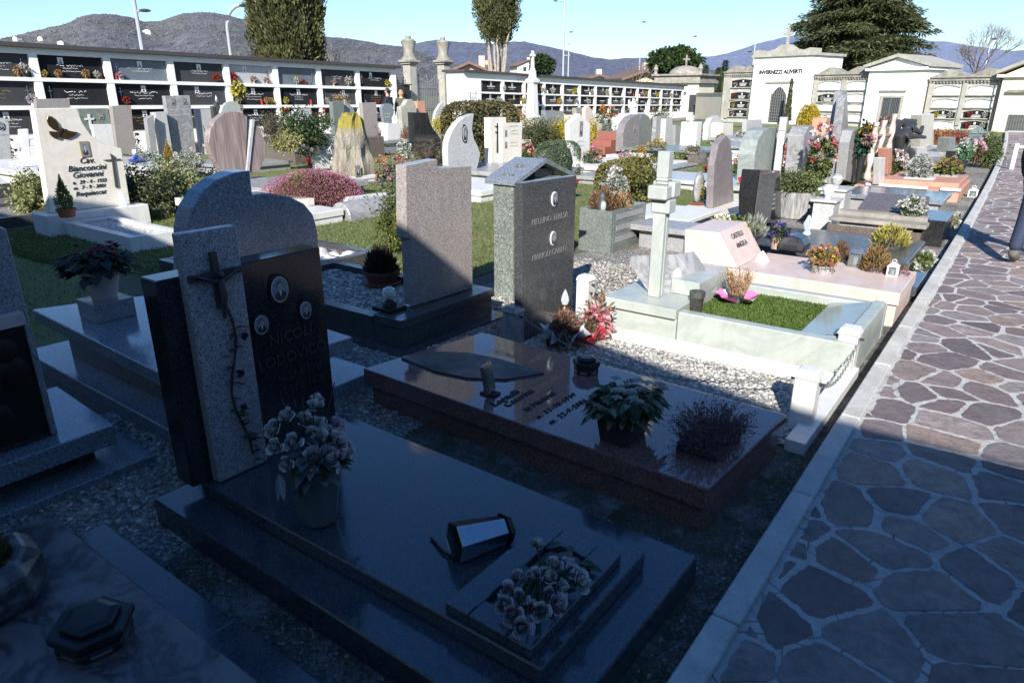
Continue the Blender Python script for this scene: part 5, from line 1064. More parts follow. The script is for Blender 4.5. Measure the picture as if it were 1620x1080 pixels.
# ------------------------------------------------------------------ grave E: veined slab in the near left corner
t = T('grave', 'veined grey slab with dark kerb carrying the rock planter and hexagonal lamp', 'grave', (-2., .4, 0))
mb = MB(); mb.prism([(-2.9, -.3), (-.85, -.3), (-.85, .77), (-2.84, .77)], 'z', .16, .3); build('slab', mb, MULTI, t, bevel=.006)
mb = MB(); mb.box(-2.9, -1.93, .772, .97, -.01, .12); mb.box(-1.925, -.85, .772, .975, -.01, .125); build('kerb_stone', mb, NIGHTG, t, bevel=.006); mb = MB(); mb.box(-2.95, -.8, -.35, .768, -.01, .157); build('base', mb, DKGREY, t)
p = G(-34, 952, .3); t = T('stone_planter', 'rough marble rock planter with a grassy tuft on the veined slab', 'planter', p)
mb = MB(); mb.lathe([(.19, 0), (.205, .06), (.2, .12), (.17, .16), (.13, .16), (.11, .11), (0, .1)], 9, p, jit=.09, rot=.5); build('rock', mb, MULTI, t, bevel=.008); plant(t, (p[0], p[1], .3+.15), (.12, .12, .05), 'grass', [(.06, .1, .025), (.1, .14, .04), (.14, .15, .07)], None, 420, .07)
# ------------------------------------------------------------------ grave F: rose granite stele with a polished base
t = T('grave', 'rose granite T shaped headstone on a polished grey base with gravel bed', 'grave', (-4.3, 4, 0)); zb = .25; c0 = G(634, 508, zb); Xf, Yf = float(c0[0]), float(c0[1]); c1 = G(770, 454, zb); Yr = float(c1[1])
bx = float(G(596, 495, zb)[0]); Xb = -5.6
mb = MB(); mb.box(bx, Xf, Yf, Yr, .18, zb); build('base_slab', mb, DKGREY, t, bevel=.004); mb = MB(); mb.box(bx-.03, Xf-.02, Yf+.02, Yr-.02, .02, .178); build('base', mb, DKGREY, t)
mb = MB(); mb.box(Xb, bx-.033, Yf+.015, Yf+.12, -.01, .22); mb.box(Xb, bx-.033, Yr-.12, Yr-.015, -.01, .22); mb.box(Xb-.1, Xb-.003, Yf+.015, Yr-.015, -.01, .22); build('kerb_stone', mb, DKGREY, t, bevel=.004)
mb = MB(); mb.box(Xb, bx-.033, Yf+.123, Yr-.123, 0, .16); bed = build('gravel_bed', mb, GRAVEL, t)
mb = MB(); mb.box(Xb-.2, Xf+.1, Yf-.1, Yr+.08, -.01, .018); build('plinth', mb, DKGREY, t)
Xs = Xf-.16; pts = [(642, 262), (692, 252), (692.5, 266), (746, 263), (748, 460), (655, 484), (650, 377), (643, 377)]; pp = [(a, max(zb+.003, b)) for a, b in polyX(pts, Xs)]; yl = pp[6][0]
up = [pp[0], pp[1], pp[2], pp[3], (pp[3][0], pp[6][1]), (pp[7][0], pp[7][1])]
mb = MB(); mb.prism(pp, 'x', Xs-.11, Xs); build('headstone', mb, PINKST, t, bevel=.004)
stuff(pebbles('pebbles', [[(Xb, Yf+.13), (bx-.05, Yf+.13), (bx-.05, Yr-.13), (Xb, Yr-.13)]], 2200, .02, PEB+[(.7, .68, .65)], .158), 'light pebbles filling the bed behind the rose granite headstone', 'pebbles')
p = G(605, 448, .17); t = T('potted_heather', 'dark heather in a brown clay bowl on the shaded gravel bed', 'potted plant', p); mb = MB(); mb.lathe([(.17, 0), (.19, .015), (.19, .02), (.13, .022)], 24, p); build('saucer', mb, TERRAD, t, True, sharp=30)
mb = MB(); mb.lathe([(.13, .023), (.16, .1), (.17, .1), (.175, .13), (.155, .13), (0, .115)], 24, p); build('pot', mb, TERRAD, t, True, sharp=30); plant(t, (p[0], p[1], p[2]+.2), (.15, .15, .15), 'heather', DUSK, None, 1400, .08)
p = G(617, 490, zb); t = T('glass_globe', 'faceted glass globe lamp on a small dark plinth beside the rose headstone', 'lamp', p)
mb = MB(); mb.box(p[0]-.11, p[0]+.09, p[1]-.09, p[1]+.1, zb+.0005, zb+.03); mb.lathe([(.06, .0305), (.05, .06), (.03, .085), (0, .086)], 12, (p[0], p[1], zb)); build('foot', mb, DKBRONZE, t, bevel=.003); mb = MB(); mb.blob((p[0], p[1], zb+.135), (.055, .055, .055), 12, 9, 0); build('globe', mb, CLEAR, t); mb = MB(); mb.lathe([(.02, .087), (.025, .12), (.01, .15), (0, .16)], 8, (p[0], p[1], zb)); build('bulb', mb, GOLD, t, True)
# ------------------------------------------------------------------ grave G: dark granite headstone with two white medallions
t = T('grave', 'dark grey granite upright headstone with two white photo medallions', 'grave', (-3., 4.5, 0)); X = -2.95
pts = polyX([(826, 290), (912, 278), (905, 470), (828, 540)], X); mb = MB(); mb.prism([(pts[0][0], -.01), (pts[1][0], -.01), (pts[1][0], pts[1][1]), (pts[0][0], pts[0][1])], 'x', X-.07, X); hs = build('headstone', mb, DKGREY, t, bevel=.004)
for a, b in ((876, 315), (874, 377)): q = onX(a, b, X); oval_portrait(hs, X+.001, float(q[1]), float(q[2]), .036, .05)
LG = plain('pale_carved_letters', (.14, .14, .138), .7)
q = onX(872, 348, X); ym = (pts[0][0]+pts[1][0])/2
for s_, zz in (('MELLINO TERESA', float(onX(870, 350, X)[2])), ('MARIOLI CARLO', float(onX(868, 405, X)[2]))): build('lettering', text_mb(s_, .066, faceX(X+.001, ym, zz), .1, .004), LG, hs)
# stele with a little stone roof, back to back with it
t = T('grave', 'green marble headstone sheltered by a small two sided stone roof', 'grave', (-3.9, 5.4, 0)); Xk = -3.72
yk0 = float(onX(802, 300, Xk-.1)[1]); mb = MB(); mb.box(Xk-.26, Xk-.03, yk0, yk0+.8, -.01, 1.1); hs = build('headstone', mb, granite('pale_green_granite', (.19, .21, .185), (.06, .07, .06), (.36, .38, .34), 45, .3, .5), t, bevel=.004)
def pl(x, y, X): q = onX(x, y, X); return float(q[1]), float(q[2])
r0, rz = pl(864, 251, Xk+.02); l0, lz = pl(816, 287, Xk+.02); e0, ez = pl(912, 275, Xk+.02); mb = MB(); th = .045; xa, xb_ = Xk-.34, Xk+.02
mb.hexa([(xa, l0, lz-th), (xb_, l0, lz-th), (xb_, r0, rz-th), (xa, r0, rz-th), (xa, l0, lz), (xb_, l0, lz), (xb_, r0, rz), (xa, r0, rz)]); build('roof_slab', mb, BLUEG, t, bevel=.003)
mb = MB(); mb.hexa([(xa, r0+.004, rz-th), (xb_, r0+.004, rz-th), (xb_, e0, ez-th), (xa, e0, ez-th), (xa, r0+.004, rz), (xb_, r0+.004, rz), (xb_, e0, ez), (xa, e0, ez)]); build('roof_slab', mb, DGREENM, t, bevel=.003)
mb = MB(); mb.box(Xk-.22, Xk-.08, yk0+.42, yk0+.75, 1.103, 1.18); build('roof_support', mb, GREENG, t); mb = MB(); mb.box(Xk-.22, Xk-.08, yk0+.05, yk0+.12, 1.103, 1.165); build('roof_support', mb, GREENG, t)
potted('potted_heather', 'small rusty heather tucked under the little stone roof', 'potted plant', (Xk-.14, yk0+.27, 1.1005), 0, .05, .03, TERRA, (.07, .045), 'heather', DRYH, ORANGEF, 260, .06)
# ------------------------------------------------------------------ plot H: gravel plot with chain posts
mb = MB(); z = .0; yn, yf = 3.62, 4.66; xl, xr = -2.9, -.80
t = T('grave_plot', 'unmarked gravel plot framed by low white stone kerbs', 'grave', (-1.8, 4.1, 0))
mb.box(xl, xr, yf-.05, yf+.05, -.01, .09); build('kerb_stone', mb, WHITE, t, bevel=.004); mb = MB(); mb.box(xr+.003, xr+.11, yn-.03, yf+.3, -.01, .075); build('kerb_stone', mb, WHITE, t, bevel=.004); mb = MB(); mb.box(xl-.1, xr, yn, yf-.053, 0, .02); build('gravel_bed', mb, GRAVEL, t)
PEBL = [(.5, .48, .44), (.6, .58, .54), (.36, .34, .3), (.7, .68, .64), (.28, .26, .23)]
stuff(pebbles('pebbles', [[(xl-.1, yn), (xr, yn), (xr, yf-.06), (xl-.1, yf-.06)], [(xl+.2, yf+.06), (xr, yf+.06), (xr, yf+.2), (xl+.2, yf+.2)]], 7000, .014, PEBL, .018), 'light loose gravel of the chained plot', 'gravel')
tops = {}
for k, (px, py, lab, cr) in enumerate(((1266, 680, 'stubby white stone post with chains, nearest the path corner', 1.), (1333, 596, 'white stone chain post at the far path side corner', .95), (812, 545, 'small grey stone post at the foot of the dark headstone', .8), (925, 492, 'short white stone post behind the wrapped red flowers', .85))):
    p = G(px, py, 0); h = .34*cr; a = .062; t = T('chain_post', lab, 'post', p); mb = MB(); mb.box(p[0]-a, p[0]+a, p[1]-a, p[1]+a, -.01, h); mb.hexa([(p[0]-a-.012, p[1]-a-.012, h+.002), (p[0]+a+.012, p[1]-a-.012, h+.002), (p[0]+a+.012, p[1]+a+.012, h+.002), (p[0]-a-.012, p[1]+a+.012, h+.002), (p[0]-a+.01, p[1]-a+.01, h+.05), (p[0]+a-.01, p[1]-a+.01, h+.05), (p[0]+a-.01, p[1]+a-.01, h+.05), (p[0]-a+.01, p[1]+a-.01, h+.05)]); build('shaft', mb, [WHITE, WHITE, GREYM, WHITE][k], t, bevel=.006)
    mb = MB(); mb.tube([(p[0]-a-.03, p[1], h-.03), (p[0]+a+.03, p[1], h-.03)], .008, 6); build('hook', mb, IRON, t); tops[k] = np.array([p[0], p[1], h-.03])
def chain(a, b, sag, lab):
    t = T('chain', lab, 'chain', (a+b)/2); L_ = np.linalg.norm(b-a)*1.05; n = int(L_/.032); mb = MB()
    for i in range(n):
        f = (i+.5)/n; c = a+(b-a)*f-np.array([0, 0, sag*4*f*(1-f)]); f2 = f+.01; d = Vector((a+(b-a)*f2-np.array([0, 0, sag*4*f2*(1-f2)]))-c).normalized(); s_ = d.cross(Vector((0, 0, 1))).normalized(); u = s_ if i % 2 else s_.cross(d); c = Vector(c)
        pts = [c+d*.019*math.cos(q)+u*.009*math.sin(q) for q in [k*math.pi/4 for k in range(9)]]; mb.tube(pts, .0028, 4, caps=False)
    build('links', mb, GREYIRON, t)
off = np.array([.09, 0, 0])
chain(tops[2]+off, tops[0]-off, .2, 'iron chain sagging along the near side of the gravel plot'); chain(tops[3]+off, tops[1]-off, .2, 'iron chain sagging along the far side of the gravel plot'); chain(tops[0]+off*.7, tops[1]+off*.7, .13, 'short iron chain between the two white posts by the path')
# flowers at the foot of the dark headstone
def wrapped(p, lab, wrapm, cols, cols2, r=.12, h=.14, name='wrapped_plant', kind='heather', n=900, leaf=.06):
    t = T(name, lab, 'potted plant', p); mb = MB(); n_ = 14; mb.lathe([(r*.5, 0), (r*.55, h*.5)], n_, p); build('pot', mb, PLASTB, t, True); mb = MB(); vs = []
    for j, (rr, z) in enumerate(((.6, h*.1), (.62, h*.5), (1., h*.95), (1.45, h*1.15))):
        for i in range(28): a = 2*math.pi*i/28; k = 1+.12*j*math.sin(i*2.3+j)*.6; vs.append((p[0]+r*rr*k*math.cos(a), p[1]+r*rr*k*math.sin(a), p[2]+z+.02*j*math.sin(i*1.7)))
    mb.add(vs, [(j*28+i, j*28+(i+1) % 28, (j+1)*28+(i+1) % 28, (j+1)*28+i) for j in range(3) for i in range(28)]); build('wrapping', mb, wrapm, t, True, sharp=30); plant(t, (p[0], p[1], p[2]+h*1.35), (r*1.15, r*1.15, r*1.25), kind, cols, cols2, n, leaf); return t
PAPER = plain('pale_paper_wrap', (.55, .58, .62), .5, var=.1); PINKW2 = plain('pink_paper_wrap', (.75, .25, .42), .45, var=.2); REDW = plain('red_paper_wrap', (.55, .05, .08), .4)
wrapped(G(893, 550, .02), 'brown heather wrapped in pale paper at the foot of the dark headstone', PAPER, [(.12, .07, .045), (.2, .12, .08), (.3, .18, .12)], [(.35, .2, .17)], .115, .12)
wrapped(G(932, 542, .02), 'pink and red flowers in red wrapping at the foot of the dark headstone', REDW, GREEN, None, .08, .09, n=200); q = G(934, 540, .02); t = T('flower_bouquet', 'pink and red cut flowers beside the wrapped brown heather', 'flowers', q)
V, C = bushq((q[0]+.02, q[1]+.05, .17), (.09, .09, .13), 380, .05, .045, [(.75, .2, .28), (.8, .35, .42), (.6, .05, .1), (.7, .5, .5)], .4, .8); quads('blooms', V, C, PETAL, t); V, C = bushq((q[0]+.02, q[1]+.05, .2), (.11, .14, .2), 200, .07, .02, DRYH+[(.5, .35, .25)], .3, .8, up=.5); quads('foliage', V, C, LEAF, t)
p = onX(885, 472, -2.9); p = (float(p[0]), float(p[1]), 0); t = T('grave_lamp', 'brass lamp with clear flame shaped glass before the dark headstone', 'lamp', (p[0]+.05, p[1], 0)); z = float(onX(885, 495, -2.9)[2]); x = p[0]+.02
mb = MB(); mb.tube([(x-.07, p[1], z-.02), (x, p[1], z-.02), (x+.03, p[1], z)], .01, 6); mb.lathe([(.025, 0), (.035, .02), (.045, .03), (.045, .05), (.03, .07), (.03, .085), (.02, .085), (0, .08)], 14, (x+.035, p[1], z)); build('bracket', mb, BRONZE, t, True, sharp=40)
mb = MB(); mb.lathe([(.022, .0), (.034, .03), (.03, .06), (.015, .1), (.0, .13)], 14, (x+.035, p[1], z+.087)); build('glass_flame', mb, CLEAR, t, True)
# ------------------------------------------------------------------ graves and plants in the middle distance
def ST(label, X, poly, mat, th=.12, base=None, por=(), txt=(), z0=0., name='gravestone', cat='gravestone', bev=.006, tcol=None, parts=None, group=None):
    P2 = polyX(poly, X); zb = z0+(base[3] if base else 0); lowest = min(b for a, b in P2)
    P2 = [(a, max(b, zb+.002) if b > lowest+.12 else zb+.002) for a, b in P2]; ys = [a for a, b in P2]; c = (X-th/2, sum(ys)/len(ys), z0)
    t = T(name, label, cat, c, group); mb = MB(); mb.prism(P2, 'x', X-th, X); hs = build('headstone', mb, mat, t, bevel=bev)
    if base:
        f, b, dy, h, bm = base; mb = MB(); mb.box(X-th-b, X+f, min(ys)-dy, max(ys)+dy, z0-.01, zb); build('base', mb, bm, t, bevel=.008)
    for (px, py, rx, rz, sty) in por:
        q = onX(px, py, X); s = mpp(q); oval_portrait(hs, X+.001, float(q[1]), float(q[2]), rx*s, rz*s, sty == 'o', sty == 'r')
    if txt:
        mb = MB()
        for (px, py, w_, h_) in txt: q = onX(px, py, X); s = mpp(q); scribX(mb, X+.003, float(q[1]), float(q[2]), w_*s*1.5, h_*s)
        build('inscription', mb, tcol or LT, hs)
    return t
def PP(label, base, z, pw, ph, pm, rx, rz, kind, cols=None, cols2=None, n=400, leaf=3., name='potted_plant', cat='potted plant', flare=.78):
    p = G(base[0], base[1], z); s = mpp(p); return potted(name, label, cat, (p[0], p[1], p[2]), 0, pw*s, ph*s, pm, (rx*s, rz*s), kind, cols, cols2, n, leaf*s, None, flare)
def BU(label, name, base, z, rx, h, kind, cols, cols2=None, n=900, leaf=3., cat='shrub', ry=None, X=None):
    p = G(base[0], base[1], z) if X is None else onX(base[0], base[1], X); p = np.array(p); p[2] = z; s = mpp(p); t = T(name, label, cat, p)
    plant(t, (p[0], p[1], z+h*s*.5), ((ry or rx)*s*1.08, rx*s*1.15, h*s*.52), kind, cols, cols2, n, leaf*s); return t
def BED(label, x0, x1, y0, y1, h, km, fm, kw=.1, name='grave_bed', cat='grave', seam=True):
    t = T(name, label, cat, ((x0+x1)/2, (y0+y1)/2, 0)); mb = MB(); mb.box(x0, x1, y0, y0+kw, -.01, h); mb.box(x0, x1, y1-kw, y1, -.01, h); mb.box(x0, x0+kw, y0+kw+.002, y1-kw-.002, -.01, h); mb.box(x1-kw, x1, y0+kw+.002, y1-kw-.002, -.01, h); build('kerb_stone', mb, km, t, bevel=.006)
    mb = MB(); mb.box(x0+kw+.001, x1-kw-.001, y0+kw+.001, y1-kw-.001, -.01, h-.05); build('filling', mb, fm, t); return t
def SLAB(label, x0, x1, y0, y1, h, m, th=.08, inset=.06, m2=None, name='tomb', cat='grave'):
    t = T(name, label, cat, ((x0+x1)/2, (y0+y1)/2, 0)); mb = MB(); mb.box(x0, x1, y0, y1, h-th, h); build('slab', mb, m, t, bevel=.008); mb = MB(); mb.box(x0+inset, x1-inset, y0+inset, y1-inset, -.01, h-th-.002); build('base', mb, m2 or m, t); return t
Z7 = lambda ox, oy, k, pts: [(ox+a/k, oy+b/k) for a, b in pts]
# --- white eagle headstone
Xw = float(G(145, 330, .3)[0]); c = G(205, 376, .2); cb = G(78, 351, .2); cr = G(294, 370, .2)
t = ST('white marble headstone with bronze bird, photo and bronze cross on its face', Xw, [(54, 172), (121, 171), (130, 194), (144, 214), (167, 230), (192, 235), (206, 322), (79, 333)], CREAM, .16, (.22, .12, .14, .30, WHITE), [(134, 236, 5.5, 10.5, 'r')])
hs = t.children[0]; mb = MB(); Xf = Xw+.003
A7 = lambda pts: polyX(Z7(0, 130, 7.714, pts), Xw)
mb.prism(A7([(575, 415), (630, 420), (700, 500), (718, 575), (690, 585), (640, 575), (590, 530), (562, 460)]), 'x', Xf, Xf+.02); mb.prism(A7([(592, 598), (690, 606), (720, 578), (760, 556), (770, 575), (730, 640), (700, 692), (640, 675), (605, 640)]), 'x', Xf, Xf+.028); mb.prism(A7([(772, 578), (800, 570), (830, 592), (952, 615), (900, 665), (820, 696), (735, 676), (735, 640)]), 'x', Xf, Xf+.018); build('bronze_bird', mb, BRONZE, hs, bevel=.004)
A10 = lambda pts: polyX(Z7(100, 230, 10.8, pts), Xw); mb = MB(); mb.prism(A10([(795, 140), (862, 178), (862, 240), (938, 720), (888, 720), (822, 240)]), 'x', Xf, Xf+.015); mb.prism(A10([(675, 250), (820, 238), (824, 258), (735, 268)]), 'x', Xf, Xf+.013); mb.prism(A10([(865, 236), (965, 226), (993, 243), (868, 256)]), 'x', Xf, Xf+.013); build('bronze_cross', mb, plain('old_bronze', (.1, .09, .075), .5, .5), hs)
for s_, px, py, sz in (('Cav.', 138, 258, .115), ('Bianconcini', 138, 269.5, .112), ('Giovanni', 139, 280, .115), ('n.  29 - 4 - 1932', 142, 289.5, .07), ('m.  7 - 9 - 2001', 142, 298, .07), ('Requiescat', 144, 308.5, .095)):
    q = onX(px, py, Xw); build('lettering', text_mb(s_, sz, faceX(Xw+.002, float(q[1]), float(q[2])), .3, .006), LT, hs)
x0, x1, y0, y1 = float(cb[0])+.25, float(c[0]), float(c[1]), float(cr[1])+.12
BED('white kerbed bed of pale gravel in front of the white bird headstone', Xw+.24, x1, y0, y1, .2, WHITE, GRAVEL, .12)
stuff(pebbles('pebbles', [[(Xw+.4, y0+.14), (x1-.14, y0+.14), (x1-.14, y1-.14), (Xw+.4, y1-.14)]], 2600, .026, [(.7, .69, .66), (.55, .54, .5), (.42, .41, .38)], .15), 'white pebbles in the bed before the bird headstone', 'pebbles')
PP('small green conifer with dry heather in terracotta pot on the white base', (107, 343), .3, 14, 13, TERRA, 13, 32, 'conifer', [(.12, .19, .04), (.18, .26, .07)], None, 1500, 5)
p = onX(195, 328, Xw+.1); t = T('grave_lamp', 'tiny clear glass lamp at the right end of the white base', 'lamp', (Xw+.12, p[1], .3)); mb = MB(); mb.lathe([(.05, 0), (.055, .02), (.05, .1), (.04, .14), (.05, .15), (.03, .19), (0, .2)], 12, (Xw+.12, p[1], .302)); build('glass', mb, CLEAR, t, True)
YB = [(.26, .28, .10), (.38, .39, .17), (.15, .19, .06), (.48, .47, .25)]
BU('variegated yellow green bush left of the white bird headstone', 'variegated_shrub', (62, 345), 0, 25, 66, 'leafy', YB, None, 2000, 5.5); BU('variegated yellow green bush right of the dark clipped hedge', 'variegated_shrub', (282, 328), 0, 27, 62, 'leafy', YB, None, 2200, 5)
BU('dark green rounded hedge in the shade right of the white bird headstone', 'hedge', (234, 345), 0, 40, 80, 'leafy', [(.06, .08, .03), (.1, .12, .05), (.17, .18, .07)], None, 3000, 4.5, 'hedge')
# --- left edge pieces
Xl = -21.
ST('pale grey round topped headstone cut by the left edge', -22., [(-18, 200), (-8, 189), (6, 187), (14, 194), (15, 250), (-18, 250)], PALEG, .15, None, [(2, 200, 4, 5, 'o')], ((3, 214, 10, 2),))
mb = MB(); t = T('stone_cross', 'thick white marble cross standing left of the bird headstone', 'cross', (-19.5, 7.4, 0)); X = -19.5
mb.prism(polyX([(33, 205), (45, 204), (50, 268), (38, 272)], X), 'x', X-.2, X); mb.prism(polyX([(20, 225), (35.6, 222), (37.2, 233), (24, 236)], X), 'x', X-.18, X-.01); mb.prism(polyX([(46.2, 222), (58, 220), (60, 230), (47.2, 232)], X), 'x', X-.18, X-.01); build('cross', mb, WHITE, t, bevel=.01); mb = MB(); yy = float(onX(43, 240, X)[1]); mb.box(X-.5, X+.6, yy-.5, yy+.5, -.01, .2); build('base', mb, WHITE, t, bevel=.01)
BU('red flowering bush at the left edge in front of the round topped headstone', 'flowering_shrub', (8, 258), 0, 16, 48, 'flowers', DKGREEN, [(.4, .08, .1), (.5, .15, .15), (.3, .05, .08)], 500, 4)
SLAB('white marble slab with open book at the left edge below the white cross', -20.5, -16.5, 5.6, 7.4, .35, WHITE, .12, .1)
t = T('stone_book', 'open white marble book tilted on the slab at the left edge', 'book', (-18.2, 6.6, .35)); mb = MB(); mb.hexa([(-18.6, 6.0, .36), (-17.8, 6.0, .36), (-17.8, 7.2, .36), (-18.6, 7.2, .36), (-18.6, 6.0, .42), (-17.8, 6.0, .38), (-17.8, 7.2, .38), (-18.6, 7.2, .62)]); build('pages', mb, WHITE, t, bevel=.01)
BED('dark kerbed bed of white gravel at the left edge, half in shade', -13.6, -11.9, 2.6, 4.3, .16, DKGREY, GRAVEL, .1); t = T('grave_lamp', 'small pale lantern standing in the white gravel at the left edge', 'lantern', G(6, 312, .12)); p = G(6, 312, .12); mb = MB(); mb.box(p[0]-.1, p[0]+.1, p[1]-.12, p[1]+.12, .12, .36); build('body', mb, DKGREY, t, bevel=.01); mb = MB(); mb.lathe([(.16, .363), (.0, .5)], 4, (p[0], p[1], 0), rot=.78); build('lid', mb, PALEG, t)
ST('red brown granite slab stone peeping above the white bird headstone', -23.3, [(57, 157), (110, 156), (113, 240), (60, 240)], PINKST, .2); ST('dark green marble headstone with a white cross, behind the bird headstone', -22.2, [(124, 172), (171, 171.5), (182, 240), (134, 240)], DGREENM, .15, None, [(160, 184, 3, 4, 'r')])
mb = MB(); hs = bpy.data.objects['gravestone.003' if 'gravestone.003' in bpy.data.objects else 'gravestone'].children[0]; X = -22.2
mb.prism(polyX([(138, 181), (141.5, 181), (146, 205), (142.5, 205)], X), 'x', X+.003, X+.03); mb.prism(polyX([(133.5, 187), (139, 187), (139.5, 190), (134, 190)], X), 'x', X+.003, X+.03); mb.prism(polyX([(143, 187), (148, 186.5), (148.5, 189.5), (143.5, 190)], X), 'x', X+.003, X+.03); build('white_cross', mb, WHITE, hs)
ST('white headstone with a pale blue stripe overlapping the dark green one', -20.8, [(146, 197), (176.5, 196.5), (183, 245), (153, 245)], WHITE, .12); ST('tall plain red brown headstone right of the dark green one', -22., [(177, 167.5), (207.5, 167), (214, 245), (186, 245)], PINKST, .22)
BU('red flowers and dark foliage in front of the red brown headstone', 'flowering_shrub', (203, 248), 0, 18, 46, 'flowers', [(.08, .09, .03), (.14, .12, .05)], [(.5, .05, .1), (.6, .3, .32), (.45, .03, .04)], 500, 3.6)
SLAB('pale grey slab with a blue toy and white flowers beyond the dark hedge', -19.5, -16.2, 7.9, 9.2, .3, PALEG, .1, .08)
p = G(216, 257, .3); t = T('toy_boat', 'small blue plastic toy on the pale slab beyond the hedge', 'toy', p); mb = MB(); mb.lathe([(.1, 0), (.17, .06), (.13, .075), (.0, .075)], 14, p, sx=1.5); mb.blob((p[0], p[1], p[2]+.13), (.05, .07, .06), 10, 7, .1); build('hull', mb, BLUEP, t, True); mb = MB(); mb.blob((p[0], p[1], p[2]+.24), (.055, .06, .07), 10, 7, .15); build('figure', mb, WHITEP, t, True)
BU('row of white flowers on the pale slab beyond the hedge', 'white_flowers', (236, 254), .3, 16, 15, 'flowers', SILVER, WHITEF, 400, 3.5, 'flowers')
BU('low leafy yellow green shrub below the lower niche row, left of the grey headstones', 'low_shrub', (222, 232), 0, 20, 24, 'leafy', YB+GREEN, None, 700, 3.2)
ST('large grey marbled headstone with two photos among the graves before the left wall', -21.8, [(261, 152), (300, 151), (306.5, 216), (270, 218)], GREYM, .2, None, [(273.5, 161, 2.8, 4.2, 'r'), (291.5, 160.5, 2.8, 4.2, 'r')], ((275, 174, 9, 2), (292, 173, 9, 2), (275, 182, 10, 2), (293, 181, 11, 2)), tcol=WHITEP)
ST('smaller stepped grey stone touching the large marbled headstone', -21.6, [(245, 178), (263, 177), (268, 208), (251, 209)], PALEG, .3); ST('white headstone with dark blue panel right of the marbled headstone', -22., [(310, 173.5), (335, 173), (340, 217), (315, 218)], PALEG, .15, None, (), ((330, 205, 12, 16),), tcol=NIGHTG)
SLAB('grey stone ledge carrying the marbled headstone and its neighbour', -23.2, -20.2, 12.6, 17.4, .34, GREYM, .1, .05)
t = T('lamp_column', 'dark twin column grave lamp with steel flame beside the wooden looking disc', 'lamp', (-21.5, 16.4, 0)); X = -21.5; mb = MB()
for a, b, y in ((335, 340, 168), (340.5, 347, 163)): q0 = onX(a, y, X); q1 = onX(b, y, X); mb.box(X-.12, X+.02, float(q0[1]), float(q1[1]), 0, float(q0[2]))
build('columns', mb, DKGREY, t, bevel=.01); q = onX(343, 162.5, X); mb = MB(); mb.lathe([(.05, 0), (.06, .08), (.03, .18), (0, .24)], 10, q); build('flame', mb, STEEL, t, True)
t = ST('light green disc headstone with a white photo and flower vase on top', -20.5, [(367+18*math.cos(a), 182-22*math.sin(a)) for a in [i*math.pi/9 for i in range(10)]]+[(352, 235), (388, 235)], GREENM, .12, None, [(382, 170, 2.5, 3.5, 'r')], ()); q = onX(378, 160, -20.55); o = copy_tree(BQ[3][1], (q[0], q[1], q[2]), 'yellow and white bouquet standing on the light green disc headstone'); o.scale = (1.5,)*3
m_, t_ = newmat('striped_serpentine'); n_ = t_.noise(3, 6, .6, .3); mp = t_.n('ShaderNodeMapping'); mp.inputs['Scale'].default_value = (1, 9, .6); t_.l(t_.P, mp.inputs[0]); t_.setc(t_.ramp(t_.noise(2.2, 7, .7, .2, mp.outputs[0]), [(.3, (.13, .105, .10)), (.5, (.25, .19, .175)), (.72, (.40, .33, .31))])); t_.rough(.4); STRIPED = m_
t = ST('round striped brown stone disc headstone split by a gap', -12.6, [(368+38*math.cos(a), 227-49*math.sin(a)) for a in [R(x) for x in range(-84, 52, 8)]][:0]+[(330+0*i, 0) for i in range(0)]+[(391, 185), (388, 274), (376, 276), (360, 273), (345, 262), (335, 246), (330, 226), (332, 207), (341, 190), (355, 179), (370, 176), (383, 179)], STRIPED, .16, (.3, .2, .35, .25, GREYM))
mb = MB(); X = -12.6; mb.prism(polyX([(397, 190), (402, 189), (393, 275), (388, 275)], X), 'x', X-.12, X+.03); build('divider', mb, PALEG, t, bevel=.004); mb = MB(); pp = polyX([(404, 196), (412, 206), (420, 226), (419, 250), (410, 272), (395.5, 274)], X); mb.prism(pp, 'x', X-.16, X); build('half_disc', mb, STRIPED, t, bevel=.006)
SLAB('grey polished slab under the split brown disc headstone', -12.4, -10.4, 7.3, 9.3, .28, GREYM, .1, .08); t = SLAB('cream stepped tomb edge behind the blue grey rounded headstone', -10.8, -9.0, 5.6, 6.9, .32, CREAM, .12, .1)
t = T('potted_conifer', 'orange tinged conifer with leafy plants in a terracotta bowl', 'potted plant', G(270, 268, .2)); p = G(270, 268, .2); s = mpp(p); build('pot', potmesh(p, 15*s, 8*s), TERRA, t, True); plant(t, (p[0], p[1], p[2]+24*s), (7*s, 7*s, 19*s), 'conifer', [(.5, .3, .05), (.4, .25, .06), (.3, .2, .05)], None, 800, 4*s); plant(t, (p[0], p[1], p[2]+11*s), (17*s, 17*s, 6*s), 'leafy', [(.2, .23, .12), (.12, .16, .06)], None, 400, 4*s, 'leaves')
BU('silver leaved shrub with white blooms right of the orange conifer', 'silver_shrub', (300, 275), .1, 21, 40, 'flowers', SILVER+[(.2, .25, .12)], WHITEF, 900, 4)
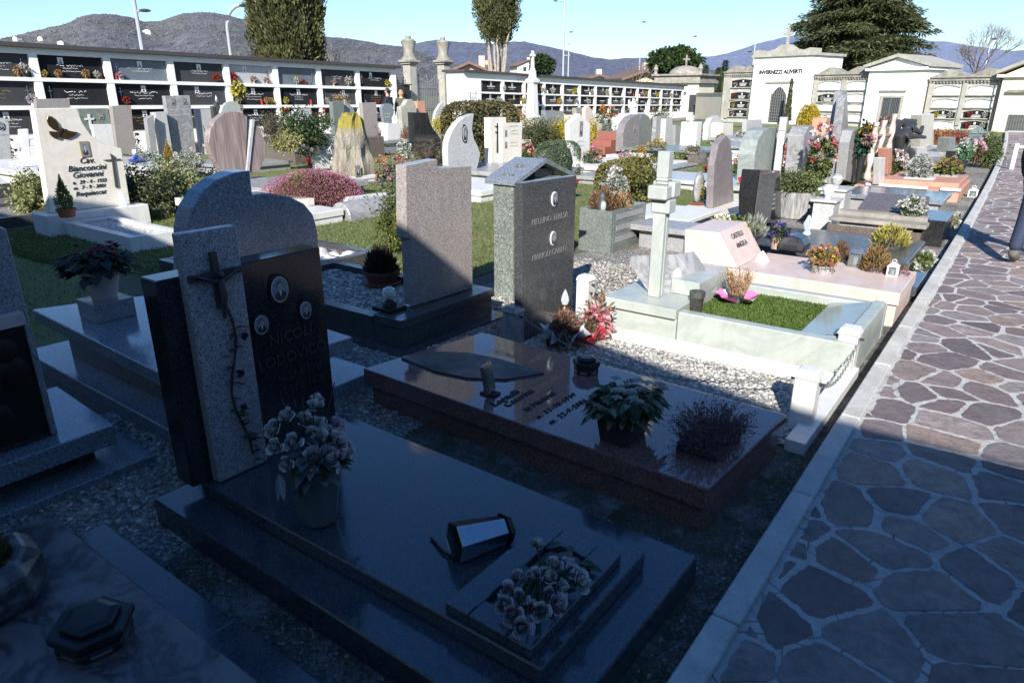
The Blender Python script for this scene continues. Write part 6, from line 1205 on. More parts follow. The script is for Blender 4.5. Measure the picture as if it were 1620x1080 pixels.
# --- planter and centre left
t = BED('brown stone planter box with mixed shrubs beyond the pink heather', -19.3, -16.6, 12.2, 15.6, .62, BROWNG, SOIL, .25, 'stone_planter', 'planter')
BU('big dark glossy evergreen shrub growing in the brown planter box', 'evergreen_shrub', (482, 238), .5, 34, 56, 'leafy', DKGREEN+GREEN, None, 2600, 4.5); BU('pale yellow green round shrub in the brown planter box', 'golden_shrub', (461, 240), .5, 23, 36, 'leafy', [(.4, .38, .16), (.3, .3, .12), (.5, .46, .22)], None, 1500, 3.5)
BU('grey brown clipped ball shrub left of the evergreen shrub', 'ball_shrub', (430, 222), .9, 16, 40, 'leafy', [(.12, .11, .07), (.17, .155, .1)], None, 1200, 2.5); BU('thin light green columnar conifer at the planter corner', 'columnar_conifer', (438, 240), .5, 6, 32, 'conifer', [(.2, .24, .06), (.13, .17, .05)], None, 500, 4); BU('lilac and white flowers at the planter edge', 'lilac_flowers', (483, 243), .5, 12, 13, 'flowers', GREEN, [(.45, .38, .55), (.6, .55, .65)], 300, 3, 'flowers')
t = T('wooden_cross', 'slim pale wooden cross standing in the brown planter box', 'cross', (-17.4, 13.1, .5)); X = -17.4; mb = MB(); a = onX(444.5, 232, X); b = onX(443, 186, X); mb.tube([(X, float(a[1]), .5), (X, float(b[1]), float(b[2]))], .05, 6); a = onX(432, 196, X); b = onX(455, 196, X); mb.tube([(X+.03, float(a[1]), float(a[2])), (X+.03, float(b[1]), float(b[2]))], .045, 6); build('cross', mb, plain('grey_wood', (.36, .31, .24), .8), t)
ST('slanted pale grey stone behind the evergreen shrub', -22.5, [(452, 188), (472, 173), (492, 172), (496, 200), (452, 210)], PALEG, .3)
BU('red and green flowers left of the slanted grey stone', 'red_flowers', (452, 205), .8, 12, 32, 'flowers', GREEN, REDF, 350, 3.5, 'flowers'); BU('red potted flowers before the glassy green headstone', 'red_flowers', (514, 200), .7, 8, 26, 'flowers', GREEN, REDF, 250, 3.5, 'flowers')
ST('upright mottled green headstone with a slanted glass wing', -20., [(526, 161), (544, 160), (546, 214), (530, 214)], GREENG, .2, None, (), ()); t = T('glass_wing', 'pale angular glass panel between green headstone and mossy rock', 'glass panel', (-20.2, 17.2, 0)); mb = MB(); mb.prism(polyX([(545, 157), (560, 173), (566, 214), (547, 214)], -20.2), 'x', -20.26, -20.2); build('panel', mb, GREYM, t, bevel=.004)
BU('orange topped round shrub above the green headstone', 'orange_shrub', (541, 185), .9, 12, 36, 'leafy', [(.4, .22, .04), (.25, .22, .05), (.5, .28, .05)], None, 600, 3, X=-22.)
t = T('rock_headstone', 'tall natural rock headstone with yellow lichen and a small photo tile', 'gravestone', (-12.2, 11.2, 0)); X = -12.2
m_, t_ = newmat('lichen_rock'); mp = t_.n('ShaderNodeMapping'); mp.inputs['Scale'].default_value = (3, 3, .7); t_.l(t_.P, mp.inputs[0]); c0 = t_.ramp(t_.noise(1.6, 8, .7, .6, mp.outputs[0]), [(.3, (.12, .10, .075)), (.5, (.36, .31, .24)), (.7, (.5, .46, .38))]); sx = t_.n('ShaderNodeSeparateXYZ'); t_.l(t_.P, sx.inputs[0]); hz = t_.math('SUBTRACT', t_.math('ADD', t_.math('MULTIPLY', sx.outputs[2], .8), t_.math('MULTIPLY', t_.noise(2.5, 5, .7), 1.1)), .85); c0 = t_.mix(t_.ramp(hz, [(.5, 0.), (.62, .9)]), c0, (.40, .33, .05)); c0 = t_.mix(t_.ramp(t_.noise(1.3, 5, .6), [(.58, 0.), (.7, .4)]), c0, (.36, .30, .08)); t_.setc(c0); t_.rough(.95); t_.bump(t_.noise(4, 8, .75, .5, mp.outputs[0]), 1., .12); LICH = m_
Lp = polyX([(534, 283), (536, 250), (540, 215), (546, 190), (556, 180), (564, 186), (570, 181), (580, 188), (586, 210), (592, 235), (598, 262), (600, 284)], X); mb = MB(); n = len(Lp); rows = 10; vs = []
yc_ = sum(a for a, b in Lp)/n; zmax = max(b for a, b in Lp)
for j in range(rows+1):
    f = j/rows; z = zmax*f
    def edge(side):
        best = None
        for (a, b), (c_, d_) in zip(Lp, Lp[1:]):
            if min(b, d_)-.02 <= z <= max(b, d_)+.02 and abs(d_-b) > 1e-3:
                y = a+(c_-a)*min(1, max(0, (z-b)/(d_-b))); best = y if best is None else (min(best, y) if side < 0 else max(best, y))
        return best if best is not None else yc_
    l, r_ = edge(-1), edge(1)
    for i in range(16):
        a = 2*math.pi*i/16; k = 1+.22*math.sin(i*3.1+j*.5)+.1*math.sin(i*5+j*1.3); vs.append((X-.18+.32*(1-.45*f)*math.cos(a)*k, (l+r_)/2+(r_-l)/2*math.sin(a)*(1+.06*math.sin(i*7+j*2)), z-.02+.06*math.sin(i*2.2)*f))
mb.add(vs, [(j*16+i, j*16+(i+1) % 16, (j+1)*16+(i+1) % 16, (j+1)*16+i) for j in range(rows) for i in range(16)]+[tuple(rows*16+i for i in range(16))]); rk = build('rock', mb, LICH, t, True, sharp=35); q = onX(566, 271, X+.2); s = mpp(q); oval_portrait(rk, X+.2, float(q[1]), float(q[2]), 5*s, 8*s, False, True)
t = T('stone_box', 'plain white stone block standing left of the mossy rock', 'block', (-15.0, 12.6, 0)); X = -15.; mb = MB(); pp = polyX([(523, 217), (536, 216), (540, 262), (526, 263)], X); mb.prism([(a, max(0, b)) for a, b in pp], 'x', X-.5, X); build('block', mb, WHITE, t, bevel=.01)
ST('small square pinkish headstone near the wall, behind the mossy rock', -21.5, [(573, 163), (595, 162), (599, 205), (577, 205)], PINKST, .2); PP('white flowers in a round pale bowl right of the mossy rock', (590, 203), .3, 7, 9, GREENM, 8, 6, 'flowers', SILVER, WHITEF, 200, 3)
ST('heart shaped blue grey headstone on a slim foot', -21.5, [(604, 172), (607, 165), (612, 164), (616, 164), (621, 166), (623, 175), (620, 188), (617, 200), (611, 200), (607, 188)], BLUEG, .15, None, (), ((613, 180, 9, 2), (613, 185, 8, 2)), tcol=WHITEP); ST('old grey round shouldered headstone with a carved arch', -21.5, [(634, 170), (641, 166), (645, 158), (652, 157), (657, 166), (659, 171), (658, 208), (638, 208)], GREYST, .25); ST('tapered orange red marble headstone before the gate', -21.8, [(660, 160.5), (672, 160), (677, 205), (659, 205)], ORANGEM, .3)
ST('black granite headstone with a sweeping concave right side', -17.2, [(654, 178), (677, 178.5), (680, 193), (686, 205), (693, 213), (697, 220), (698, 240), (657, 240)], BLACKG, .28); ST('plain bright white stone block with stepped foot', -18.2, [(613, 195), (634, 196), (635, 240), (613, 239)], WHITE, .3, (.4, .2, .25, .14, WHITE))
ST('pale curved fin headstone before the right gate pillar', -21.8, [(687, 190), (690, 176), (697, 165), (702, 161), (704, 190), (705, 215), (688, 215)], PALEG, .15); BU('red flowering bush just before the gate railing', 'red_shrub', (716, 180), .6, 5, 18, 'flowers', DKGREEN, REDF, 150, 3, X=-22.5)
BU('small columnar green conifer left of the round shouldered headstone', 'columnar_conifer', (630, 200), .2, 4.5, 24, 'conifer', [(.2, .24, .05), (.14, .19, .05)], None, 350, 3.5, X=-20.); BU('small round yellow green shrub before the round shouldered headstone', 'round_shrub', (646, 203), .2, 7, 19, 'leafy', YGREEN, None, 400, 3, X=-19.5); BU('reddish twiggy hedge left of the black concave headstone', 'red_hedge', (645, 238), 0, 12, 38, 'grass', [(.22, .1, .09), (.3, .15, .13)], None, 600, 6); BU('pinkish shrub left of the white block', 'pink_shrub', (607, 228), 0, 8, 24, 'leafy', [(.3, .12, .13), (.2, .14, .08)], None, 300, 3)
BU('golden yellow round bush right of the black concave headstone', 'golden_shrub', (703, 212), .3, 18, 26, 'leafy', YELLOW, None, 1200, 3); BU('long dark mixed hedge behind the teardrop headstone', 'hedge', (762, 262), 0, 62, 94, 'box', [(.08, .09, .03), (.13, .13, .05), (.22, .19, .09), (.06, .07, .025), (.28, .2, .11)], None, 11000, 4.6, 'hedge', 30)
BU('orange and yellow leaved shrub at the right end of the long hedge', 'orange_shrub', (812, 205), .3, 18, 32, 'leafy', [(.4, .28, .07), (.5, .2, .08), (.22, .24, .06)], None, 900, 3); BU('purple heather cushion mound in full bloom', 'heather_mound', (500, 335), 0, 84, 66, 'heather', [(.2, .1, .07), (.26, .16, .08), (.16, .12, .05)], [(.55, .15, .27), (.62, .27, .4), (.45, .1, .22), (.5, .3, .35)], 12000, 6, 'heather', 62)
BU('olive green heather tuft inside the purple heather mound', 'green_heather', (478, 330), .1, 26, 62, 'heather', [(.2, .2, .05), (.3, .26, .08)], None, 900, 6, 'heather')
ST('white tablet with two lines of lettering leaning below the purple heather', -8.9, [(548, 318), (552, 312), (615, 305), (620, 322), (560, 336)], WHITE, .1, None, (), ((588, 315, 48, 3), (588, 321, 44, 3)), name='memorial_tablet', cat='tablet')
t = T('log_stone', 'half round grey stone border with pale cut end below the white tablet', 'border stone', (-8.5, 7.8, 0)); X = -8.35; pp = [(-8.55+.24*math.cos(a), .28*math.sin(a)) for a in [i*math.pi/8 for i in range(9)]]; y_a, y_b = float(G(548, 350)[1]), float(G(640, 335)[1])+.6; mb = MB(); mb.prism([(a, b) for a, b in pp], 'y', y_a, y_b); build('border', mb, GREYM, t, bevel=.01); SLAB('white stone border left of the half round stone', -9.3, -8.4, 4.9, y_a-.05, .2, WHITE, .1, .02)
BU('yellow green bush at the left side of the rose granite headstone', 'boxwood_shrub', (634, 400), 0, 30, 92, 'leafy', [(.12, .14, .03), (.18, .2, .05), (.08, .11, .025)], None, 2600, 5); BU('red and pink flowers with silver leaves above the white tablet', 'flowering_shrub', (622, 306), .1, 24, 62, 'flowers', [(.14, .15, .09), (.22, .24, .18)], [(.55, .15, .15), (.6, .3, .3), (.55, .4, .1)], 1000, 5)
PP('white flowering plant in front of the reddish hedge', (641, 250), .2, 7, 6, WHITEP, 12, 15, 'flowers', SILVER, WHITEF, 500, 4); BU('dark leafy shrub left of the teardrop headstone', 'dark_shrub', (716, 268), 0, 22, 38, 'leafy', [(.09, .08, .06), (.14, .12, .09), (.06, .06, .04)], None, 1300, 3.6); BU('sparse purple brown shrub behind the rose granite headstone', 'brown_shrub', (678, 262), 0, 20, 34, 'leafy', [(.14, .09, .08), (.1, .09, .06)], None, 700, 3.6)
BED('dark edged bed of round white stones behind the black headstone', -7.3, -5.75, 3.5, 5.2, .2, DKGREY, GRAVEL, .1); stuff(pebbles('cobbles', [[(-7.1, 3.7), (-5.9, 3.7), (-5.9, 5.0), (-7.1, 5.0)]], 180, .07, [(.6, .59, .57), (.45, .44, .43), (.7, .69, .67)], .16), 'round white cobbles in the bed behind the black headstone', 'cobbles')
# --- teardrop and centre
Xt = float(G(745, 268, .3)[0]); ST('speckled grey teardrop headstone with an oval bronze framed photo', Xt, [(709, 262), (708, 240), (709, 225), (715, 208), (724, 195), (735, 185), (750, 180), (748, 192), (747, 205), (750, 220), (756, 232), (760, 244), (757, 258), (748, 268), (735, 274), (715, 270)], PALEG, .16, None, [(735, 212, 5, 11, 'o')], ((736, 230, 12, 2), (737, 237, 15, 2), (738, 244, 14, 2), (738, 251, 15, 2)), tcol=WHITEP)
SLAB('polished grey slab running right from the teardrop headstone', -11.0, -8.2, 11.7, 13.8, .3, GREYM, .09, .1, WHITE); SLAB('white stone block plinth below the polished grey slab', -9.6, -7.9, 9.7, 11.3, .22, WHITE, .1, .03)
Xs = -10.4; ST('cream headstone with a tall thin double cross, left of its lettered twin', Xs-.12, [(776, 186), (800.5, 185.5), (803, 262), (777, 264)], CREAM, .2); mb = MB(); X = Xs-.12; hs = [o for o in bpy.data.objects if o.get('label', '').startswith('cream headstone with a tall thin double')][0].children[0]
for a in ([(786, 195), (787.5, 195), (787.5, 242), (785.5, 242)], [(783, 199.5), (790, 199.5), (790, 201), (783, 201)], [(783, 208.5), (790.5, 208.5), (790.5, 210), (783, 210)]): mb.prism(polyX(a, X), 'x', X+.003, X+.02)
build('double_cross', mb, IRON, hs)
ST('cream lettered headstone with two small wall lamps', Xs, [(794, 195), (826.5, 194.5), (825, 250), (823, 262), (795, 262)], CREAM, .2, (.5, .3, .4, .28, WHITE), [(800, 211, 2, 4, 'r'), (800, 229.5, 2, 4, 'r')], ((813, 200, 16, 2), (813, 207, 13, 2), (814, 212, 14, 2), (813, 226, 12, 2), (813, 231, 13, 2)), tcol=BRONZE)
PP('orange yellow leaved plant in a terracotta pot before the cream headstone', (789, 268), .05, 9.5, 13, TERRA, 10, 8, 'leafy', [(.5, .35, .06), (.4, .38, .08), (.45, .2, .05)], None, 400, 4); BU('coral pink flowers at the right foot of the cream lettered headstone', 'coral_flowers', (836, 255), .1, 10, 26, 'flowers', GREEN, [(.75, .3, .25), (.8, .42, .36), (.65, .08, .08)], 400, 4, 'flowers')
p = onX(844, 200, -24.); t = T('memorial_cross', 'tall white marble obelisk shaped monument topped by a cross', 'monument', (p[0], p[1], 0)); X, y = -24., float(p[1]); s = mpp(p); zz = lambda yy: 1.85+(150-yy)*s*1.05
mb = MB(); mb.box(X-.55, X+.35, y-.5, y+.5, 0, zz(182)); build('pedestal', mb, GREYST, t, bevel=.02); mb = MB(); mb.lathe([(.5, zz(182)+.003), (.38, zz(177)), (.29, zz(138)), (.3, zz(135)), (.42, zz(133)), (.42, zz(129)), (.24, zz(127)), (.2, zz(118)), (.12, zz(113)), (.1, zz(103))], 4, (X-.1, y, 0), rot=.785); build('shaft', mb, WHITE, t, bevel=.01); mb = MB(); z = zz(103); mb.box(X-.16, X-.04, y-.07, y+.07, z, zz(90)); mb.box(X-.16, X-.04, y-.22, y-.073, zz(97.5), zz(94.5)); mb.box(X-.16, X-.04, y+.073, y+.22, zz(97.5), zz(94.5)); build('cross', mb, WHITE, t, bevel=.01)
ST('square blue grey granite headstone right of the tall cross monument', -21.5, [(863, 175), (892, 176), (893, 215), (864, 215)], BLUEG, .3); BU('round olive green bush in front of the cross monument', 'round_shrub', (851, 236), 0, 27, 44, 'leafy', [(.10, .11, .045), (.15, .16, .07), (.07, .08, .03)], None, 2400, 3.2); BU('bright yellow leafy bush right of the olive bush', 'golden_shrub', (891, 225), .2, 18, 33, 'leafy', YELLOW, None, 1500, 3.2)
BU('neatly clipped rounded box hedge in grey green', 'box_hedge', (882, 291), 0, 35, 64, 'box', [(.12, .17, .10), (.17, .215, .135), (.09, .13, .07)], None, 8000, 2.6, 'hedge', 22)
Xp = float(G(918, 268)[0]); ST('white marble headstone with a framed full length photo', Xp, [(901, 196), (911, 187), (917, 180), (923, 187), (933, 194), (933, 235), (929, 268), (903, 266)], WHITE, .15, None, [(919, 204, 4.2, 10.5, 'r')], ((918, 224, 13, 2.5), (919, 231, 8, 2.5))); BU('yellow leaved bush hugging the right side of the photo headstone', 'golden_shrub', (938, 238), .1, 6, 45, 'leafy', YELLOW, None, 600, 3)
ST('ornate grey carved headstone behind the white photo headstone', -18.5, [(912, 171), (925, 170), (935, 175), (938, 215), (912, 215)], WORNST, .25); ST('pale pink pointed headstone beside the ornate grey one', -18.2, [(926, 172), (931, 167), (938, 176), (941, 215), (926, 215)], PINKM, .2); ST('plain pinkish slab headstone right of the yellow bush', -15.8, [(936, 195), (952, 195.5), (953, 240), (937, 238)], PINKM, .2)
BU('orange red flowers before the second niche wall, left stem', 'orange_flowers', (951, 192), .2, 9, 28, 'flowers', GREEN, ORANGEF, 300, 3.5, 'flowers', X=-22.); BU('orange red flowers before the second niche wall, right stem', 'orange_flowers', (967, 192), .2, 7, 24, 'flowers', GREEN, ORANGEF, 250, 3.5, 'flowers', X=-22.); BU('silvery mixed foliage with small white cards left of the red steps', 'silver_shrub', (960, 228), 0, 14, 36, 'flowers', SILVER+GREEN, WHITEF, 600, 3.2)
t = T('stepped_headstone', 'red granite stepped tomb left of the arched photo headstone', 'grave', (-11.3, 20.6, 0)); X = -10.9; mb = MB(); mb.prism([(a, max(0, b)) for a, b in polyX([(957, 246), (957, 233), (966, 232), (967, 222), (975, 221), (976, 209), (987, 208), (988, 246)], X)], 'x', X-.7, X); build('steps', mb, REDG, t, bevel=.01)
t = ST('violet arched headstone with a framed photo and ribbed cream edge', -10.2, [(985, 240), (986, 210), (990, 196), (998, 186), (1009, 181), (1012, 183), (1011, 245)], VIOLETM, .25, (.4, .2, .2, .12, CREAM), [(1004, 203, 3, 5.5, 'r')], ((1001, 221, 10, 2), (1001, 228, 12, 2))); ST('mottled dark green arched headstone behind the violet one', -10.5, [(1010, 236), (1011, 195), (1014, 184), (1020, 180), (1027, 185), (1030, 195), (1031, 236)], GREENG, .25)
BU('round topped green shrub behind the grey headstones', 'round_shrub', (1043, 210), 0, 14, 36, 'leafy', [(.16, .2, .08), (.2, .23, .1)], None, 900, 2.6); ST('smooth grey headstone in front of the round topped shrub', -11.2, [(1039, 185), (1054, 183), (1053, 222), (1036, 222)], GREYM, .15); ST('blue grey marbled headstone with pale right edge', -11., [(1054, 188), (1064, 188), (1066, 222), (1052, 222)], PALEG, .3); ST('low dark grey sloping headstone right of the marbled one', -11.2, [(1069, 198), (1078, 200), (1082, 206), (1082, 226), (1068, 226)], GREYG, .2)
p = onX(1003, 190, -17.); t = T('angel_statue', 'small white angel statue on a broad white pedestal', 'statue', (p[0], p[1], 0)); X, y = -17., float(p[1]); s = mpp(p); zz = lambda yy: 1.85+(150-yy)*s*1.05; mb = MB(); mb.box(X-.5, X+.2, float(onX(982, 180, X)[1]), float(onX(1007, 180, X)[1]), 0, zz(181)); build('pedestal', mb, WHITE, t, bevel=.03)
mb = MB(); z = zz(181); h = zz(155)-z; mb.lathe([(.2, 0), (.17, h*.25), (.13, h*.5), (.16, h*.66), (.12, h*.78), (.05, h*.82), (.07, h*.87), (.075, h*.93), (.04, h*.99), (0, h)], 12, (X-.1, y, z+.002), sy=.9); mb.prism([(y+.06, z+h*.75), (y+.3, z+h*.92), (y+.26, z+h*.5), (y+.1, z+h*.4)], 'x', X-.24, X-.18); mb.prism([(y-.06, z+h*.75), (y-.3, z+h*.92), (y-.26, z+h*.5), (y-.1, z+h*.4)], 'x', X-.24, X-.18); mb.tube([(X-.1, y-.14, z+h*.66), (X+.02, y-.1, z+h*.5), (X+.05, y, z+h*.58)], .04, 6); mb.tube([(X-.1, y+.14, z+h*.66), (X+.02, y+.1, z+h*.5), (X+.05, y, z+h*.58)], .04, 6); build('figure', mb, WHITE, t, True)
def stone_cross(label, X, px, yb, yt, aw, w_, mat, arm_y, base=None, th=.12):
    q = onX(px, (yb+yt)/2, X); s = mpp(q); y = float(q[1]); zt = float(onX(px, yt, X)[2]); za = float(onX(px, arm_y, X)[2]); w2 = w_*s/.8; a2 = aw*s/.8; z0 = 0.
    t = T('stone_cross', label, 'cross', (X, y, 0)); mb = MB()
    if base: mb.box(X-.3, X+.3, y-base[0]*s, y+base[0]*s, 0, base[1]); z0 = base[1]+.002; build('base', mb, mat, t, bevel=.02); mb = MB()
    mb.box(X-th, X, y-w2, y+w2, z0, zt); mb.box(X-th+.004, X-.004, y-a2, y-w2-.001, za-w2, za+w2); mb.box(X-th+.004, X-.004, y+w2+.001, y+a2, za-w2, za+w2); build('cross', mb, mat, t, bevel=.008); return t
stone_cross('white marble cross on a white block, right of the grey headstones', -10., 1093, 240, 178, 8, 3.2, WHITE, 187, (10, .95)); stone_cross('slender white cross partly behind the violet headstone', -14., 1024, 215, 168, 5, 1.5, WHITE, 190)
PP('orange flowers and green foliage tray on the blue green slab', (1040, 238), .35, 13, 4, GREYM, 15, 9, 'flowers', [(.2, .2, .06), (.12, .15, .05)], [(.6, .3, .05), (.55, .4, .08)], 500, 3); SLAB('blue green polished slab with plants, centre right', -10.2, -7.6, 19.2, 21.0, .36, DGREENM, .08, .12, GREENM); PP('small leafy planter at the right end of the blue green slab', (1096, 243), .35, 10, 3, WHITE, 12, 6, 'leafy', [(.14, .15, .07), (.25, .14, .12)], None, 250, 3)
PP('orange flowers in front of the blue green slab', (1055, 262), 0, 9, 3, TERRA, 10, 7, 'flowers', GREEN, ORANGEF, 300, 3.4); BU('yellow green low plants right of the orange flowers, before the slab', 'low_shrub', (1080, 260), 0, 15, 16, 'leafy', YGREEN, None, 400, 3.4); SLAB('stacked thin pale marble plates lying on the grass', -8.3, -7.2, 16.2, 18.0, .14, GREYM, .05, .03)
SLAB('pale pink slab with twisted pink flowers before the violet headstone', -10., -7.6, 15.2, 18.4, .16, CREAM, .08, .06); BU('pink twiggy blossom plant on the pale pink slab', 'pink_blossom', (990, 258), .15, 12, 20, 'flowers', [(.35, .2, .2)], [(.65, .35, .4), (.7, .5, .5)], 300, 3.4, 'flowers'); BU('orange brown dried flowers at the foot of the violet headstone', 'dried_flowers', (945, 248), .16, 8, 15, 'flowers', [(.3, .2, .1)], [(.6, .3, .15)], 200, 3.4, 'flowers')
BU('pink and cream flowers in a green bowl right of the box hedge', 'flower_bowl', (937, 262), .1, 14, 30, 'flowers', DKGREEN+GREEN, [(.6, .2, .28), (.7, .45, .45), (.65, .6, .5)], 500, 3.6, 'flowers'); PP('golden brown arrangement in a pink pot before the violet headstone', (1014, 250), .1, 6, 8, PINKM, 7, 7, 'leafy', [(.35, .2, .06), (.5, .35, .1)], None, 250, 3)
BU('wide low hedge with yellow green leaf tips behind the green granite planter', 'hedge', (1000, 326), 0, 68, 70, 'box', [(.15, .16, .045), (.22, .22, .065), (.32, .23, .09), (.10, .12, .035)], None, 9500, 5, 'hedge', 34)
ST('round topped pale grey headstone with carved face, far centre right', -11.5, [(1120, 215), (1121, 198), (1127, 187), (1136, 183), (1144, 190), (1145, 215)], PALEG, .25, None, (), ((1132, 200, 14, 2),)); ST('square cream block headstone right of the round topped one', -11., [(1144, 195), (1160, 195), (1160, 215), (1144, 215)], CREAM, .5); ST('plain pale blue white headstone before the narrow niche tower', -11., [(1181, 190), (1205, 189), (1207, 218), (1180, 217)], PALEG, .2); SLAB('pale slab in front of the plain blue white headstone', -10.6, -8.6, 30.5, 33.5, .2, PALEG, .08, .1); BU('red potted flower left of the round topped headstone', 'red_flowers', (1116, 212), .1, 5, 11, 'flowers', DKGREEN, REDF, 150, 3, 'flowers')
SLAB('wide pale stone slab on the grass, right of the white cross', -9., -6.6, 23.5, 25.8, .25, GREYM, .1, .12, WHITE); SLAB('white stone slab with a dark edge behind the purple grey headstone', -7.2, -5., 19.5, 22.6, .22, WHITE, .1, .06)
# --- smaller pieces filling the rows
def box_thing(name, label, cat, base, z, w_, d_, h_, mat, bev=.008):
    p = G(base[0], base[1], z); s = mpp(p); t = T(name, label, cat, p); mb = MB(); mb.box(p[0]-d_*s/2, p[0]+d_*s/2, p[1]-w_*s/2, p[1]+w_*s/2, z, z+h_*s); build('body', mb, mat, t, bevel=bev); return t, p, s
for base, lab in (((489, 262), 'red plastic grave candle beside the small white tablet'), ((566, 232), 'red grave candle near the glassy panel')):
    t, p, s = box_thing('grave_candle', lab, 'candle', base, 0, 5, 5, 14, REDP); mb = MB(); mb.lathe([(3*s, 14*s+.002), (1.5*s, 17*s), (0, 18*s)], 8, p); build('lid', mb, GOLD, t, True)
ST('small white tilted tablet behind the purple heather', float(G(508, 268)[0]), [(497, 245), (519, 243), (523, 268), (500, 268)], WHITE, .12); SLAB('low white kerbed slab left of the purple heather', -13.6, -12.0, 9.5, 11.0, .14, WHITE, .08, .02)
SLAB('pale blue grey slab behind the mossy rock', -19.8, -17.6, 16.5, 18.2, .4, BLUEG, .1, .1); SLAB('cream stepped tomb right of the golden bush', -16.8, -14.6, 19.0, 20.8, .35, CREAM, .12, .15); SLAB('dark grey slab with pots before the wide hedge', -8.2, -6.4, 13.2, 14.6, .18, GREYG, .08, .05)
PP('white flowers in a terracotta pot on the cream stepped tomb', (712, 233), .35, 6, 6, TERRA, 8, 7, 'flowers', GREEN, WHITEF, 200, 3.4); PP('mixed yellow flowers in a grey pot on the pale blue grey slab', (546, 218), .4, 5, 5, GREYM, 7, 6, 'flowers', GREEN, YELLOW, 180, 3.2); PP('pink cyclamen pot on the slab before the wide hedge', (905, 300), .18, 7, 7, TERRA, 9, 7, 'flowers', DKGREEN, PINKF, 220, 4)
ST('dark slim headstone between the violet arch and white cross', -12.4, [(1062, 205), (1074, 205), (1075, 235), (1061, 235)], NIGHTG, .2); ST('narrow pink headstone left of the white cross', -13.2, [(1049, 200), (1058, 199), (1059, 225), (1048, 225)], PINKM, .2); SLAB('long grey kerbed slab before the round topped headstone', -10.6, -8.4, 27.2, 29.4, .25, GREYM, .1, .1); PP('yellow chrysanthemums in a pot on the long grey slab', (1140, 226), .25, 5, 5, TERRA, 8, 6, 'flowers', GREEN, YELLOW, 180, 3.2); PP('white chrysanthemums in a pot right of the cream block headstone', (1172, 222), .1, 5, 5, TERRA, 8, 6, 'flowers', GREEN, WHITEF, 180, 3.2)
ST('low rounded brown headstone behind the egg ornament', -7.4, [(1098, 268), (1099, 246), (1105, 238), (1114, 238), (1119, 246), (1119, 268)], BROWNG, .2); PP('red begonia pot at the foot of the low brown headstone', (1122, 276), 0, 6, 6, TERRA, 8, 7, 'flowers', DKGREEN, REDF, 200, 3.6); SLAB('speckled slab lying before the low brown headstone', -7.3, -5.2, 13.6, 15.2, .2, PALEG, .08, .06)
ST('grey headstone with sloping top before the left wall, beside the toy boat slab', -21.4, [(232, 188), (243, 182), (248, 240), (238, 240)], GREYG, .2); SLAB('grey slab with kerb before the brown disc headstone', -17.8, -15.6, 9.6, 11.4, .22, GREYG, .08, .06); PP('white cyclamen in a clay pot near the brown disc headstone', (340, 288), 0, 8, 8, TERRA, 10, 8, 'flowers', DKGREEN, WHITEF, 220, 4)
# ------------------------------------------------------------------ right hand rows
t = T('stone_planter', 'square green granite planter holding heather, silver plant and dark vase', 'planter', (-3.9, 7.5, 0)); c = G(965, 402, 0); x1, y0 = float(c[0]), float(c[1]); zt = .52; x0 = float(G(912, 398)[0])-.05; y1 = float(onX(1022, 330, x1)[1])
mb = MB(); kw = .05; mb.box(x0, x1, y0, y0+kw, -.01, zt); mb.box(x0, x1, y1-kw, y1, -.01, zt); mb.box(x0, x0+kw, y0+kw+.001, y1-kw-.001, -.01, zt); mb.box(x1-kw, x1, y0+kw+.001, y1-kw-.001, -.01, zt); build('panels', mb, GREENG, t, bevel=.004); mb = MB(); mb.box(x0+kw+.001, x1-kw-.001, y0+kw+.001, y1-kw-.001, 0, zt-.06); build('soil', mb, SOIL, t)
mb = MB()
for k in range(3): mb.box(x1+.002, x1+.008, y0+.12, y1-.1, .12+k*.14, .19+k*.14)
build('plate', mb, GREYG, t)
cx, cy = (x0+x1)/2, (y0+y1)/2
def here(name, label, cat, c, r, kind, cols, cols2, n, leaf):
    t = T(name, label, cat, (c[0], c[1], c[2]-r[2])); plant(t, c, r, kind, cols, cols2, n, leaf); return t
here('heather', 'rusty brown dry heather filling the green granite planter', 'heather', (x1-.3, cy+.05, zt+.08), (.26, .42, .17), 'heather', DRYH, None, 2200, .07); here('silver_plant', 'bushy white silver leaved plant in the green granite planter', 'plant', (x0+.22, cy+.1, zt+.22), (.12, .15, .26), 'flowers', SILVER, WHITEF, 700, .045)
here('dried_grass', 'straw coloured grass tuft below the silver plant in the planter', 'plant', (x0+.35, cy-.02, zt+.06), (.1, .12, .12), 'grass', [(.5, .36, .18), (.4, .27, .12)], None, 300, .08)
p = (x0+.25, y0+.12, zt-.04); t = T('dark_vase', 'dark penguin shaped stone vase at the planter corner', 'vase', p); mb = MB(); mb.lathe([(.045, 0), (.062, .05), (.06, .11), (.04, .15), (.045, .18), (.037, .215), (.015, .24), (0, .25)], 14, p); build('vase', mb, plain('dark_slate', (.07, .07, .075), .5), t, True); mb = MB(); mb.blob((p[0]+.03, p[1]-.022, p[2]+.075), (.04, .043, .07), 10, 8, 0); build('pale_front', mb, GREENM, t, True)
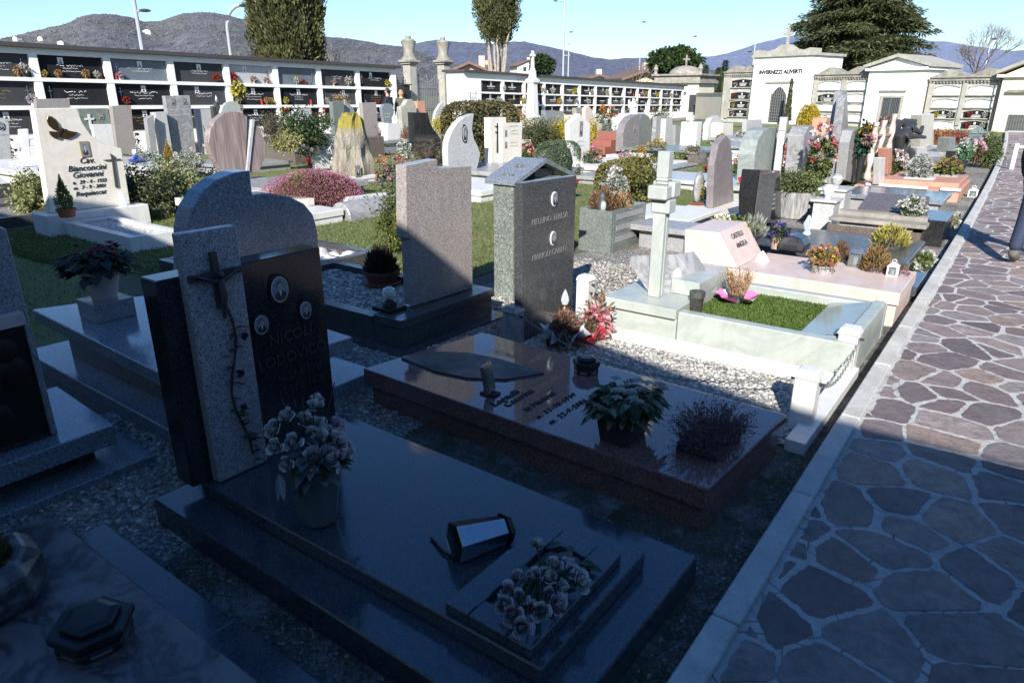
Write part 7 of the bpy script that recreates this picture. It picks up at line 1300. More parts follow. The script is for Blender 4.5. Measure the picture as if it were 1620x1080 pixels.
# grave I: green marble with cross
t = T('grave', 'pale green marble grave with artificial turf and raised kerb', 'grave', (-1.6, 5.4, 0)); x0, x1, y0, y1 = -2.62, -.72, 4.80, 6.02; xm = -1.98
mb = MB(); mb.box(xm, x1, y0, y0+.1, -.01, .28); mb.box(xm, x1, y1-.1, y1, -.01, .28); mb.box(x1-.09, x1, y0+.102, y1-.102, -.01, .32); build('kerb_stone', mb, GREENM, t, bevel=.012); mb = MB(); mb.box(x0, xm-.002, y0-.03, y1, .22, .3); build('base_slab', mb, GREENM, t, bevel=.006); mb = MB(); mb.box(x0+.04, xm-.004, y0+.01, y1-.03, -.01, .218); build('base', mb, GREENM, t)
mb = MB(); mb.hexa([(-1.12, y0+.104, .05), (x1-.093, y0+.104, .05), (x1-.093, y1-.104, .05), (-1.12, y1-.104, .05), (-1.12, y0+.104, .24), (x1-.093, y0+.104, .295), (x1-.093, y1-.104, .295), (-1.12, y1-.104, .24)]); build('foot_slab', mb, marble('polished_green_marble', (.3, .36, .33), (.2, .25, .22), 1.5, .08, .4, stn=.1), t, bevel=.004)
mb = MB(); mb.box(xm+.002, -1.125, y0+.104, y1-.104, 0, .2); build('turf_base', mb, LAWN, t); n = 26000; P = np.stack([xm+.01+rng.random(n)*(.845), y0+.11+rng.random(n)*(y1-y0-.22), np.full(n, .2)], 1); V = leafq(P, unit(rng.normal(size=(n, 3))*.4+np.array([0, 0, 1])), .03, .006, .1); o = quads('turf', V, colmix([(.09, .18, .03), (.13, .23, .05), (.06, .12, .02), (.2, .22, .07)], n, .25), LEAF, t); o['kind'] = 'stuff'
mb = MB(); mb.box(-2.22, -1.976, 5.2, 5.86, .302, .42); build('rear_block', mb, GREENM, t, bevel=.004)
p = G(1037, 468, .3); X = float(p[0])+.05; t = T('stone_cross', 'tall pale green marble cross with faceted arms and ribbed shaft', 'cross', (X-.06, float(p[1]), .3)); y = float(p[1]); zt = float(onX(1036, 244, X)[2]); za = float(onX(1036, 308, X)[2])
mb = MB(); GCR = marble('grey_green_cross_marble', (.44, .465, .44), (.28, .32, .29), 2., .4, .5)
w_ = .047; mb.box(X-.1, X, y-w_, y-.004, .302, za-.171); mb.box(X-.1, X, y+.004, y+w_, .302, za-.171); mb.box(X-.088, X-.012, y-.0035, y+.0035, .302, za-.171); mb.box(X-.098, X-.002, y-.041, y+.041, za+.1, zt); build('shaft', mb, GCR, t, bevel=.004); mb = MB(); mb.box(X-.13, X+.03, y-.118, y-.012, za-.06, za+.045); mb.box(X-.14, X+.045, y-.010, y+.118, za-.05, za+.07); mb.box(X-.12, X+.035, y-.06, y+.075, za-.17, za-.063); mb.box(X-.1, X, y-.05, y+.05, za+.071, za+.0995); mb.box(X-.1, X, y-.05, y-.0125, za+.046, za+.07); build('arms', mb, GCR, t, bevel=.01)
t = T('stone_book', 'pale marble open book tablet leaning behind the green cross', 'tablet', (-2.2, 5.7, .3)); mb = MB(); q = [(1001, 393), (1040, 372), (1090, 440), (1052, 452)]; Pb = [np.array(G(1052, 453, .33)), np.array(G(1090, 438, .36)), None, None]
a = np.array([-2.34, 5.12, .32]); b = np.array([-2.06, 5.42, .32]); up_ = np.array([-.27, .09, .24]); th = np.array([.02, -.05, -.06])
mb.hexa([a+th, b+th, b+th+up_, a+th+up_, a, b, b+up_, a+up_]); b2 = b+np.array([.08, .2, .0]); mb.hexa([b+th+.003, b2+th, b2+th+up_, b+th+up_+.003, b+.003, b2, b2+up_, b+up_+.003]); build('pages', mb, GREYM, t, bevel=.004)
p = G(1069, 458, .3); t = T('grave_lamp', 'flame shaped clear glass lamp on the green marble base', 'lamp', p); mb = MB(); mb.lathe([(.04, 0), (.045, .01), (.02, .025), (.02, .04)], 12, (p[0], p[1], .302)); build('foot', mb, STEEL, t, True); mb = MB(); mb.lathe([(.02, .042), (.045, .08), (.05, .11), (.03, .16), (.0, .19)], 12, (p[0], p[1], .302)); build('glass', mb, CLEAR, t, True)
p = G(1089, 478, .3); p[0] += .02; t = T('bronze_vase', 'flared dark bronze flower vase at the end of the green base', 'vase', (p[0], p[1], .22)); mb = MB(); mb.lathe([(.035, .0), (.045, .02), (.055, .14), (.06, .145), (.062, .19), (.05, .19), (0, .15)], 16, (p[0]+.04, p[1]+.02, .205)); build('vase', mb, plain('mottled_bronze', (.17, .17, .16), .45, .5, .6, 40, bumpy=.4), t, True, sharp=40)
p = G(1156, 487, .2); p = (float(p[0]), float(p[1])+.12, .2); t = T('potted_heather', 'straw coloured dry heather in bright pink wrapping on the turf', 'potted plant', p); mb = MB(); mb.lathe([(.05, 0), (.065, .09), (0, .09)], 14, p); build('pot', mb, PLASTB, t, True); vs = []; mb = MB(); tri = plain('pink_wrap', (.75, .2, .42), .35, 0, .1)
for i, (a, l) in enumerate(((R(-110), .19), (R(-35), .21), (R(40), .2), (R(130), .17), (R(200), .18))):
    c_ = Vector((p[0], p[1], p[2]+.03)); d = Vector((math.cos(a), math.sin(a), 0)); s_ = Vector((-math.sin(a), math.cos(a), 0)); mb.add([c_+d*.05-s_*.05, c_+d*.05+s_*.05, c_+d*l*.7+s_*.09+Vector((0, 0, .07)), c_+d*l+Vector((0, 0, .06)), c_+d*l*.7-s_*.09+Vector((0, 0, .08))], [(0, 1, 2, 3, 4)], i % 2)
build('wrapping', mb, [tri, WHITEP], t); Q = []; C = []
for i in range(150):
    a = random.uniform(0, 6.28); b = np.array(p)+np.array([.05*math.cos(a), .05*math.sin(a), .08]); d = unit(np.array([math.cos(a)*.45*random.random(), math.sin(a)*.45*random.random(), 1.])); P = b+np.outer(np.linspace(0, 1, 9), d)*random.uniform(.12, .22); Q.append(leafq(P, unit(d+rng.normal(size=(9, 3))*.25), .035, .008, 0)); C.append(colmix([(.55, .36, .2), (.62, .44, .28), (.45, .28, .15)], 9))
quads('foliage', np.concatenate(Q), np.concatenate(C), LEAF, t)
# grave J: pink marble with lectern headstone
t = T('grave', 'pink cream marble grave with a slanted lectern headstone', 'grave', (-1.7, 6.8, 0)); x0, x1, y0, y1 = -2.75, -.68, 6.32, 7.24
mb = MB(); mb.box(x0, x1, y0, y1, .19, .3); build('slab', mb, PINKM, t, bevel=.005); mb = MB(); mb.box(x0+.01, x1-.015, y0+.012, y1-.01, -.01, .178); build('base', mb, PINKM, t, bevel=.004)
pj = polyY([(1083, 363), (1137, 368), (1167, 417), (1083, 406)], y0+.04); mb = MB(); mb.prism([(a, max(.303, b) if b > .4 else .303) for a, b in pj], 'y', y0+.04, y1-.12); hs = build('headstone', mb, PINKM, t, bevel=.005)
top = pj[1]; bot = (pj[2][0], .303); dx, dz = bot[0]-top[0], bot[1]-top[1]; l = math.hypot(dx, dz); ux, uz = dx/l, dz/l
def lect(u, v, w_): f = -v; return (top[0]+ux*(l*.3+f)+(-uz)*(w_+.002), (y0+y1)/2-.04+u, top[1]+uz*(l*.3+f)+ux*(w_+.002))
build('lettering', text_mb('CASTELLI', .075, lambda u, v, w_: lect(u, v, w_), 0, .003), LT, hs); build('lettering', text_mb('ANGELA', .075, lambda u, v, w_: lect(u, v-.1, w_), 0, .003), LT, hs)
p = (top[0]+.05, y1-.05, .3); p = tuple(G(1155, 398, .3)); p = (p[0]+.02, y1-.02, .3); t = T('planter_bowl', 'dark oval bowl of yellow and grey green plants behind the pink lectern headstone', 'planter', p); mb = MB(); mb.lathe([(.12, 0), (.17, .1), (.22, .17), (.235, .18), (.2, .18), (0, .16)], 22, p, sy=.8, sx=1.1); build('bowl', mb, plain('grey_slate_bowl', (.08, .085, .09), .5), t, True, sharp=40); plant(t, (p[0]-.05, p[1], p[2]+.24), (.2, .16, .09), 'leafy', [(.3, .32, .06), (.2, .25, .07), (.14, .2, .08)], None, 500, .05); plant(t, (p[0]+.13, p[1]+.05, p[2]+.25), (.13, .12, .1), 'spikes', SILVER, None, 260, .09, 'silver_foliage')
PP('pansies and green leaves in a small clay pot on the pink slab', (1228, 393), .3, 11, 19, plain('pink_clay', (.5, .33, .26), .7), 17, 14, 'flowers', GREEN+DKGREEN, [(.1, .08, .3), (.6, .6, .55), (.1, .08, .25)], 420, 6)
def lantern(label, base, z, w_, h_, mat, roofk=.5, name='grave_lantern'):
    p = G(base[0], base[1], z) if len(base) == 2 else base; s = mpp(p); r = w_*s; h = h_*s; t = T(name, label, 'lantern', p); o = (p[0], p[1], p[2]+.002); mb = MB(); mb.lathe([(r, 0), (r, h*.06)], 4, o, rot=.785)
    for i in range(4): a = .785+i*math.pi/2; x, y = o[0]+r*.85*math.cos(a), o[1]+r*.85*math.sin(a); mb.box(x-r*.09, x+r*.09, y-r*.09, y+r*.09, o[2]+h*.062, o[2]+h*.62)
    build('frame', mb, mat, t); mb = MB(); mb.lathe([(r*1.1, h*.622), (r*.55, h*.82), (r*.3, h*.84), (r*.3, h*.9), (0, h*.92)], 4, o, rot=.785); mb.tube([(o[0]+r*.3*math.cos(a), o[1], o[2]+h*.93+r*.3*math.sin(a)) for a in [i*.4 for i in range(9)]], r*.05, 5); build('lid', mb, mat, t); mb = MB(); mb.lathe([(r*.74, h*.065), (r*.74, h*.61)], 4, o, rot=.785); build('pane', mb, SMOKED, t); mb = MB(); mb.lathe([(r*.3, h*.065), (r*.3, h*.4), (0, h*.42)], 10, o); build('candle', mb, REDP if 'red' in label else WHITEP, t, True); return t
lantern('silver lantern between the heathers on the pink slab', (1352, 421), .3, 13, 34, STEEL); lantern('white lantern near the foot corner of the pink slab', (1411, 436), .3, 11, 24, WHITEP)
t = PP('red and yellow leaved plant in a grey box planter on the pink slab', (1300, 431), .3, 17, 13, GREYG, 22, 21, 'flowers', [(.4, .33, .06), (.3, .24, .06), (.25, .1, .05)], [(.6, .2, .14), (.65, .3, .25), (.6, .45, .06)], 600, 6, flare=.95)
BU('brown gold dry heather right of the silver lantern', 'heather', (1383, 428), .3, 20, 42, 'heather', [(.32, .2, .08), (.4, .27, .13), (.25, .15, .07)], None, 1500, 8, 'heather'); BU('small brown heather tuft left of the silver lantern', 'heather', (1328, 412), .3, 12, 32, 'heather', DRYH, None, 500, 7, 'heather'); BU('orange brown trailing twigs at the foot corner beyond the white lantern', 'dried_sprig', (1426, 438), .28, 10, 16, 'grass', [(.4, .16, .07), (.3, .12, .06)], None, 140, 8, 'plant')
p = G(1255, 396, .3); s = mpp(p); t = T('grave_lamp', 'dark domed metal lamp casket on the far side of the pink slab', 'lamp', p); mb = MB(); mb.prism([(-.13, 0), (.13, 0), (.14, .07), (.09, .15), (0, .17), (-.09, .15), (-.14, .07)], 'y', -.12, .12); mb.v = [(p[0]+x, p[1]+y, p[2]+.003+z) for x, y, z in mb.v]; build('casket', mb, plain('dark_chrome', (.16, .17, .18), .2, .9), t, bevel=.012); mb = MB(); mb.box(p[0]-.08, p[0]+.06, p[1]-.13, p[1]-.1215, p[2]+.03, p[2]+.07); build('window', mb, IRON, t)
t = T('bronze_plaque', 'small dark open bronze plaque lying on the pink slab', 'plaque', G(1196, 400, .3)); p = G(1192, 402, .3); mb = MB(); mb.hexa([(p[0]-.1, p[1]-.05, .303), (p[0]+.12, p[1]-.05, .303), (p[0]+.12, p[1]+.06, .303), (p[0]-.1, p[1]+.06, .303), (p[0]-.1, p[1]-.05, .32), (p[0]+.12, p[1]-.05, .315), (p[0]+.12, p[1]+.06, .33), (p[0]-.1, p[1]+.06, .335)]); build('plaque', mb, DKBRONZE, t, bevel=.004)
t = T('white_figurine', 'small white angular figurine on the pink slab', 'figurine', G(1200, 412, .3)); p = G(1205, 412, .3); mb = MB(); mb.lathe([(.05, 0), (.03, .05), (.015, .08), (0, .1)], 5, p, sx=1.5); build('figurine', mb, WHITEP, t)
# grave K: dark polished slab, black monument
t = SLAB('dark grey polished slab reflecting blue sky beyond the pink grave', -2.6, -.86, 8.05, 9.45, .2, DKGREY, .07, .05, GREYG); t = SLAB('thick dark granite foot step at the path end of the pink grave', -.98, -.66, 7.3, 8.0, .14, NIGHTG, .1, .02)
PP('golden yellow grassy plant in a low dark tray on the dark slab', (1407, 388), .2, 24, 7, PLASTB, 30, 16, 'grass', [(.55, .5, .12), (.5, .42, .1), (.4, .36, .1)], None, 900, 11, flare=.95)
t = T('grave', 'black granite monument with leaning metal book panel', 'grave', (-3.1, 9.8, 0)); X = -2.95; xa = X-.25
pk = polyX([(1197, 356), (1197, 310), (1203, 269), (1234, 270), (1236, 350)], X); mb = MB(); mb.prism([(a, max(.0, b)) for a, b in pk], 'x', xa, X); hs = build('headstone', mb, BLACKG, t, bevel=.006); mb = MB()
for k in range(4): q = onX(1222, 308+k*7, X); mb.box(X+.002, X+.008, float(q[1])-.16, float(q[1])+.12, float(q[2])-.02, float(q[2])+.005)
build('lettering', mb, GREYG, hs); mb = MB(); ya = float(onX(1199, 300, X+.02)[1]); zt = float(onX(1212, 272, X+.05)[2]); zbm = .2; mb.hexa([(X+.01, ya, zbm-.1), (X+.16, ya+.22, zbm+.02), (X+.17, ya+.215, zbm+.02), (X+.02, ya-.005, zbm-.1), (X+.01, ya+.03, zt-.03), (X+.16, ya+.25, zt), (X+.17, ya+.245, zt), (X+.02, ya+.025, zt-.03)]); build('metal_panel', mb, STEEL, hs)
q = onX(1222, 282, X+.01); mb = MB(); mb.box(X+.002, X+.03, float(q[1])-.03, float(q[1])+.03, float(q[2])-.09, float(q[2])+.09); build('lamp', mb, CLAYW, hs)
p = G(1267, 346, .02); s = mpp(p); t = T('barrel_planter', 'round carved grey stone planter shaped like a trunk with a clipped shrub', 'planter', (p[0]-.15, p[1]+.15, 0)); c_ = (p[0]-.15, p[1]+.15, 0); mb = MB(); r = 28*s; n_ = 40; prof = [(r*.96, 0.02), (r, .1), (r*.98, .3), (r*1.02, .42), (r*.9, .42), (0, .36)]; mb.lathe(prof, n_, c_)
mb.v = [((x-c_[0])*(1+.03*math.sin(i*2.7)+.02*math.sin(i*1.3+z*9))+c_[0], (y-c_[1])*(1+.03*math.sin(i*2.7)+.02*math.sin(i*1.3+z*9))+c_[1], z) for i, (x, y, z) in enumerate(mb.v)]
m_, t_ = newmat('carved_grey_stone'); mp = t_.n('ShaderNodeMapping'); mp.inputs['Scale'].default_value = (6, 6, .8); t_.l(t_.P, mp.inputs[0]); t_.setc(t_.ramp(t_.noise(3, 8, .7, .5, mp.outputs[0]), [(.35, (.16, .16, .16)), (.6, (.46, .45, .43))])); t_.rough(.85); t_.bump(t_.noise(4, 8, .7, .4, mp.outputs[0]), 1., .05); build('barrel', mb, m_, t, True, sharp=40); plant(t, (c_[0], c_[1], .54), (r*1.05, r*1.05, .17), 'leafy', [(.14, .17, .06), (.2, .22, .09), (.1, .13, .045)], None, 1500, .05)
p = G(1276, 372, .2); t = T('glass_vase', 'clear glass flame lamp on the dark slab before the trunk planter', 'lamp', p); mb = MB(); mb.lathe([(.04, 0), (.05, .02), (.03, .05), (.05, .1), (.06, .14), (.03, .2), (.015, .24), (0, .25)], 12, (p[0], p[1], .202)); build('glass', mb, CLEAR, t, True)
# bench-like brown tomb
t = T('grave', 'brown granite stepped tomb shaped like a long bench', 'grave', (-1.6, 10.8, 0)); x0, x1 = -2.1, -.98
mb = MB(); mb.box(x0, x1+.0, 10.0, 11.3, -.01, .2); build('base', mb, BROWNG, t, bevel=.006); mb = MB(); mb.box(x0+.02, x1+.05, 9.93, 10.22, .26, .31); mb.box(x0+.06, x1+.02, 10.224, 10.46, .30, .36); build('bench_slab', mb, WORNST, t, bevel=.006); mb = MB(); mb.box(x0+.15, x1-.1, 10.0, 10.2, .202, .258); build('bench_foot', mb, GREYG, t); mb = MB(); mb.hexa([(x0+.25, 10.5, .202), (x1-.1, 10.5, .202), (x1-.1, 11.25, .202), (x0+.25, 11.25, .202), (x0+.25, 10.5, .37), (x1-.1, 10.5, .37), (x1-.1, 11.2, .52), (x0+.25, 11.2, .52)]); build('top_slab', mb, BROWNG, t, bevel=.006)
mb = MB(); mb.box(x1-.08, x1+.22, 10.25, 11.2, -.01, .34); build('end_block', mb, BLACKG, t, bevel=.006)
t = SLAB('low brown granite step in front of the bench shaped tomb', -2.4, -.92, 9.5, 9.92, .13, BROWNG, .06, .02)
t = T('stone_pillar', 'pale stepped stone pillars at the head of the bench shaped tomb', 'pillar', (-2.7, 10.9, 0)); mb = MB(); mb.box(-2.42, -2.14, 10.45, 10.8, -.01, .42); mb.box(-2.46, -2.11, 10.41, 10.84, .422, .46); mb.box(-2.46, -2.12, 10.95, 11.4, -.01, .52); mb.box(-2.5, -2.1, 10.92, 11.43, .522, .56); build('pillars', mb, PALEG, t, bevel=.006)
for q, lab in (((-2.3, 11.15, .56), 'pale urn vase on the pale stepped pillar'), ((-2.28, 10.62, .46), 'small white urn on the front pale pillar')):
    t = T('stone_urn', lab, 'urn', q); mb = MB(); mb.lathe([(.045, 0), (.03, .02), (.07, .07), (.085, .13), (.06, .17), (.07, .185), (.04, .185), (0, .15)], 14, (q[0], q[1], q[2]+.002)); build('urn', mb, PALEG if 'pale urn' in lab else WHITEP, t, True, sharp=40)
p = G(1450, 365, .13); t = T('grave_lamp', 'dark grey cylinder lamp with domed top before the bench shaped tomb', 'lamp', p); mb = MB(); mb.lathe([(.085, 0), (.085, .2), (.09, .21), (.085, .24), (.06, .27), (0, .28)], 18, (p[0], p[1], .132)); build('cylinder', mb, plain('grey_metal_tube', (.14, .145, .14), .35, .6), t, True, sharp=40)
here('white_flowers', 'cushion of small white flowers on the bench shaped tomb', 'flowers', (-1.18, 10.42, .47), (.16, .2, .14), 'flowers', SILVER+GREEN, WHITEF, 900, .045)
# jagged stones and headstones further along the row
t = ST('purple grey pointed headstone with rough pale left edge', -3.95, [(1127, 331), (1130, 262), (1137, 228), (1149, 214), (1155, 221), (1158, 240), (1160, 328)], VIOLETM, .11, (.5, .35, .35, .16, CREAM))
t = T('photo_egg', 'egg shaped grey stone with painted bouquet standing on a red dish', 'ornament', G(1103, 322, .3)); p = G(1103, 324, .16); s = mpp(p); mb = MB(); mb.blob((p[0], p[1], .18+25*s), (.07, 15*s, 25*s), 18, 12, .02); build('egg', mb, GREYM, t, True); plant(t, (p[0]+.07, p[1]+.02, .18+20*s), (.04, 9*s, 15*s), 'flowers', GREEN, WHITEF+YELLOW, 120, .04); mb = MB(); mb.lathe([(.1, 0), (.14, .03), (0, .03)], 14, (p[0], p[1], .162)); build('dish', mb, TERRA, t, True)
SLAB('white stone ledge with dark underside carrying the egg and pointed headstone', -4.6, -3.5, 8.6, 9.75, .3, WHITE, .06, .06, GREYG); SLAB('small grey curved bench tomb behind the white book tablet', -4.0, -3.2, 7.9, 8.5, .3, GREYG, .07, .1); PP('low trough of grey green succulents right of the pointed headstone', (1182, 300), .1, 12, 8, DGREENM, 12, 6, 'leafy', [(.2, .25, .16), (.3, .34, .26)], None, 250, 5)
t = T('flower_wrap', 'crumpled red ribbon and flowers on a low grey tomb', 'flowers', G(1176, 292, .2)); p = G(1174, 290, .3); s = mpp(p); mb = MB(); mb.hexa([(p[0], p[1]-12*s, .3), (p[0]+.1, p[1]+10*s, .3), (p[0]+.1, p[1]+12*s, .32), (p[0], p[1]-8*s, .32), (p[0]-.05, p[1]-12*s, .4), (p[0]+.05, p[1]+10*s, .44), (p[0]+.05, p[1]+12*s, .45), (p[0]-.05, p[1]-8*s, .42)]); mb.hexa([(p[0], p[1]-2*s, .1), (p[0]+.03, p[1]+4*s, .1), (p[0]+.04, p[1]+5*s, .12), (p[0]+.02, p[1]-1*s, .12), (p[0]-.02, p[1]-3*s, .3), (p[0]+.03, p[1]+6*s, .3), (p[0]+.04, p[1]+6*s, .31), (p[0], p[1]-2*s, .31)]); build('ribbon', mb, REDP, t, bevel=.005)
BU('coral flowers on the grass left of the twin green headstones', 'coral_flowers', (1168, 270), .1, 7, 24, 'flowers', GREEN, [(.7, .2, .12), (.75, .35, .25)], 200, 4, 'flowers'); SLAB('low grey tomb carrying the red ribbon', -4.9, -3.9, 12.6, 14.6, .28, GREENM, .08, .1)
ST('grey green headstone with quarter round top, front of the twin pair', -4.3, [(1191, 290), (1194, 245), (1199, 222), (1208, 207), (1217, 202), (1229, 202), (1228, 240), (1224, 290)], GREYGREEN, .32); stone_cross('pale slender headstone pillar with round top behind the twin pair', -4.05, 1240, 285, 186, 4, 3.2, PALEG, 203, None, .14)
BU('tall red leaved shrub between the pillar and the jagged stone', 'red_shrub', (1257, 275), .1, 18, 52, 'leafy', [(.45, .08, .06), (.6, .22, .12), (.35, .07, .08)], None, 1100, 4.4); BU('red leaved shrub left of the slender pillar', 'red_shrub', (1231, 258), .1, 7, 34, 'leafy', [(.4, .08, .06), (.5, .2, .1)], None, 300, 4); BU('big egg shaped golden conifer before the middle niche bay', 'golden_conifer', (1275, 222), 0, 16, 52, 'egg', [(.5, .36, .02), (.6, .45, .04), (.42, .3, .02)], None, 3000, 3)
BU('white round flower bush right of the golden conifer', 'white_flowers', (1303, 215), .2, 11, 32, 'flowers', SILVER, WHITEF, 450, 4, 'flowers'); ST('plain orange marble block behind the white flower bush', -5.2, [(1308, 187), (1321, 186), (1322, 225), (1305, 225)], ORANGEM, .4)
ST('rough grey jagged headstone with pointed top', -3.6, [(1266, 275), (1270, 240), (1272, 215), (1279, 201), (1287, 199), (1291, 210), (1297, 220), (1301, 275)], GREYM, .3); t = here('big_bouquet', 'large mixed bouquet of white and pink roses before the jagged stone', 'flowers', tuple(float(v) for v in onX(1299, 243, -3.15)), (.22, .34, .5), 'flowers', GREEN+YGREEN, [(.75, .72, .68), (.7, .3, .35), (.6, .15, .12), (.72, .68, .62)], 900, .085)
BU('red and white small flowers at the foot of the jagged stone', 'red_flowers', (1248, 278), .1, 14, 24, 'flowers', DKGREEN, REDF+WHITEF, 350, 4.5, 'flowers'); t = ST('tall pale obelisk leaning back with a dark tapering side', -3.3, [(1323, 285), (1331, 200), (1337, 156), (1341, 150), (1342, 200), (1337, 285)], GREYM, .16); mb = MB(); X = -3.46; mb.prism([(a, max(.0, b)) for a, b in polyX([(1309, 290), (1325, 190), (1332, 145), (1341, 143), (1338, 200), (1324, 290)], X)], 'x', X-.14, X-.004); build('rear_slab', mb, GREYG, t, bevel=.006)
ST('dark grey rough stone leaning at the right of the obelisk', -3.1, [(1337, 285), (1344, 225), (1349, 207), (1354, 204), (1356, 240), (1353, 288)], GREYG, .2); p = G(1356, 290, .1); t = here('sunflower_vase', 'sunflower with dark leaves in a tall black vase', 'flowers', (p[0], p[1], .95), (.13, .16, .3), 'leafy', [(.02, .07, .05), (.03, .1, .06)], None, 260, .11); V, C = bushq((p[0]+.04, p[1], 1.15), (.1, .12, .13), 160, .09, .05, [(.55, .33, .02), (.5, .25, .02), (.1, .04, .02)], .5, .7); quads('blooms', V, C, PETAL, t); mb = MB(); mb.lathe([(.04, .1), (.05, .3), (.09, .66), (.07, .66), (0, .6)], 14, (p[0], p[1], 0)); build('vase', mb, IRON, t, True, sharp=40)
BU('pale yellow green leaves right of the sunflower vase', 'pale_leaves', (1368, 288), .1, 8, 34, 'grass', [(.5, .48, .2), (.4, .42, .15)], None, 120, 10, 'plant')
t = T('grave', 'orange pink marble tomb with twisted columns and white posts', 'grave', (-2.2, 16.8, 0)); mb = MB(); mb.box(-2.75, -1.0, 14.9, 17.2, -.01, .2); mb.box(-2.3, -1.05, 15.3, 17.1, .202, .3); build('slab', mb, ORANGEM, t, bevel=.01); mb = MB(); mb.box(-2.55, -1.5, 14.86, 14.97, .203, .25); mb.box(-1.3, -.98, 14.86, 15., .203, .25); build('white_rail', mb, WHITE, t, bevel=.006); X = -2.75
for a, zt_ in ((1377, 195), (1389, 192), (1403, 182)):
    mb = MB(); q = onX(a, 250, X); zt = float(onX(a, zt_, X)[2]); n_ = 26; vs = []
    for j in range(n_+1):
        z = .205+(zt-.205)*j/n_
        for i in range(10): an = 2*math.pi*i/10+j*.35; k = .075*(1+.25*math.cos(2*(2*math.pi*i/10))); vs.append((X+k*math.cos(an)*.8, float(q[1])+k*math.sin(an), z))
    mb.add(vs, [(j*10+i, j*10+(i+1) % 10, (j+1)*10+(i+1) % 10, (j+1)*10+i) for j in range(n_) for i in range(10)]+[tuple(n_*10+i for i in range(10))]); build('twisted_column', mb, PINKM, t, True, sharp=60)
mb = MB(); mb.prism(polyX([(1391, 292), (1393, 250), (1401, 249), (1399, 293)], -2.3), 'x', -2.42, -2.3); build('white_post', mb, WHITE, t, bevel=.006); mb = MB(); mb.prism(polyX([(1404, 275), (1406, 235), (1412, 234), (1410, 275)], -2.5), 'x', -2.7, -2.5); mb.prism(polyX([(1385, 213), (1412, 211), (1412, 215), (1385, 217)], -2.72), 'x', -2.85, -2.72); build('orange_post', mb, ORANGEM, t, bevel=.006)
BU('pink blossom bunch high on the twisted column tomb', 'pink_blossom', (1378, 205), .9, 10, 18, 'flowers', [(.3, .2, .18)], [(.65, .35, .38), (.7, .5, .5)], 200, 4, 'flowers', X=-2.8); BU('red and white flowers above the temple door on the tall stone', 'red_flowers', (1400, 185), 1.25, 7, 10, 'flowers', GREEN, REDF+WHITEF, 120, 3.5, 'flowers', X=-2.9)
here('rose_bowl', 'white and pink roses in dark leaves before the angel', 'flowers', tuple(G(1418, 272, .2)+np.array([0, 0, .22])), (.2, .26, .26), 'flowers', [(.1, .12, .04), (.16, .12, .05)], [(.75, .7, .68), (.7, .4, .45)], 600, .08)
# bronze angel
p = G(1432, 262, .15); s = mpp(p); t = T('angel_statue', 'dark bronze kneeling angel leaning forward with folded wings', 'statue', (p[0], p[1], 0)); zz = lambda y_: float(onX(1430, y_, p[0])[2]); Yp = lambda x_: float(onX(x_, 230, p[0])[1])
ANG = plain('weathered_bronze', (.10, .10, .10), .55, .6, .5, 12, bumpy=.5); mb = MB(); X = float(p[0])
def skin(name, nodes, edges, mat, parent, lev=2):
    me = bpy.data.meshes.new(name); off = OFF[parent.name]; me.from_pydata([tuple(a-b for a, b in zip(n[0], off)) for n in nodes], edges, []); o = bpy.data.objects.new(name, me); COL.objects.link(o)
    sk = o.modifiers.new('skin', 'SKIN'); sk.use_smooth_shade = True
    for v, n in zip(me.skin_vertices[0].data, nodes): v.radius = n[1] if isinstance(n[1], tuple) else (n[1], n[1])
    me.skin_vertices[0].data[0].use_root = True
    sb = o.modifiers.new('sub', 'SUBSURF'); sb.levels = lev; sb.render_levels = lev
    dg = bpy.context.evaluated_depsgraph_get(); m2 = bpy.data.meshes.new_from_object(o.evaluated_get(dg)); bpy.data.objects.remove(o); bpy.data.meshes.remove(me); m2.name = name; m2.materials.clear(); m2.materials.append(mat); m2.shade_smooth()
    o = bpy.data.objects.new(name, m2); COL.objects.link(o); o.parent = parent; OFF[o.name] = off; return o
y0, z0 = Yp(1432), .35; k = zz(187)-.35
skin('figure', [((X, Yp(1424), z0+k*.42), .16), ((X, Yp(1427), z0+k*.6), .15), ((X+.02, Yp(1430), z0+k*.72), .13), ((X+.03, Yp(1434), z0+k*.78), .06), ((X+.04, Yp(1437), z0+k*.83), .1), ((X+.05, Yp(1428), z0+k*.2), .18), ((X+.08, Yp(1440), z0+k*.05), .15), ((X+.05, Yp(1447), z0-.1), .12),
    ((X+.12, Yp(1434), z0+k*.7), .075), ((X+.16, Yp(1441), z0+k*.6), .06), ((X+.1, Yp(1447), z0+k*.72), .05), ((X+.12, Yp(1432), z0+k*.55), .07), ((X+.16, Yp(1442), z0+k*.5), .055), ((X+.12, Yp(1453), z0+k*.42), .045)], [(0, 1), (1, 2), (2, 3), (3, 4), (0, 5), (5, 6), (6, 7), (2, 8), (8, 9), (9, 10), (1, 11), (11, 12), (12, 13)], ANG, t)
mb = MB(); mb.prism(polyX([(1411, 252), (1412, 218), (1417, 198), (1425, 189), (1432, 190), (1426, 203), (1421, 225), (1420, 252)], X-.06), 'x', X-.16, X-.06); build('wing', mb, ANG, t, bevel=.03); mb = MB(); mb.prism(polyX([(1427, 192), (1434, 187), (1453, 189), (1447, 200), (1440, 206), (1432, 204)], X-.1), 'x', X-.18, X-.1); build('wing', mb, ANG, t, bevel=.03); mb = MB(); mb.prism(polyX([(1421, 215), (1430, 208), (1437, 222), (1442, 240), (1449, 268), (1424, 268), (1420, 240)], X+.02), 'x', X-.14, X+.06); build('robe', mb, ANG, t, bevel=.06, seg=2); mb = MB(); mb.lathe([(.3, 0), (.34, .1), (.26, .34), (.16, .5), (0, .55)], 9, (X-.02, Yp(1436), .02), jit=.12); build('rock', mb, GREYG, t, True, sharp=40)
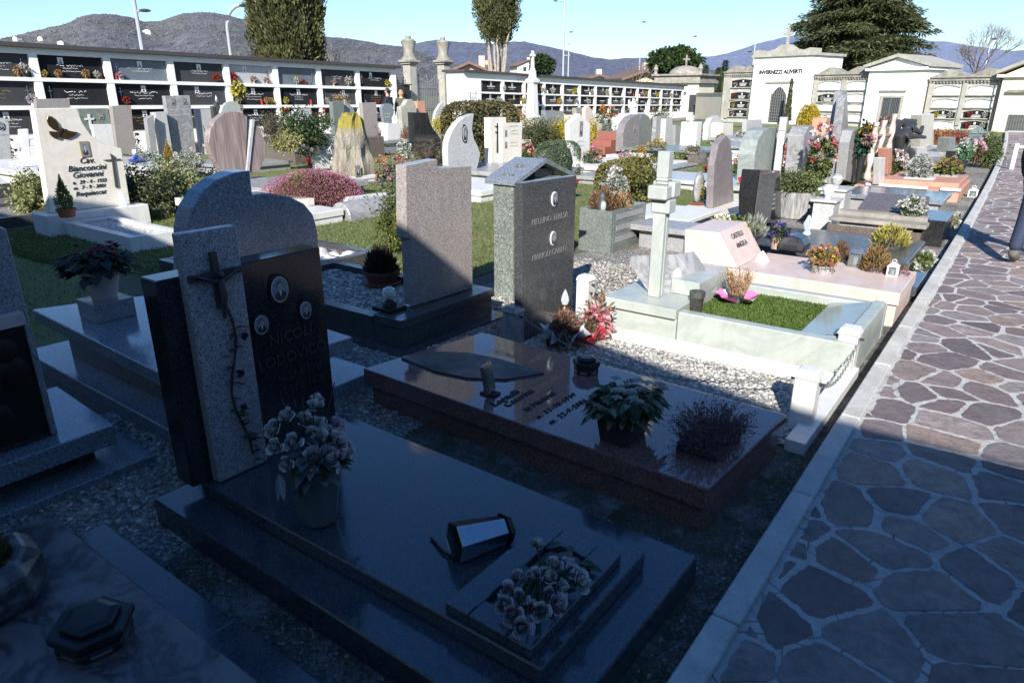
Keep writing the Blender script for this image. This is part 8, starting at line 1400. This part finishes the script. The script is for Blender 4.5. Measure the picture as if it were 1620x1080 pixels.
t = ST('tall cream headstone behind the angel, its top edge sloping', -2.9, [(1455, 250), (1459, 182), (1478, 180), (1474, 252)], CREAM, .3); t = T('stone_box', 'white stone cube standing right of the angel', 'block', (-2.4, 22.5, 0)); pp = polyX([(1451, 253), (1452, 233), (1467, 233), (1466, 254)], -2.4); mb = MB(); mb.prism([(a, max(0, b)) for a, b in pp], 'x', -2.75, -2.4); build('block', mb, WHITE, t, bevel=.01)
BU('rust red shrub in front of the right niche bay', 'red_shrub', (1487, 235), 0, 15, 28, 'leafy', [(.45, .16, .07), (.35, .12, .06), (.5, .25, .12)], None, 800, 3.4); BU('dark red leaved hedge right of the rust red shrub', 'red_hedge', (1510, 226), .2, 17, 17, 'leafy', [(.35, .09, .08), (.25, .06, .06)], None, 700, 3)
t = BED('low pale kerbed plot before the rust red shrub', -3., -1.6, 23.6, 27., .3, GREYM, GREYM, .15); t = SLAB('dark low tomb slab with a black vase before the pale plot', -2.5, -1.4, 20.2, 22.4, .25, VIOLETM, .1, .1)
p = G(1499, 268, .25); t = T('black_vase', 'black square vase on the dark low tomb', 'vase', p); mb = MB(); mb.box(p[0]-.09, p[0]+.09, p[1]-.1, p[1]+.1, .252, .66); build('vase', mb, BLACKG, t, bevel=.01)
p = G(1541, 238, .15); s = mpp(p); t = T('lantern_house', 'blue grey metal lantern house with a pointed dark roof', 'lantern', (p[0], p[1], 0)); r = 10*s*1.3; mb = MB(); mb.lathe([(r, .15), (r, .15+26*s)], 4, (p[0], p[1], 0), rot=.6); build('body', mb, plain('blue_grey_metal', (.2, .27, .3), .4, .4), t, bevel=.01); mb = MB(); mb.lathe([(r*1.15, .152+26*s), (r*.3, .15+35*s), (0, .15+37*s)], 4, (p[0], p[1], 0), rot=.6); build('lid', mb, DGREENM, t)
mb = MB()
for z in (.3, .5): mb.lathe([(r*1.03, .15+26*s*z*1.6), (r*1.03, .15+26*s*z*1.6+.03)], 4, (p[0], p[1], 0), rot=.6)
build('bars', mb, STEEL, t)
ST('slim blue green marble headstone with dark lamp, left of the lantern house', -2.1, [(1497, 262), (1503, 218), (1512, 217), (1508, 262)], GREYGREEN, .3); BU('white flowers right of the lantern house', 'white_flowers', (1553, 236), .1, 8, 24, 'flowers', GREEN, WHITEF, 300, 3.6, 'flowers'); here('green_bouquet', 'green and white bouquet in a dark vase by the right tomb row', 'flowers', tuple(G(1519, 275, .1)+np.array([0, 0, .55])), (.17, .22, .26), 'flowers', [(.08, .2, .1), (.15, .3, .15)], [(.6, .7, .5), (.72, .72, .68)], 500, .07); p = G(1519, 278, .1); t = T('dark_vase', 'slim dark vase below the green and white bouquet', 'vase', p); mb = MB(); mb.lathe([(.05, 0), (.06, .1), (.1, .34), (.08, .34), (0, .3)], 12, p); build('vase', mb, IRON, t, True, sharp=40)
here('pink_bouquet', 'large pale pink flower bunch beside the round green shrub', 'flowers', tuple(G(1537, 272, .1)+np.array([0, 0, .5])), (.18, .24, .26), 'flowers', [(.14, .1, .06), (.2, .12, .08)], [(.68, .42, .5), (.75, .55, .6)], 500, .07); here('round_shrub', 'round green shrub beside the kerb at the end of the row', 'shrub', tuple(G(1555, 266, 0)+np.array([0, 0, .42])), (.34, .34, .42), 'leafy', [(.1, .14, .04), (.15, .18, .05), (.07, .1, .03)], None, 1800, .06)
p = G(1453, 300, .1); t = here('silver_plant', 'grey white leaved plant in a long white trough', 'plant', (p[0]-.05, p[1]+.2, .52), (.22, .28, .22), 'flowers', SILVER, SILVER+WHITEF, 800, .06); mb = MB(); mb.box(p[0]-.3, p[0]+.22, p[1]-.02, p[1]+.4, .1, .32); build('trough', mb, WHITE, t, bevel=.01)
p = G(1492, 295, .1); t = here('leafy_plant', 'green leafed primrose plant in a grey trough', 'plant', (p[0], p[1]+.1, .48), (.22, .26, .17), 'flowers', [(.14, .17, .05), (.22, .22, .08)], [(.45, .42, .15), (.3, .2, .1)], 600, .08); mb = MB(); mb.box(p[0]-.2, p[0]+.22, p[1]-.1, p[1]+.3, .1, .34); build('trough', mb, GREYG, t, bevel=.01)
here('ground_plants', 'low green and white plants along the kerb by the bench tomb', 'plant', (-.82, 9.0, .05), (.12, .5, .07), 'flowers', YGREEN+GREEN, WHITEF, 400, .06); here('ground_plants', 'low straw coloured weeds along the kerb past the bench tomb', 'plant', (-.86, 12.4, .04), (.14, .8, .06), 'flowers', [(.3, .28, .14), (.2, .2, .08)], WHITEF, 400, .06); t = T('grave_lamp', 'white lantern at the path end of the orange tomb', 'lantern', G(1536, 310, 0)); lantern('small white lantern beside the kerb past the bench tomb', (1538, 312), 0, 9, 16, WHITEP); bpy.data.objects.remove(t)
SLAB('dark tomb slab between bench tomb and orange tomb, sky blue in its polish', -2.5, -1.02, 12.6, 13.9, .3, BLUEG, .07, .06, GREYG)
p = G(1600, 268, PZ); t = T('path_post', 'white wooden post with crossbar standing at the end of the path', 'post', p); mb = MB(); mb.box(p[0]-.045, p[0]+.045, p[1]-.045, p[1]+.045, PZ-.01, .72); build('post', mb, WHITEP, t, bevel=.01); mb = MB(); mb.tube([(p[0], p[1], .64), (p[0]+1.6, p[1]+.1, .64)], .03, 6); mb.tube([(p[0]+1.6, p[1]+.1, PZ), (p[0]+1.6, p[1]+.1, .7)], .045, 6); build('rail', mb, WHITEP, t)
# ------------------------------------------------------------------ people
NAVY = plain('navy_jacket', (.012, .014, .022), .8, 0, .4, 30); JEANS = plain('dark_jeans', (.03, .042, .08), .85, 0, .4, 60); SHOE = plain('grey_suede_shoe', (.13, .12, .11), .8); OLIVE = plain('olive_coat', (.09, .085, .06), .85); HAIRD = plain('dark_hair', (.02, .015, .012), .6); HAIRB = plain('blonde_hair', (.45, .27, .12), .6)
def person(label, loc, face, top, legs, hair, scale=1., stride=.0, hair_long=False, arm_fwd=.1):
    t = T('person', label, 'person', loc); fx, fy = math.cos(face), math.sin(face); rx, ry = fy, -fx
    def P_(f, r, z): return (loc[0]+(fx*f+rx*r)*scale, loc[1]+(fy*f+ry*r)*scale, loc[2]+z*scale)
    S_ = lambda v: v*scale
    A = stride
    nodes = [(P_(0, 0, .95), S_(.15)), (P_(0, 0, 1.15), S_(.14)), (P_(0, 0, 1.36), S_(.16)), (P_(0, 0, 1.47), S_(.07)), (P_(.01, 0, 1.54), S_(.052)), (P_(.02, 0, 1.62), S_(.09)), (P_(.02, 0, 1.71), S_(.085))]
    edges = [(0, 1), (1, 2), (2, 3), (3, 4), (4, 5), (5, 6)]
    feet = []
    for sd, st in ((-1, A), (1, -A)):
        b = len(nodes); back = st < 0
        nodes += [(P_(.0, sd*.1, .86), S_(.1)), (P_(st*.55+.03, sd*.1, .5), S_(.068)), (P_(st if not back else st*1.15, sd*.1, .1 if not back else .2), S_(.045))]; edges += [(0, b), (b, b+1), (b+1, b+2)]; feet.append((st if not back else st*1.15, sd*.1, back))
        a0 = len(nodes); nodes += [(P_(0, sd*.2, 1.38), S_(.07)), (P_(-st*.25-.02, sd*.26, 1.12), S_(.05)), (P_(-st*.45+arm_fwd, sd*.25, .88), S_(.036))]; edges += [(2, a0), (a0, a0+1), (a0+1, a0+2)]
        h = np.array(P_(-st*.45+arm_fwd+.02, sd*.25, .8)); b2 = len(nodes); nodes.append((tuple(h), S_(.036))); edges.append((a0+2, b2))
        for q in range(5):
            w0 = np.array(P_(-st*.45+arm_fwd+.02+(q-2)*.017, sd*.25, .77)); w1 = np.array(P_(-st*.45+arm_fwd+.035+(q-2)*.02+(.03 if q == 4 else 0), sd*.245, (.715 if q < 4 else .75)-.008*math.sin(q*1.2))); n0 = len(nodes); nodes += [(tuple(w0), S_(.010)), (tuple(w1), S_(.008))]; edges += [(b2, n0), (n0, n0+1)]
    body = skin('body', nodes, edges, SKIN, t, 1)
    # clothing follows the body
    cn = [(P_(0, 0, .98), (S_(.19), S_(.16))), (P_(0, 0, 1.15), (S_(.175), S_(.15))), (P_(0, 0, 1.36), (S_(.19), S_(.15))), (P_(0, 0, 1.47), S_(.095)), (P_(0, 0, .8), (S_(.2), S_(.17)))]; ce = [(0, 1), (1, 2), (2, 3), (0, 4)]
    for sd, st in ((-1, A), (1, -A)): a0 = len(cn); cn += [(P_(0, sd*.2, 1.38), S_(.09)), (P_(-st*.25-.02, sd*.26, 1.12), S_(.07)), (P_(-st*.45+arm_fwd, sd*.25, .88), S_(.052))]; ce += [(2, a0), (a0, a0+1), (a0+1, a0+2)]
    skin('jacket', cn, ce, top, t, 1)
    ln = [(P_(0, 0, .9), S_(.16))]; le = []
    for sd, st in ((-1, A), (1, -A)):
        b = len(ln); back = st < 0; ln += [(P_(0, sd*.1, .84), S_(.115)), (P_(st*.55+.03, sd*.1, .5), S_(.085)), (P_(st if not back else st*1.2, sd*.1, .07 if not back else .14), S_(.07))]; le += [(0, b), (b, b+1), (b+1, b+2)]
    skin('trousers', ln, le, legs, t, 1)
    for f, r, back in feet:
        if back: nd = [(P_(f-.03, r, .15), S_(.055)), (P_(f+.07, r, .085), S_(.06)), (P_(f+.19, r, .045), S_(.045))]
        else: nd = [(P_(f-.05, r, .06), S_(.05)), (P_(f+.08, r, .05), S_(.05)), (P_(f+.19, r, .04), S_(.04))]
        skin('shoe', nd, [(0, 1), (1, 2)], SHOE, t, 1)
    mb = MB(); c_ = P_(0, 0, 1.69); mb.blob(c_, (S_(.098), S_(.098), S_(.115)), 14, 9, .04)
    mb.v = [v for v in mb.v]; hr = build('hair', mb, hair, t, True)
    c1 = np.array(c_); fv = np.array([fx, fy, 0])
    me = hr.data; off = np.array(OFF[t.name])
    for v in me.vertices:      # pull the hair cap back off the face
        d = (np.array(v.co)+off-c1); k = float(d @ fv)
        if k > 0 and d[2] < S_(.055): v.co = Vector(np.array(v.co)-fv*k*.75)
    if hair_long: mb = MB(); q = P_(-.07, 0, 1.58); mb.blob(q, (S_(.08), S_(.1), S_(.16)), 12, 9, .08); build('hair_length', mb, hair, t, True)
    mb = MB(); q = P_(.108, 0, 1.635); mb.blob(q, (S_(.018), S_(.018), S_(.024)), 8, 6, 0); build('nose', mb, SKIN, t, True)
    for sd in (-1, 1):
        mb = MB(); mb.blob(P_(.092, sd*.034, 1.665), (S_(.012),)*3, 8, 6, 0); build('eye', mb, HAIRD, t, True); mb = MB(); mb.blob(P_(.0, sd*.098, 1.64), (S_(.02), S_(.015), S_(.03)), 8, 6, 0); build('ear', mb, SKIN, t, True)
    mb = MB(); mb.blob(P_(.1, 0, 1.59), (S_(.012), S_(.026), S_(.007)), 8, 6, 0); build('mouth', mb, plain('lips', (.35, .12, .1), .5) if 'lips' not in MATS else MATS['lips'], t, True)
    return t
p = onX(752, 150, -21.0); y = float(p[1]); person('man with short dark hair in a navy jacket standing behind the heart shaped headstone', (-21.9, float(onX(613, 150, -21.9)[1]), .32), R(200), NAVY, JEANS, HAIRD, 1.0)
person('blonde woman in an olive coat beside the man in navy', (-22.2, float(onX(634, 150, -22.2)[1]), .32), R(-60), OLIVE, NAVY, HAIRB, .96, 0, True)
q = G(1588, 417, PZ); person('walker in dark jacket and jeans striding on the path at the right edge', (float(q[0])+.22, float(q[1])+.32, PZ), R(80), NAVY, JEANS, HAIRD, 1.0, -.3)
mb = MB(); mb.box(-24.0, -21.4, 20.4, 24.2, 0, .32); structure(build('pavement', mb, CONC))
